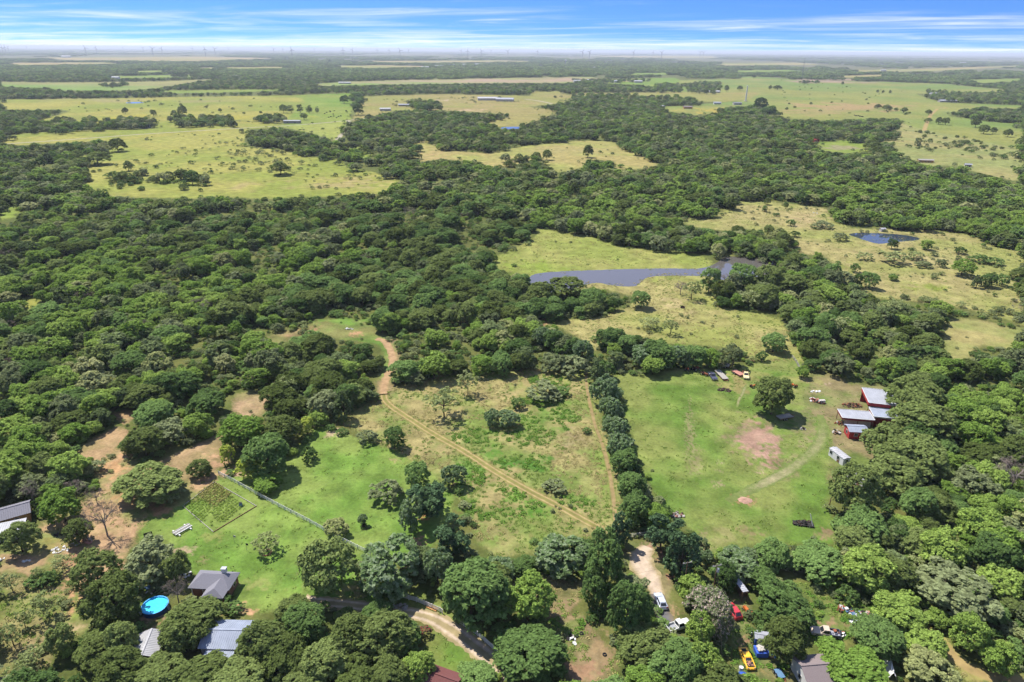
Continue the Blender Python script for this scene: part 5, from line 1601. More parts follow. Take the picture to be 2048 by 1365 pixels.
gable('storage_shed', 'pale roofed shed half hidden under the oaks', 'shed', at(1718, 965), 7.0, 3.2, 2.4, .3, ang((1704, 952), (1730, 972)), M_OFFWHITE, M_ROOFWHITE, rib=.8, over=.2, wins=1)

# ------------------------------------------------------------------ houses, left yard
H0 = at(424, 1192)
bh = empty('brick_house', H0, math.radians(-4))
tag(bh, 'brick house with charcoal hipped roof and white vent box beside the pool', 'house')


def brick_house():
    L_, W_, h_ = 9.2, 5.6, 2.6
    MB().box((0, 2.0, h_ / 2), (L_ - 1.0, W_ - 1.0, h_)).build('wall', M_BRICK, bh)
    MB().box((1.9, -1.5, h_ / 2 - .01), (3.9, 2.8, h_ - .02)).build('wall', M_BRICK, bh)
    l, y0, y1, e, r = L_ / 2, 2.0 - W_ / 2, 2.0 + W_ / 2, h_, h_ + 1.75
    mb = MB()
    mb.add([(-l, y0, e), (l, y0, e), (l, y1, e), (-l, y1, e), (-l + 2.2, 2.0, r), (l - 2.4, 2.0, r), (-l, y0, e - .14), (l, y0, e - .14), (l, y1, e - .14), (-l, y1, e - .14)],
           [(0, 1, 5, 4), (1, 2, 5), (2, 3, 4, 5), (3, 0, 4), (6, 7, 1, 0), (7, 8, 2, 1), (8, 9, 3, 2), (9, 6, 0, 3), (9, 8, 7, 6)])
    rf = mb.build('roof', M_SHINGLE, bh)
    x0, x1, yf, r2 = -.4, 4.4, -3.2, h_ + 1.35
    mb = MB()
    mb.add([(x0, yf, e + .02), (x1, yf, e + .02), (x1, 1.8, e + .02), (x0, 1.8, e + .02), (2.0, yf + 1.4, r2), (2.0, 2.0, r2), (x0, yf, e - .12), (x1, yf, e - .12)],
           [(0, 1, 4), (1, 2, 5, 4), (3, 0, 4, 5), (6, 7, 1, 0)])
    mb.build('roof', M_SHINGLE, bh)
    vb = MB().box((2.0, 3.1, r + .15), (1.0, .8, 1.1)).build('vent_box', M_PLASTIC, rf)
    MB().box((2.0, 3.1, r + .74), (1.15, .95, .08)).build('cap', M_GALV, vb)
    for x in (-3.9, -1.4):
        MB().cyl((x, -.55, 0), (x, -.55, h_ - .15), .11).build('porch_post', M_WHITE, bh)
    MB().box((-2.5, .95, 1.05), (1.0, .06, 2.1)).build('door', M_WOOD, bh)
    window_part(bh, (3.0, -2.9, 1.5), 1.3, 1.2, 'x', -1)
    window_part(bh, (3.85, -1.2, 1.5), 1.0, 1.1, 'y', 1)
    window_part(bh, (4.1, 2.6, 1.5), 1.0, 1.1, 'y', 1)
    window_part(bh, (-3.6, .5, 1.5), .8, 1.1, 'x', -1)


brick_house()
gable('metal_building', 'ribbed metal roofed building among the oaks below the brick house', 'building', at(461, 1290), 8.2, 6.6, 2.9, 1.1, math.radians(-1), M_OFFWHITE, M_ROOFBLUE, rib=.42, over=.4, wins=2)
pole_shed('metal_porch', 'low metal porch roof in front of the ribbed metal building', (414, 1298), (472, 1299), (409, 1321), 2.5, M_ROOFBLUE, None, rib=.42)
gable('metal_outbuilding', 'small pale metal roofed outbuilding below the round pool', 'building', at(300, 1308), 6.0, 4.6, 2.3, .9, ang((305, 1300), (316, 1272)), M_OFFWHITE, M_ROOFWHITE, rib=.4, over=.3, wins=1)
gable('farm_house', 'house with dark ribbed roof and tan wall at the left edge', 'house', at(24, 1042), 8.4, 5.6, 2.8, 1.2, ang((12, 1036), (62, 1022)), M_TANWALL, M_SHINGLE, rib=.45, over=.4, wins=2)
pole_shed('porch', 'pale porch roof on the near side of the dark-roofed left house', (-14, 1050), (54, 1036), (-10, 1070), 2.7, M_ROOFWHITE, None, rib=.5, walls=((.02, .9, .98, .9, M_OFFWHITE, 1.6),))
gable('white_house', 'white house with brown-grey shingle roof at the bottom edge', 'house', at(1628, 1362), 6.2, 6.6, 2.8, 1.5, math.radians(6), M_WHITE, M_SHINGLE2, rib=0, over=.35, wins=2)
gable('cottage', 'red-brown roof corner at the bottom edge below the gravel drive', 'house', at(886, 1380), 6.0, 4.4, 2.6, 1.0, math.radians(-22), M_OFFWHITE, M_REDROOF, rib=0, over=.4, wins=1)
pole_shed('lean_shed', 'open shed with shiny metal roof among the trees right of the drive', (1466, 1158), (1486, 1185), (1477, 1156), 2.6, M_GALV, None, rib=.5)
MB().box((0, 0, .55), (1.6, 1.6, 1.1)).build('crate', M_WOOD).location = at(1484, 1188)
bpy.data.objects['crate']['label'] = 'dark wooden crate under the shiny metal shed'
bpy.data.objects['crate']['category'] = 'crate'

# ------------------------------------------------------------------ pool


def pool():
    c = at(312, 1219)
    r = empty('swimming_pool', c)
    tag(r, 'round above-ground pool with bright blue water beside the yard oaks', 'pool')
    R_ = 2.5
    w = MB(); w.ring((0, 0, 0), R_, .10, 1.2, 40)
    wall = w.build('pool_wall', M_POOLWALL, r)
    MB().ring((0, 0, 1.2), R_ - .06, .24, .05, 40).build('rim', M_LINER, wall)
    MB().ring((0, 0, .6), R_ - .04, .035, .58, 40).build('liner', M_LINER, r)
    MB().cyl((0, 0, .98), (0, 0, 1.0), R_ - .05, n=40).build('water_surface', M_POOL, r)
    ld = MB()
    for s in (-.25, .25):
        ld.beam((R_ + .45, s, 0), (R_ + .02, s, 1.5), .05)
        ld.beam((R_ - .4, s, .7), (R_ + .02, s, 1.5), .05)
    for k in range(4):
        ld.beam((R_ + .42 - k * .09, -.25, .25 + k * .3), (R_ + .42 - k * .09, .25, .25 + k * .3), .05)
    ld.build('ladder', M_WHITE, r)
    MB().cyl((-2.6, -1.4, 0), (-2.6, -1.4, .7), .3, n=10).build('filter_pump', M_PLASTIC, r)


pool()


# ------------------------------------------------------------------ vehicles
def slab(profile, halfw, bev=.08):
    """side profile (x,z) swept across the width with softened sides"""
    n = len(profile)
    cx = sum(p[0] for p in profile) / n; cz = sum(p[1] for p in profile) / n
    mb = MB()
    vs = []
    for y, k in ((-halfw, .955), (-halfw + bev, 1), (halfw - bev, 1), (halfw, .955)):
        vs += [(cx + (x - cx) * k, y, cz + (z - cz) * k) for x, z in profile]
    fs = []
    for s in range(3):
        for i in range(n):
            j = (i + 1) % n
            fs.append((s * n + i, s * n + j, (s + 1) * n + j, (s + 1) * n + i)[::-1])
    fs.append(tuple(range(n))[::-1][::-1]); fs.append(tuple(range(3 * n, 4 * n))[::-1])
    mb.add(vs, fs)
    return mb


WHEEL = None


def wheel(root, x, y, r=.33, w=.22):
    a = Vector((x, y - w / 2, r)); b = Vector((x, y + w / 2, r))
    t = MB().cyl(a, b, r, n=18).build('wheel', M_BLACK, root)
    MB().cyl(a - Vector((0, .012, 0)), b + Vector((0, .012, 0)), r * .58, n=12).build('rim', M_CHROME, t)


def cabin(root, xa, xb, xc, xd, z0, z1, wb, wt, paint, glass=True):
    """xa rear foot, xb rear top, xc front top, xd front foot"""
    v = [(xa, -wb, z0), (xd, -wb, z0), (xd, wb, z0), (xa, wb, z0), (xb, -wt, z1), (xc, -wt, z1), (xc, wt, z1), (xb, wt, z1)]
    fs = {'side': [(0, 1, 5, 4), (2, 3, 7, 6)], 'front': [(1, 2, 6, 5)], 'rear': [(3, 0, 4, 7)]}
    cb = MB().add(v, [(0, 1, 5, 4), (1, 2, 6, 5), (2, 3, 7, 6), (3, 0, 4, 7), (4, 5, 6, 7)]).build('cabin', paint, root)

    def pane(nm, f, m0=.1, m1=.14):
        q = [Vector(v[i]) for i in f]
        n = (q[1] - q[0]).cross(q[3] - q[0]).normalized()
        P_ = lambda s, t: (q[0] * (1 - s) + q[1] * s) * (1 - t) + (q[3] * (1 - s) + q[2] * s) * t + n * .012
        MB().add([P_(m0, m1), P_(1 - m0, m1), P_(1 - m0, 1 - m1), P_(m0, 1 - m1)], [(0, 1, 2, 3)]).build(nm, M_GLASS, cb)
    if glass:
        pane('windscreen', fs['front'][0]); pane('rear_window', fs['rear'][0])
        for f in fs['side']:
            pane('side_window', f, .08, .16)
    MB().box(((xb + xc) / 2, 0, z1 + .02), (xc - xb + .04, wt * 2 - .04, .06)).build('roof', paint, cb)
    return cb


def lamps(root, xf, xr, w, z):
    for s in (-1, 1):
        MB().box((xf, s * (w - .25), z), (.08, .34, .16)).build('headlight', M_GLASS if False else M_CHROME, root)
        MB().box((xr, s * (w - .2), z + .08), (.08, .26, .2)).build('taillight', M_TAIL, root)


def car(name, label, pos, rz, paint, L=4.6, W=1.84, H=1.62, kind='suv', cat='car'):
    r = empty(name, pos, rz)
    tag(r, label, cat)
    l, w = L / 2, W / 2
    if kind == 'suv':
        pr = [(-l, .42), (-l + .1, .95), (-l + .35, 1.02), (l - 1.35, 1.0), (l - .35, .86), (l, .66), (l, .38), (l - .3, .28), (-l + .3, .28)]
        cx_ = (-l + .12, -l + .75, l - 2.15, l - 1.30)
        zt = H
    else:
        pr = [(-l, .40), (-l + .08, .82), (-l + .9, .90), (l - 1.5, .90), (l - .3, .78), (l, .6), (l, .34), (l - .3, .26), (-l + .3, .26)]
        cx_ = (-l + .95, -l + 1.55, l - 2.2, l - 1.45)
        zt = H
    slab(pr, w).build('body', paint, r, smooth=False)
    cabin(r, *cx_, pr[2][1] - .05, zt, w - .1, w - .28, paint)
    for sx in (-l + .85, l - .9):
        for s in (-1, 1):
            wheel(r, sx, s * (w - .1))
    lamps(r, l - .02, -l + .02, w, .68)
    MB().box((l + .02, 0, .42), (.12, W * .9, .2)).build('bumper', paint, r)
    MB().box((-l - .02, 0, .45), (.12, W * .9, .2)).build('bumper', paint, r)
    return r


def pickup(name, label, pos, rz, paint, L=5.5, W=1.95, bedm=None, cat='pickup truck', cabp=None):
    r = empty(name, pos, rz)
    tag(r, label, cat)
    l, w = L / 2, W / 2
    pr = [(-l + 2.1, .45), (-l + 2.1, 1.08), (l - 1.6, 1.08), (l - .25, 1.0), (l, .8), (l, .42), (l - .3, .36)]
    slab(pr, w).build('body', cabp or paint, r)
    cabin(r, -l + 2.08, -l + 2.25, l - 2.25, l - 1.62, 1.04, 1.82, w - .09, w - .24, cabp or paint)
    bed = MB()
    bed.box((-l + 1.03, 0, .62), (2.06, W, .14))
    bed.box((-l + 1.03, w - .05, .9), (2.06, .10, .46)); bed.box((-l + 1.03, -w + .05, .9), (2.06, .10, .46))
    bed.box((-l + .05, 0, .9), (.10, W - .2, .46)); bed.box((-l + 2.02, 0, .9), (.08, W - .2, .46))
    b = bed.build('truck_bed', bedm or paint, r)
    MB().box((-l + 1.03, 0, .70), (1.85, W - .24, .02)).build('bed_floor', M_ROOFGREY, b)
    for sx in (-l + 1.1, l - .95):
        for s in (-1, 1):
            wheel(r, sx, s * (w - .1), .37, .25)
    lamps(r, l - .02, -l + .02, w, .75)
    MB().box((-l - .06, 0, .52), (.14, W * .92, .16)).build('bumper', M_CHROME, r)
    MB().box((l + .04, 0, .52), (.14, W * .92, .2)).build('bumper', M_CHROME, r)
    return r


def Z(px, py):
    g = at(px, py)
    return (g.x, g.y, 0.0)


def Zh(px, py, h=.022):
    g = at(px, py)
    return (g.x, g.y, h)


car('parked_car', 'silver hatchback parked on the grey driveway', Zh(1320.5, 1206), ang((1324, 1216), (1314, 1192)), M_SILVER, kind='suv', H=1.55)
pickup('pickup_truck', 'white pickup truck parked across the end of the driveway', Z(1357, 1256), ang((1343, 1258), (1372, 1248)), M_TRUCKW)
yc = car('derelict_car', 'bright yellow derelict coupe with its open engine bay full of parts', Z(1493, 1321), ang((1485, 1304), (1500, 1338)), M_YELLOW, L=5.0, W=1.85, H=1.22, kind='coupe')
MB().box((1.45, 0, .845), (1.5, 1.35, .10)).build('engine_bay', M_DARK, yc)
eb = MB()
for k in range(14):
    eb.box((random.uniform(.85, 2.05), random.uniform(-.55, .55), .93), (random.uniform(.1, .4), random.uniform(.08, .3), random.uniform(.06, .16)), rz=random.random() * 3)
eb.build('engine', M_PINKRUST, yc)
MB().box((-1.7, 0, .915), (.7, .9, .02)).build('deck_panel', M_DARK, yc)
car('red_car', 'red car half hidden beside the blossoming tree', Z(1466, 1226), ang((1474, 1234), (1458, 1212)), M_REDCAR, kind='suv')
pickup('junk_pickup', 'beige junk pickup loaded with scrap in the weeds', Z(1650, 1270), ang((1665, 1270), (1638, 1266)), M_BEIGE, bedm=M_NAVY)
pickup('old_pickup', 'old navy pickup in the row of machinery above the pasture', Z(1425, 756), ang((1419, 748), (1431, 764)), M_NAVY)
pickup('old_truck', 'cream cabbed old truck with rusty bed near the lone oak', Z(1491, 754), ang((1488, 742), (1493, 764)), M_CREAM, bedm=M_RUST)


def tractor(name, label, pos, rz, paint, s=1.0, cat='tractor'):
    r = empty(name, pos, rz)
    r.scale = (s, s, s)
    tag(r, label, cat, 'old orange farm machines' if paint is M_ORANGE else None)
    slab([(-.1, .55), (-.1, 1.15), (1.35, 1.12), (1.55, .95), (1.55, .55)], .33, .06).build('hood', paint, r)
    MB().box((-.6, 0, .62), (1.1, .5, .35)).build('body', M_DARK, r)
    for s_ in (-1, 1):
        MB().box((-.75, s_ * .62, 1.12), (.95, .34, .10), ry=.1).build('fender', paint, r)
        wheel(r, -.8, s_ * .72, .62, .3)
        wheel(r, 1.15, s_ * .58, .32, .18)
    st = MB().box((-.75, 0, 1.02), (.45, .45, .10)); st.box((-.96, 0, 1.25), (.08, .45, .4))
    st.build('seat', M_BLACK, r)
    sw = MB().ring((-.28, 0, 1.32), .14, .03, .03, 12); sw.beam((-.28, 0, 1.32), (-.05, 0, 1.05), .04)
    sw.build('steering_wheel', M_BLACK, r)
    MB().cyl((1.0, .18, 1.1), (1.0, .18, 1.6), .04).build('exhaust', M_DARK, r)
    return r


tractor('tractor', 'orange tractor at the left end of the machinery row above the pasture', Z(1374, 741), 1.2, M_ORANGE, .9)
tractor('tractor', 'dark red tractor second in the machinery row', Z(1391, 741), .6, M_RUST, 1.1)
tractor('tractor', 'rusty brown tractor third in the machinery row, beside the navy pickup', Z(1408, 751), -.8, M_RUST, .95)
tractor('garden_tractor', 'small orange tractor just left of the lone oak crown', Z(1506, 775), .4, M_ORANGE, .8)
tractor('garden_tractor', 'small orange tractor right of the lone oak crown', Z(1587, 774), 2.0, M_ORANGE, .85)
tractor('lawn_tractor', 'orange ride-on mower beside the red car', Z(1494, 1226), 1.9, M_ORANGE, .85, 'lawn mower')


def trailer(name, label, p, q, w, deck, h=.75, sides=0.0, load=None):
    a, b = at(*p), at(*q)
    L_ = (b - a).length
    c = (a + b) / 2
    r = empty(name, (c.x, c.y, 0), math.atan2(b.y - a.y, b.x - a.x))
    tag(r, label, 'trailer')
    MB().box((0, 0, h), (L_, w, .14)).build('deck', deck, r)
    fr = MB()
    for s in (-1, 1):
        fr.box((0, s * (w / 2 - .1), h - .16), (L_ * .98, .12, .18))
    fr.beam((L_ / 2, w / 2 - .15, h - .16), (L_ / 2 + 1.3, 0, h - .2), .1); fr.beam((L_ / 2, -w / 2 + .15, h - .16), (L_ / 2 + 1.3, 0, h - .2), .1)
    fr.build('frame', M_RUST, r)
    if sides:
        for s in (-1, 1):
            MB().box((0, s * (w / 2 - .04), h + .07 + sides / 2), (L_, .06, sides)).build('side_board', deck, r)
    for x_ in (-.5, .4):
        for s in (-1, 1):
            wheel(r, x_ - L_ * .12, s * (w / 2 + .12), .36, .2)
    return r


trailer('flatbed_trailer', 'long grey flatbed trailer beside the navy pickup', (1434, 744), (1451, 762), 2.2, M_WOODGREY)
trailer('flatbed_trailer', 'faded red flatbed trailer left of the cream truck', (1467, 744), (1484, 754), 2.4, M_PINKRUST)
trailer('utility_trailer', 'weathered low trailer in front of the lone oak', (1556, 840), (1582, 835), 2.2, M_WOODGREY, sides=.25)
trailer('boat_trailer', 'blue framed little trailer at the bottom near the white house', (1552, 1342), (1564, 1360), 1.3, M_BLUE2, h=.5)
trailer('hay_trailer', 'low trailer by the trees at the end of the machinery row', (1446, 733), (1458, 736), 2.2, M_OFFWHITE, sides=.3)


# ------------------------------------------------------------------ fences
def fence(name, label, px, z_rails, bay, m_, post_h=1.3, rail_w=.14, th=.05, cat='fence', post_w=.14, m2=None):
    P_ = [at(*p) for p in px]
    r = empty(name, P_[0])
    tag(r, label, cat)
    o0 = P_[0]
    rail = MB().box((.5, 0, 0), (1.0, th, rail_w)).mesh('rail', m_)
    post = MB().box((0, 0, post_h / 2), (post_w, post_w, post_h)).mesh('post', m2 or m_)
    pts = []
    for a, b in zip(P_, P_[1:]):
        k = max(1, round((b - a).length / bay))
        pts += [a.lerp(b, i / k) for i in range(k)]
    pts.append(P_[-1])
    for i, p in enumerate(pts):
        part('post', post, r, p - o0, (0, random.uniform(-.03, .03), random.uniform(-.1, .1)))
        if i:
            d = p - pts[i - 1]
            for z in z_rails:
                q = pts[i - 1] - o0
                part('rail', rail, r, (q.x, q.y, z + random.uniform(-.02, .02)), (0, random.uniform(-.008, .008), math.atan2(d.y, d.x)), (d.length, 1, 1))
    return r


fence('plank_fence', 'long weathered white plank fence crossing the yard lawn', [(438, 950), (462, 962), (478, 971), (545, 1008), (620, 1047), (690, 1086), (742, 1112)], (.45, .85, 1.2), 2.4, M_WOODWHITE, rail_w=.15)
fence('plank_fence', 'white four-rail fence along the gravel drive', [(803, 1196), (833, 1204), (880, 1224), (885, 1228)], (.3, .6, .9, 1.2), 2.4, M_WOODWHITE, rail_w=.15)
fence('plank_fence', 'white four-rail fence at the lower end of the gravel drive', [(920, 1248), (955, 1272), (1000, 1312)], (.3, .6, .9, 1.2), 2.4, M_WOODWHITE, rail_w=.15)
fence('plank_fence', 'short grey fence stub running up into the trees from the drive fence', [(803, 1196), (808, 1178), (811, 1168)], (.4, .8, 1.1), 2.2, M_WOODGREY)
fence('wire_fence', 'dark wire fence between the lawn and the meadow', [(652, 838), (700, 858), (790, 900), (850, 922), (885, 940)], (.3, .6, .9, 1.15), 3.0, M_DARK, rail_w=.02, th=.02, post_w=.12, m2=M_WOOD)
fence('corral_fence', 'grey board fence at the far corner of the pasture', [(1584, 716), (1592, 726), (1600, 742)], (.4, .8, 1.2), 2.4, M_WOODGREY)
fence('pipe_gate', 'pale pipe gate at the top of the pink gravel drive', [(1262, 1076), (1278, 1074), (1300, 1070)], (.35, .65, .95, 1.2), 4.5, M_OFFWHITE, rail_w=.06, th=.06, cat='gate')


# ------------------------------------------------------------------ garden plot
def garden():
    c = [(366, 1013), (429, 965), (513, 1013), (427, 1065)]
    g = [at(*p) for p in c]
    r = empty('garden_border', g[0])
    tag(r, 'low timber border round the square vegetable plot', 'garden border')
    for i in range(4):
        a, b = g[i] - g[0], g[(i + 1) % 4] - g[0]
        a = Vector((a.x, a.y, .12)); b = Vector((b.x, b.y, .12))
        MB().beam(a, b, .14, .16).build('beam', M_WOOD if i in (2,) else M_WOODGREY, r)
    r_ = np.random.default_rng(3)
    U, V_ = g[3] - g[0], g[1] - g[0]
    pts, idx, s = [], [], []
    nu, nv = int(U.length / 1.05), int(V_.length / .7)
    for i in range(nu):
        for j in range(nv):
            u, v = (i + .5 + r_.uniform(-.2, .2)) / nu, (j + .5 + r_.uniform(-.3, .3)) / nv
            if u > .62 and v < .28 and r_.random() < .85: continue
            p = g[0] + U * u + V_ * v
            tall = v > .38 + .1 * r_.random() and u < .62
            pts.append((p.x, p.y, 0)); idx.append(0 if tall else 1)
            k = r_.uniform(.75, 1.1) if tall else r_.uniform(.5, .85)
            s.append((k * .8, k * .8, k * 1.3 if tall else k * .8))
    def crop(sd, m_):
        v, f = crown_arrays(sd, n_lobes=9, n_leaf=150, size=.2, per=5, spray=.25, lobe_r=(.4, .6), low=-.2)
        return mesh_np('crop', v * np.array([.5, .5, .45]) + np.array([0, 0, .3]), f, m_)
    cr = [crop(31, leaf_mat('corn', alb(200, 202, 110), alb(222, 208, 132), trans=.2)), crop(32, leaf_mat('bean_leaves', alb(164, 202, 80), alb(182, 208, 92), trans=.2))]
    instancer('garden_crops', pts, s, r_.uniform(0, 6.28, len(pts)), idx, proto_collection('crop_kind', cr), 'rows of vegetables and corn in the square plot')
    # timber frame stacked beside the plot
    t = empty('timber_rack', Z(365, 1062), ang((352, 1066), (380, 1050)))
    tag(t, 'pale timber beams laid on two cross logs beside the garden plot', 'timber rack')
    for x_ in (-1.5, 1.5):
        MB().box((x_, 0, .2), (.3, 3.2, .36)).build('cross_log', M_WOODWHITE, t)
    for k in range(4):
        MB().box((0, -.75 + k * .5, .5), (4.4, .26, .22)).build('beam', M_WOODGREY if k % 2 else M_WOODWHITE, t)
    b = empty('water_tank', Z(482, 1012), .4)
    tag(b, 'small blue-green barrel in the vegetable plot', 'barrel')
    MB().cyl((0, 0, 0), (0, 0, .95), .42, .38, 14).build('drum', M_BLUE2, b)
    MB().cyl((0, 0, .95), (0, 0, 1.0), .40, .30, 14).build('lid', M_DARK, b)
    for nm, px, lab in (('scarecrow_sign', (469, 1085), 'small pale sign on a thin pole on the lawn, left of two'), ('scarecrow_sign', (494, 1101), 'small dark sign on a thin pole on the lawn, right of two')):
        q = empty(nm, Z(*px), -.3)
        tag(q, lab, 'sign')
        MB().cyl((0, 0, 0), (0, 0, 2.2), .035).build('pole', M_WOODGREY, q)
        MB().box((.32, 0, 1.85), (.62, .04, .55)).build('panel', M_OFFWHITE if 'pale' in lab else M_DARK, q)
    q = empty('planter_ring', Z(533, 1106))
    tag(q, 'low round brick ring at the foot of the young lawn tree', 'planter')
    MB().ring((0, 0, 0), 1.0, .22, .25, 22).build('brick_course', M_BRICK, q)
    q = empty('black_bench', Z(297, 1074), .5)
    tag(q, 'dark low bench frame left of the timber beams', 'bench')
    MB().box((0, 0, .45), (1.9, .7, .08)).build('seat', M_DARK, q)
    MB().box((0, .34, .8), (1.9, .06, .5)).build('backrest', M_DARK, q)
    for sx in (-.8, .8):
        for sy in (-.28, .28):
            MB().box((sx, sy, .2), (.07, .07, .41)).build('leg', M_DARK, q)
    # ivy covered stump
    q = empty('ivy_stump', Z(728, 1052))
    tag(q, 'ivy covered stump with a brush pile on the lawn', 'stump')
    MB().cyl((0, 0, 0), (0, 0, 1.8), .45, .3, 9).build('stump', M_BRUSH, q)
    part('ivy', CROWN['vine'][0][0], q, (-.3, .2, 1.6), (0, 0, 1), (1.25, 1.25, 1.5))
    bp = MB()
    for k in range(30):
        a = random.uniform(0, 6.28)
        p = Vector((.7 + random.uniform(-.9, .9), -1.0 + random.uniform(-.7, .7), .1))
        bp.cyl(p, p + Vector((math.cos(a) * .9, math.sin(a) * .9, random.uniform(0, .6))), .04, .02, 4)
    bp.build('brush', M_BRUSH, q)
    q = empty('wooden_pallet', Z(864, 1217), ang((848, 1212), (872, 1222)))
    tag(q, 'tan wooden pallet lying beside the drive fence', 'pallet')
    for k in range(6):
        MB().box((-1.1 + k * .44, 0, .16), (.36, 1.0, .05)).build('slat', M_TANWALL, q)
    for s in (-.42, 0, .42):
        MB().box((0, s, .07), (2.6, .1, .12)).build('runner', M_WOOD, q)


garden()


# ------------------------------------------------------------------ junk, heaps and small things
def heap(name, label, px, rx, ry, h, n, mats, seed, cat='junk heap', rz=0.0):
    rd = random.Random(seed)
    r = empty(name, Z(*px), rz)
    tag(r, label, cat)
    per = {}
    for k in range(n):
        m_ = rd.choice(mats)
        mb = per.setdefault(m_.name, (MB(), m_))[0]
        a, d = rd.uniform(0, 6.28), math.sqrt(rd.random())
        hh = h * (1 - d * .8)
        s = (rd.uniform(.25, .9), rd.uniform(.2, .7), rd.uniform(.05, .4))
        mb.box((math.cos(a) * d * rx, math.sin(a) * d * ry, .05 + hh * rd.random()), s, rz=rd.uniform(0, 3), rx=rd.uniform(-.4, .4), ry=rd.uniform(-.4, .4))
    for i, (k, (mb, m_)) in enumerate(per.items()):
        mb.build(('scrap', 'panels', 'sacks', 'boards', 'sheets', 'scraps')[i % 6], m_, r)
    return r


_t = [M_PLASTIC, M_OFFWHITE, M_WOODGREY, M_DARK, M_BLUE2, M_PINKRUST]
for i, (p, w_, lab) in enumerate((((1712, 1232), 1.2, 'blue and white upper end of the rubbish heap in the thicket'), ((1745, 1238), 3.2, 'long pale rubbish heap in the thicket, upper stretch'), ((1772, 1252), 3.0, 'long pale rubbish heap in the thicket, middle stretch'), ((1795, 1270), 2.6, 'long pale rubbish heap in the thicket, lower stretch'))):
    heap('rubbish_heap', lab, p, w_, 1.5, .8, 70, _t, 30 + i, rz=-.6)
heap('rubbish_heap', 'small dark and white scrap heap in the weeds above the junk pickup', (1690, 1222), 1.6, 1.2, .9, 26, [M_DARK, M_PLASTIC, M_BLUE2, M_RUST], 40)
heap('rubbish_heap', 'few pale scraps in the weeds below the scrap heap', (1706, 1243), 1.0, .7, .4, 10, [M_PLASTIC, M_BLUE2], 41)
heap('scrap_load', 'scrap piled behind the beige junk pickup', (1668, 1270), 2.2, 1.2, 1.3, 36, [M_DARK, M_BLUE2, M_PLASTIC, M_RUST, M_NAVY], 42)
heap('scrap_pile', 'brown scrap pile between the red barn and the long shed', (1704, 812), 3.4, 1.6, 1.2, 60, [M_RUST, M_BRUSH, M_WOOD], 43)
heap('scrap_pile', 'rusty scrap beside the white box in the upper pasture', (1640, 806), 1.6, 1.4, 1.4, 26, [M_RUST, M_DARK], 44)
heap('scrap_pile', 'red and white scrap left of the white box in the upper pasture', (1628, 801), 1.8, 1.6, .8, 26, [M_RUST, M_PLASTIC, M_PINKRUST], 45)
heap('lumber_pile', 'white lumber lying on the upper pasture near the barn', (1634, 784), 2.4, .6, .3, 14, [M_PLASTIC, M_WOODWHITE], 46, 'lumber')
heap('scrap_pile', 'scattered scrap left of the small red shed', (1674, 866), 1.6, 1.6, .8, 22, [M_DARK, M_WOOD, M_OFFWHITE], 47)
heap('scrap_pile', 'scrap under the left end of the long shed', (1680, 848), 1.8, 1.0, 1.0, 24, [M_DARK, M_RUST, M_OFFWHITE], 48)
heap('scrap_pile', 'dark scrap stored below the long shed roof', (1715, 843), 4.2, .8, 1.6, 50, [M_DARK, M_OFFWHITE, M_WOODGREY, M_RUST], 49)
heap('brush_pile', 'grey ash and brush pile at the lower left of the pasture', (1355, 1031), 1.7, 1.1, .6, 40, [M_WOODGREY, M_BRUSH, M_PINKRUST], 50, 'brush pile')
heap('brush_pile', 'dark earth and brush patch left of the lone oak', (1449, 781), 2.2, 1.5, .25, 46, [M_BRUSH], 51, 'brush pile')
heap('brush_pile', 'dark brush heaped on a low cart in the lower pasture', (1606, 1048), 2.6, .9, 1.1, 60, [M_BRUSH, M_DARK], 52, 'brush pile')
heap('yard_clutter', 'clutter of tubs and chairs above the round pool', (298, 1180), 3.0, 1.3, .5, 22, [M_DARK, M_PLASTIC, M_WOOD, M_BLUE2], 53, 'clutter')
heap('yard_clutter', 'pale clutter left of the brick house', (372, 1150), 1.2, 1.0, .7, 14, [M_PLASTIC, M_WOODGREY, M_DARK], 54, 'clutter')
heap('board_pile', 'white boards strewn on the bare ground left of the oaks', (120, 1100), 2.2, 1.4, .2, 16, [M_PLASTIC, M_OFFWHITE], 55, 'boards')
heap('board_pile', 'boards and scrap under the small oak on the bare ground', (165, 1085), 2.2, 1.6, .7, 26, [M_WOODGREY, M_PINKRUST, M_WOOD], 56, 'boards')
heap('board_pile', 'few dark boards on the bare ground right of the left house', (120, 1070), 1.3, .8, .3, 9, [M_DARK, M_OFFWHITE], 57, 'boards')
heap('plastic_sheet', 'pale plastic sheet on the bare ground below the left house', (53, 1124), 1.0, .5, .1, 6, [M_PLASTIC], 58, 'sheet')
heap('plastic_sheet', 'white plastic sheet at the left edge below the house', (2, 1119), .8, .7, .5, 5, [M_PLASTIC], 59, 'sheet')
heap('scrap_pile', 'pile of pale junk far off beside a green clearing', (1727, 286), 4, 9, 3, 40, [M_TANWALL, M_OFFWHITE, M_PINKRUST], 60)
heap('scrap_pile', 'low scrap near the barn by the small red bench', (1452, 730), 2.4, 1.0, .7, 20, [M_PINKRUST, M_OFFWHITE, M_WOOD], 61)
heap('engine_block', 'dark machine part on the bare patch right of the lone oak', (1605, 859), .8, .9, .8, 12, [M_DARK, M_WOODGREY], 62, 'machine part')
heap('scrap_pile', 'scattered small junk behind the yellow coupe', (1550, 1310), 1.8, 1.4, .5, 16, [M_OFFWHITE, M_WOOD, M_BLUE2], 63)
heap('brush_pile', 'pale fallen branches piled at the drive fence corner', (800, 1214), 1.6, 1.2, .5, 18, [M_WOODGREY], 64, 'brush pile')

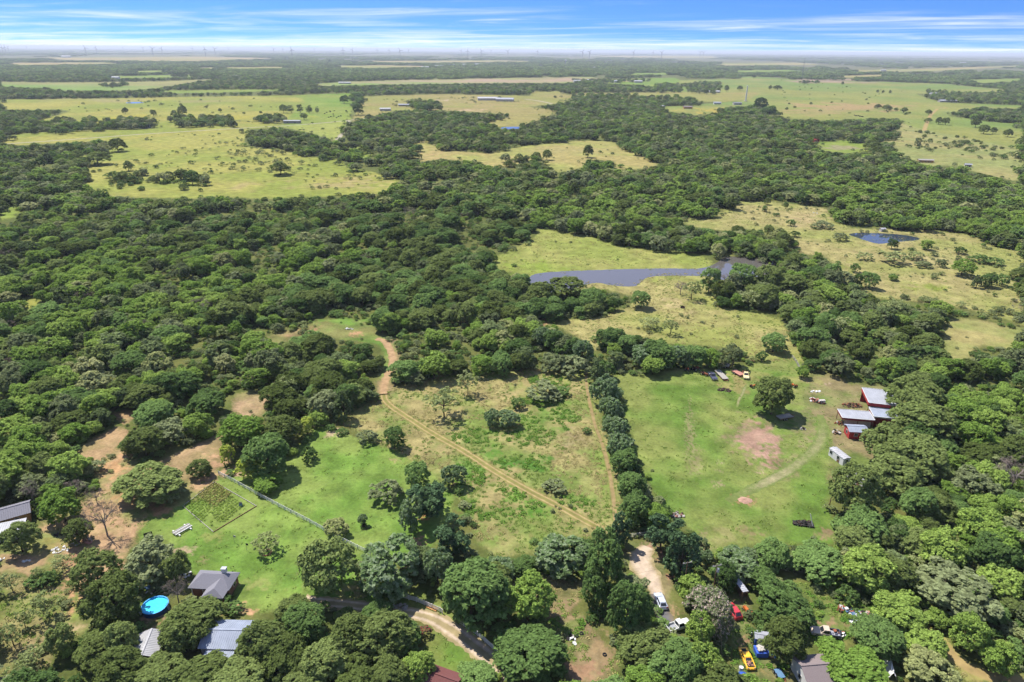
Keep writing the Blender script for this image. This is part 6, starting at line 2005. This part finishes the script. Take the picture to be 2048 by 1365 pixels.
q = empty('white_box', Z(1643, 806), .1); tag(q, 'white metal box standing in the upper pasture', 'box')
MB().box((0, 0, .5), (2.0, .9, 1.0)).build('body', M_PLASTIC, q); MB().box((0, 0, 1.04), (2.1, 1.0, .08)).build('lid', M_OFFWHITE, q)
q = empty('red_bench', Z(1503, 724), .05); tag(q, 'small reddish bench by the trees above the pasture', 'bench')
MB().box((0, 0, .45), (2.2, .6, .08)).build('seat', M_PINKRUST, q)
for sx in (-.9, .9): MB().box((sx, 0, .2), (.1, .5, .41)).build('leg', M_PINKRUST, q)
q = empty('pallet_cart', Z(1606, 1050), -.25); tag(q, 'low cart with a leaning pole in the lower pasture', 'cart')
MB().box((0, 0, .35), (5.0, 1.6, .12)).build('deck', M_DARK, q); MB().beam((2.2, -.3, .3), (1.3, .6, 3.2), .14).build('pole', M_WOODWHITE, q)
for s in (-1, 1):
    for x_ in (-1.4, 1.4): wheel(q, x_, s * .85, .28, .16)
# blue shed, bin, drum
gable('blue_shed', 'blue shed with grey roof behind the yellow coupe', 'shed', at(1521, 1284), 2.6, 2.2, 1.7, .3, ang((1512, 1276), (1534, 1280)), M_BLUE, M_ROOFGREY, rib=.4, over=.12, wins=0)
q = empty('blue_bin', Z(1521, 1308), ang((1512, 1302), (1532, 1302))); tag(q, 'blue skip heaped with white junk beside the blue shed', 'skip')
MB().box((0, 0, .6), (2.3, 1.9, 1.2), taper=1.08).build('body', M_BLUE, q)
hb = MB()
for k in range(22): hb.box((random.uniform(-.95, .95), random.uniform(-.7, .75), 1.3 + random.uniform(0, .35)), (random.uniform(.3, .9), random.uniform(.2, .7), random.uniform(.05, .3)), rz=random.random() * 3, rx=random.uniform(-.3, .3))
hb.build('junk', M_OFFWHITE, q)
q = empty('blue_tank', Z(1483, 1362)); tag(q, 'round blue water tank at the bottom below the yellow coupe', 'tank')
MB().cyl((0, 0, 0), (0, 0, 1.35), .95, .95, 20).build('drum', M_BLUE, q); MB().ring((0, 0, 1.35), .9, .1, .08, 20).build('rim', M_BLUE2, q)
q = empty('white_tub', Z(1481, 1343)); tag(q, 'white tub standing behind the blue water tank', 'tub')
MB().cyl((0, 0, 0), (0, 0, 1.1), .36, .42, 14).build('body', M_PLASTIC, q); MB().ring((0, 0, 1.1), .38, .06, .05, 14).build('rim', M_OFFWHITE, q)
q = empty('white_bucket', Z(1502, 1268)); tag(q, 'white round bucket left of the blue shed', 'bucket')
MB().cyl((0, 0, 0), (0, 0, .6), .28, .36, 12).build('body', M_PLASTIC, q); MB().ring((0, 0, .6), .34, .04, .04, 12).build('rim', M_OFFWHITE, q)
# tarp
q = empty('plastic_tarp', Z(1778, 1340), 1.3); tag(q, 'white plastic tarp draped over brush in the thicket', 'tarp')
mb = MB()
nx_, ny_ = 10, 6
mb.add([((i / nx_ - .5) * 5.0, (j / ny_ - .5) * 1.5, 1.4 * math.sin(math.pi * j / ny_) + .25 * math.sin(i * 1.7 + j * 2.3) + .3) for j in range(ny_ + 1) for i in range(nx_ + 1)],
       [(j * (nx_ + 1) + i, j * (nx_ + 1) + i + 1, (j + 1) * (nx_ + 1) + i + 1, (j + 1) * (nx_ + 1) + i) for j in range(ny_) for i in range(nx_)])
mb.build('sheet', M_PLASTIC, q)
# tyres
for p, lab in (((1153, 1273), 'old tyre on the grass, left of the pair'), ((1163, 1268), 'old tyre on the grass, right of the pair'), ((1209, 1310), 'old tyre alone on the bare strip')):
    o = MB().ring((0, 0, 0), .22, .2, .22, 18).build('tyre', M_BLACK)
    o.location = Z(*p); tag(o, lab, 'tyre', 'tyres lying by the lower verge')
heap('scrap_pile', 'thin poles and scrap beside the pair of tyres', (1143, 1280), .8, 1.4, .4, 12, [M_WOODGREY, M_DARK, M_PLASTIC], 65)
# red flowering bush near the drive
q = empty('flowering_shrub', Z(838, 1270)); tag(q, 'shrub with red flowers beside the gravel drive lawn', 'shrub')
RF = leaf_mat('red_blossom', (.07, .1, .05), (.09, .12, .06), c3=(.34, .07, .07), p3=.45)
v_, f_ = crown_arrays(3000, n_lobes=18, n_leaf=1500, size=.1, lobe_r=(.28, .42), low=-.3)
part('crown', mesh_np('crown', v_, f_, RF), q, (1.4, 0, 1.2), (0, 0, 0), (1.3, 1.2, 1.1))
part('crown', CROWN['grey'][0][0], q, (-.9, .2, 1.2), (0, 0, 0), (1.6, 1.3, 1.2))
part('trunk', TRUNK[1], q, (0, 0, 1.1), (0, 0, 0), (1, 1, 1))
# low mound of pink earth
mo = MB()
K = 22
mo.add([(1.9 * (i / 6) * math.cos(6.2832 * j / K) * (1 + .12 * math.sin(j * 2.1)), 1.5 * (i / 6) * math.sin(6.2832 * j / K) * (1 + .12 * math.sin(j * 1.3)), .35 * (1 - (i / 6) ** 2) * random.uniform(.8, 1.2) + .01) for i in range(7) for j in range(K)],
       [(i * K + j, i * K + (j + 1) % K, (i + 1) * K + (j + 1) % K, (i + 1) * K + j)[::-1] for i in range(6) for j in range(K)])
o = mo.build('earth_mound', M_EARTH); o.location = Z(1490, 1001); tag(o, 'low mound of pinkish earth in the lower pasture', 'mound')
# little hut on the pond bank, far white things
gable('pond_hut', 'tiny white hut on the bank behind the small blue pond', 'hut', at(1764, 463), 3.2, 2.4, 1.8, .5, .2, M_OFFWHITE, M_ROOFWHITE, rib=0, over=.3, wins=0)
heap('plastic_sheet', 'white litter in the scrubby pasture above the small pond', (1630, 427), 2.2, 1.4, .8, 8, [M_PLASTIC], 66, 'litter')
q = empty('feed_trough', Z(1365, 616), .2); tag(q, 'dark round feed ring in the yellow field', 'trough')
MB().ring((0, 0, 0), .9, .1, .6, 16).build('ring', M_DARK, q); MB().cyl((0, 0, .05), (0, 0, .1), .9, n=16).build('base', M_RUST, q)
heap('parked_junk', 'white camper remains in the left wood', (519, 688), 1.6, 2.4, 1.2, 16, [M_PLASTIC, M_OFFWHITE], 67)
heap('parked_junk', 'white litter at the glade in the left wood', (698, 659), 2.0, .8, .5, 8, [M_PLASTIC], 68)


# ------------------------------------------------------------------ power poles and wires
def power_pole(label, top, zt, trafo=False, base=None):
    g = at(*top, zt) if base is None else at(*base)
    r = empty('power_pole', (g.x, g.y, 0))
    tag(r, label, 'power pole')
    MB().cyl((0, 0, 0), (0, 0, zt + .3), .15, .10, 8).build('pole', M_WOOD, r)
    MB().box((0, 0, zt), (2.2, .12, .14), rz=.3).build('crossarm', M_WOODGREY, r)
    for k in (-1, 0, 1):
        MB().cyl((k * .95 * math.cos(.3), k * .95 * math.sin(.3), zt + .07), (k * .95 * math.cos(.3), k * .95 * math.sin(.3), zt + .3), .06, n=6).build('insulator', M_PLASTIC, r)
    if trafo:
        MB().cyl((.3, -.2, zt - 1.5), (.3, -.2, zt - .6), .28, n=12).build('transformer', M_ROOFWHITE, r)
    return Vector((g.x, g.y, zt + .25))


p1 = power_pole('wooden power pole beside the broad pine', (1375, 1126), 9.5)
p2 = power_pole('power pole with white transformer above the metal shed', (1434, 1132), 9.0, True)
p3 = power_pole('power pole at the right edge of the pasture', (1664, 980), 6.0, True, base=(1658, 1014))


def wire(label, a, b, sag):
    mb = MB()
    pts = [a.lerp(b, i / 16) - Vector((0, 0, sag * 4 * (i / 16) * (1 - i / 16))) for i in range(17)]
    for s, t in zip(pts, pts[1:]): mb.cyl(s, t, .02, n=4, cap=False)
    o = mb.build('power_line', M_DARK)
    tag(o, label, 'power line')


wire('power line between the two poles right of the drive', p1, p2, .6)
wire('power line from the transformer pole down past the yellow coupe', p2, at(1452, 1420, 8.5), .8)
wire('power line from the pine pole down past the white pickup', p1, at(1440, 1420, 8.8), .8)
wire('power line running right from the transformer pole', p2, at(1900, 1145, 8.5), 1.2)
wire('power line running left from the pine pole', p1, at(1020, 1180, 8.5), 1.2)

# ------------------------------------------------------------------ far farm buildings
FAR = [  # x, y(base), width m, depth m, wall h, rz, wall, roof, label
    (975, 201, 46, 16, 5, .1, M_OFFWHITE, M_ROOFWHITE, 'long white barn in the central far field'), (1010, 203, 40, 18, 5, -.1, M_OFFWHITE, M_ROOFGREY, 'grey roofed barn joined right of the long white barn'),
    (771, 222, 20, 9, 4, .05, M_OFFWHITE, M_ROOFWHITE, 'white farmhouse left of the central wood'), (808, 213, 22, 8, 3.5, .05, M_WOODGREY, M_ROOFGREY, 'grey farm shed behind the central wood'), (843, 212, 13, 9, 4, 0, M_WHITE, M_ROOFWHITE, 'small white house behind the central wood'),
    (286, 256, 22, 6, 4, .1, M_WHITE, M_ROOFWHITE, 'long white mobile home at the left tree line'), (1138, 225, 13, 7, 3.5, 0, M_WHITE, M_ROOFWHITE, 'white shed among the scrub in the centre distance'), (1298, 214, 26, 8, 4, -.3, M_OFFWHITE, M_ROOFWHITE, 'white roofed house in the grove right of centre'), (1322, 216, 14, 8, 4, .2, M_OFFWHITE, M_ROOFWHITE, 'smaller white house beside the grove right of centre'), (1375, 218, 18, 9, 4, 0, M_TANWALL, M_SHINGLE2, 'tan house on the orange field edge'), (1330, 236, 22, 9, 4, 0, M_PINKRUST, M_SHINGLE, 'dark roofed house tucked in the middle wood'),
    (1408, 184, 20, 12, 5, 0, M_WHITE, M_ROOFWHITE, 'white house in the tree clump left of the white mast'), (1428, 186, 30, 12, 4, 0, M_OFFWHITE, M_ROOFWHITE, 'pale shed right of the clump near the white mast'), (1434, 209, 16, 8, 4, 0, M_WHITE, M_ROOFGREY, 'white house on the orange field below the mast'), (1474, 210, 18, 9, 4, .05, M_OFFWHITE, M_SHINGLE, 'dark roofed house just below the white mast'),
    (1868, 191, 24, 12, 5, 0, M_WHITE, M_ROOFWHITE, 'white barn among trees in the right far field'), (1896, 205, 46, 12, 4, -.02, M_WOODGREY, M_ROOFGREY, 'long grey poultry shed in the right far field'), (1155, 165, 30, 14, 6, 0, M_WHITE, M_ROOFWHITE, 'white farmhouse at the far tan strip'), (1183, 164, 34, 16, 6, 0, M_WHITE, M_ROOFGREY, 'second white farmhouse at the far tan strip'), (1232, 166, 14, 12, 7, 0, M_WHITE, M_ROOFWHITE, 'little white barn right of the far tan strip'), (1276, 166, 30, 14, 6, 0, M_OFFWHITE, M_ROOFWHITE, 'pale barn beyond the second far wood'), (1333, 176, 18, 9, 4, 0, M_OFFWHITE, M_ROOFGREY, 'grey barn behind the round clump of far trees'),
    (1630, 284, 8, 6, 3, .3, M_RED, M_RED, 'red roofed hut in the right wood clearing'), (1658, 279, 8, 5, 3, .2, M_WHITE, M_ROOFWHITE, 'white hut in the right wood clearing'), (1850, 325, 15, 5, 2.6, -.15, M_TANWALL, M_WOODGREY, 'long tan shed deep in the right wood'), (1935, 334, 6, 4, 2.6, -.3, M_OFFWHITE, M_ROOFGREY, 'pale shed right of the long tan shed'), (706, 310, 9, 6, 3, .1, M_WOOD, M_RUST, 'small brown shed by the farm track in the wood'), (873, 263, 12, 6, 3, .2, M_WHITE, M_ROOFWHITE, 'white trailer roof showing in the central wood'),
    (232, 159, 26, 14, 7, 0, M_WHITE, M_ROOFWHITE, 'white farm in the far left fields'), (471, 156, 26, 14, 7, 0, M_WHITE, M_ROOFWHITE, 'white barn at the edge of the far left wood'), (133, 115.5, 90, 40, 12, 0, M_WHITE, M_ROOFWHITE, 'white plant on the far left plain'), (690, 168, 40, 12, 4, 0, M_OFFWHITE, M_ROOFWHITE, 'pale shed on the far tan strip'),
    (1062, 140, 33, 15, 8, 0, M_OFFWHITE, M_ROOFGREY, 'pale building in the hazy town centre'), (880, 135, 66, 20, 9, 0, M_WHITE, M_ROOFWHITE, 'long white works at the left of the hazy town'), (905, 133, 49, 20, 9, .1, M_OFFWHITE, M_ROOFGREY, 'grey works in the hazy town'), (930, 132, 44, 20, 9, 0, M_OFFWHITE, M_ROOFWHITE, 'low white store in the hazy town'), (955, 131, 49, 20, 9, 0, M_WHITE, M_ROOFWHITE, 'white roofed store at the right of the hazy town'), (850, 137, 49, 15, 8, 0, M_WHITE, M_ROOFWHITE, 'pale sheds left of the hazy town'), (1012, 138, 33, 15, 8, 0, M_WHITE, M_ROOFWHITE, 'white roof right of the town wood'), (1108, 139, 22, 13, 8, 0, M_WHITE, M_ROOFWHITE, 'white house roof below the water tower'), (1142, 142, 22, 13, 8, 0, M_WHITE, M_ROOFWHITE, 'pale roof right below the water tower'), (1186, 138, 27, 15, 8, 0, M_WHITE, M_ROOFWHITE, 'pale roof far right of the water tower'), (1252, 140, 25, 13, 8, 0, M_WHITE, M_ROOFWHITE, 'bright white church-like building in the hazy woods'),
    (1555, 139, 27, 15, 8, 0, M_WHITE, M_ROOFWHITE, 'white roof in the right hazy woods'), (1678, 142, 33, 15, 8, 0, M_WHITE, M_ROOFWHITE, 'white roofs in the far right woods'), (1766, 143, 33, 15, 8, 0, M_WHITE, M_ROOFWHITE, 'last white roofs in the far right woods'), (1925, 128, 66, 25, 12, 0, M_WHITE, M_ROOFWHITE, 'pale plant on the far right plain'),
]
for (px, py, L_, W_, h_, rz, wl, rf, lab) in FAR:
    g = at(px, py)
    near = g.y < 2600
    gable('farm_building', lab, 'building', g, L_, W_, h_, W_ * .16, rz, wl, rf, rib=0, over=.6, wins=3 if near else 0, door=near, group='buildings in the far fields', ridge=near)
gable('farm_building', 'pale house at the right end of the trees by the far road', 'building', at(585, 247), 26, 8, 4, .8, .08, M_WOODGREY, M_ROOFGREY, rib=0, over=.5, wins=2, group='buildings in the far fields')

# ------------------------------------------------------------------ masts, water tower, wind turbines
q = empty('white_mast', Z(1491, 203)); tag(q, 'tall slender white tower on a pale pad in the far right field', 'tower')
MB().cyl((0, 0, 0), (0, 0, 1.0), 5, 5, 16).build('pad', M_STONE, q)
MB().cyl((0, 0, 1), (0, 0, 34), 1.7, 1.25, 16).build('shaft', M_WHITE, q)
for z in (9, 17, 25, 33): MB().ring((0, 0, z), 1.2, .7, .5, 16).build('collar', M_PLASTIC, q)
MB().cyl((0, 0, 34), (0, 0, 36), 1.6, .5, 14).build('cap', M_WHITE, q)
q = empty('water_tower', Z(1131, 131)); tag(q, 'white water tower rising from the hazy town woods', 'water tower')
MB().cyl((0, 0, 0), (0, 0, 30), 3.2, 2.4, 14).build('column', M_ROOFBLUE, q); MB().blob((0, 0, 36), (9, 9, 7), 1, 16, 10, 0).build('tank', M_WHITE, q, True)
q = empty('radio_mast', Z(1603, 160)); tag(q, 'thin lattice radio mast in the far right plain', 'mast')
mb = MB()
for k in range(3):
    a = k * 2.094
    mb.cyl((2.2 * math.cos(a), 2.2 * math.sin(a), 0), (.4 * math.cos(a), .4 * math.sin(a), 88), .25, .12, 5)
mb.build('leg', M_LATT, q)
mb = MB()
for j in range(22):
    z0_, z1_ = j * 4, j * 4 + 4
    for k in range(3):
        a0, a1 = k * 2.094, (k + 1) * 2.094
        r0_, r1_ = 2.2 - 1.8 * z0_ / 88, 2.2 - 1.8 * z1_ / 88
        mb.cyl((r0_ * math.cos(a0), r0_ * math.sin(a0), z0_), (r1_ * math.cos(a1), r1_ * math.sin(a1), z1_), .1, n=4, cap=False)
mb.build('bracing', M_LATT, q)

tw = MB().cyl((0, 0, 0), (0, 0, 90), 3.8, 2.5, 10).mesh('tower', M_TURB)
nc = MB().box((0, .8, 91.5), (3.6, 10, 3.8)).mesh('nacelle', M_TURB)
hb = MB().cyl((0, -6.6, 91.5), (0, -4.2, 91.5), .9, 1.7, 10).mesh('hub', M_TURB)
bl = MB()
bl.add([(-1.0, -.2, 0), (1.0, -.2, 0), (1.0, .2, 0), (-1.0, .2, 0), (-3.2, -.3, 9), (2.6, -.3, 9), (2.6, .3, 9), (-3.2, .3, 9), (-1.2, -.1, 46), (.8, -.1, 46), (.8, .1, 46), (-1.2, .1, 46)],
       [(0, 1, 5, 4), (1, 2, 6, 5), (2, 3, 7, 6), (3, 0, 4, 7), (4, 5, 9, 8), (5, 6, 10, 9), (6, 7, 11, 10), (7, 4, 8, 11), (8, 9, 10, 11)])
bl = bl.mesh('blade', M_TURB)
TX = [(20, .75), (37, 1.1), (78, 1.15), (84, 1.1), (90, .85), (124, .6), (232, 1.15), (252, 1.0), (302, .6), (339, .8), (356, 1.15), (373, 1.0), (430, .7), (453, 1.2), (471, 1.0), (497, .6), (580, .8), (597, .7), (613, 1.25), (655, .6), (708, 1.05), (725, .9), (771, .7), (793, .8), (813, 1.1), (829, .7), (926, .7), (938, 1.0), (963, 1.05), (981, .7), (1012, .95), (1067, .8), (1150, 1.05), (1163, 1.1), (1244, .95), (1280, .75), (1296, 1.0), (1367, .85), (1373, .85)]
ORD = ['first', 'second', 'third', 'fourth', 'fifth', 'sixth', 'seventh', 'eighth', 'ninth', 'tenth', 'eleventh', 'twelfth', 'thirteenth', 'fourteenth', 'fifteenth', 'sixteenth', 'seventeenth', 'eighteenth', 'nineteenth', 'twentieth']
ORD += ['twenty-' + w for w in ORD[:9]] + ['thirtieth'] + ['thirty-' + w for w in ORD[:9]] + ['fortieth'] + ['forty-' + w for w in ORD[:9]]
for i, (px, s) in enumerate(TX):
    D = 11500 / s
    x0 = (px - 1024) / FPX * D * math.cos(PITCH) * 1.085
    r = empty('wind_turbine', (x0, D, 0), random.uniform(-.5, .5))
    tag(r, f'{ORD[i]} wind turbine counting from the left along the hazy horizon', 'wind turbine', 'wind turbines on the horizon')
    part('tower', tw, r); part('nacelle', nc, r); part('hub', hb, r)
    ph = random.uniform(0, 2.1)
    for k in range(3):
        part('blade', bl, r, (0, -5.6, 91.5), (0, ph + k * 2.0944, 0))


# ------------------------------------------------------------------ grazing cattle, far off
def cow_mesh():
    me = bpy.data.meshes.new('cow')
    vs = [(0, 0, 1.05), (.55, 0, 1.08), (.9, 0, 1.12), (1.25, 0, .95), (1.55, 0, .55), (1.75, 0, .35), (-.6, 0, 1.08), (-.85, 0, 1.0), (-.95, 0, .55),
          (.6, .24, .75), (.62, .24, .4), (.6, .24, .03), (.6, -.24, .75), (.62, -.24, .4), (.6, -.24, .03), (-.62, .24, .75), (-.72, .24, .42), (-.62, .24, .03), (-.62, -.24, .75), (-.72, -.24, .42), (-.62, -.24, .03), (1.45, .2, .72), (1.45, -.2, .72)]
    es = [(0, 1), (1, 2), (2, 3), (3, 4), (4, 5), (0, 6), (6, 7), (7, 8), (1, 9), (9, 10), (10, 11), (1, 12), (12, 13), (13, 14), (6, 15), (15, 16), (16, 17), (6, 18), (18, 19), (19, 20), (4, 21), (4, 22)]
    rad = [.42, .38, .26, .19, .17, .1, .38, .26, .04, .16, .09, .07, .16, .09, .07, .18, .1, .07, .18, .1, .07, .05, .05]
    me.from_pydata(vs, es, [])
    o = bpy.data.objects.new('cow_form', me)
    COL.objects.link(o)
    md = o.modifiers.new('skin', 'SKIN')
    for v, r in zip(me.skin_vertices[0].data, rad):
        v.radius = (r, r)
    me.skin_vertices[0].data[0].use_root = True
    dg = bpy.context.evaluated_depsgraph_get()
    out = bpy.data.meshes.new_from_object(o.evaluated_get(dg))
    bpy.data.objects.remove(o)
    out.materials.clear()
    out.materials.append(mat('black_hide', (.02, .018, .016), .7, .3, 3))
    return out


CM = cow_mesh()
cw = random.Random(9)
spots = [(1709 + i * 2.3 + cw.uniform(-.5, .5), 232 + i * .45 + cw.uniform(-.6, .6)) for i in range(8)] + [(648 + cw.uniform(0, 50), 222 + cw.uniform(0, 16)) for i in range(14)]
spots = sorted(spots[:8]) + sorted(spots[8:])
for i, (px, py) in enumerate(spots):
    o = link(bpy.data.objects.new('cow', CM))
    o.location = Z(px, py); o.rotation_euler = (0, 0, cw.uniform(0, 6.28)); o.scale = (1.25, 1.25, 1.25)
    if i < 8:
        tag(o, f'{ORD[i]} black cow from the left in the loose row on the right far pasture', 'cow', 'cows on the right far pasture')
    else:
        tag(o, f'{ORD[i - 8]} black cow from the left on the bright green far left field', 'cow', 'cows on the green far field')

# ------------------------------------------------------------------ labels that tell the remaining trees and shrubs apart: kind, side and count from the nearest landmark
MARKS = [((312, 1214), 'the round pool'), ((425, 1170), 'the brick house'), ((460, 1270), 'the ribbed metal roof'), ((30, 1040), 'the left-edge house'), ((440, 1010), 'the vegetable plot'), ((205, 1040), 'the large bare tree'), ((612, 850), 'the yellow lawn willow'), ((785, 712), 'the red lane bend'), ((768, 790), 'the lane mouth'), ((888, 805), 'the big pale mesquite'), ((1010, 840), 'the meadow bush'), ((1548, 795), 'the lone oak'), ((1750, 800), 'the red barn'), ((1680, 915), 'the white trailer'), ((1280, 1075), 'the pipe gate'), ((1320, 1205), 'the silver car'), ((1492, 1318), 'the yellow coupe'), ((1770, 1250), 'the rubbish heap'), ((1060, 560), 'the left pond end'), ((1500, 530), 'the right pond arm'), ((1765, 477), 'the small blue pond'), ((1210, 740), 'the hedge top'), ((940, 1250), 'the gravel drive'), ((655, 1130), 'the lawn oak'), ((1620, 1350), 'the white house'), ((700, 655), 'the wood glade'), ((495, 810), 'the bare wood gap'), ((1665, 1000), 'the pasture pole'), ((1490, 200), 'the white mast'), ((990, 200), 'the long white barn'), ((560, 345), 'the far meadow oak'), ((1895, 205), 'the poultry shed'), ((235, 290), 'the far road oak'), ((365, 222), 'the far field oak'), ((690, 200), 'the far hedgerow'), ((1690, 292), 'the right clearing'), ((1100, 310), 'the middle field'), ((900, 1355), 'the red-brown roof'), ((1920, 690), 'the right wood nook'), ((1900, 1190), 'the thicket trail'), ((1150, 1290), 'the pair of tyres'), ((60, 1250), 'the left scrub'), ((2048, 560), 'the right edge'), ((0, 700), 'the left edge'), ((1460, 400), 'the field corner tree'), ((640, 1040), 'the plank fence'), ((1342, 650), 'the half-bare mesquite'), ((1100, 990), 'the two-rut lane'), ((300, 880), 'the bare track bend'), ((2000, 1000), 'the right wood edge')]
AUTO.sort(key=lambda a: a[2])
cnt = {}
pool_ = []
for root, words, px, py in AUTO:
    best = min(MARKS, key=lambda m_: ((m_[0][0] - px) ** 2 + ((m_[0][1] - py) * 1.3) ** 2))
    dx, dy = px - best[0][0], py - best[0][1]
    side = ('right of' if dx > 0 else 'left of') if abs(dx) > abs(dy) * 1.2 else ('beyond' if dy < 0 else 'in front of')
    pool_.append(((words, side, best[1]), math.hypot(dx, dy), root))
pool_.sort(key=lambda a: a[1])
for key, d_, root in pool_:
    k = cnt.get(key, 0)
    cnt[key] = k + 1
    root['label'] = f'{ORD[min(k, len(ORD) - 1)]} nearest {key[0]} {key[1]} {key[2]}'

# ------------------------------------------------------------------ haze in the air
hz = MB().box((0, 30000, 70.5), (130000, 130000, 143)).build('haze', None)
tag(hz, 'pale summer haze over the land', kind='stuff')
hm = bpy.data.materials.new('haze')
hm.use_nodes = True
t = hm.node_tree
t.nodes.clear()
out = N(t, 'ShaderNodeOutputMaterial')
pv = N(t, 'ShaderNodeVolumePrincipled')
pv.inputs['Color'].default_value = (.81, .87, .96, 1)
pv.inputs['Density'].default_value = 5.6e-5
pv.inputs['Anisotropy'].default_value = .1
t.links.new(pv.outputs[0], out.inputs['Volume'])
hz.data.materials.append(hm)
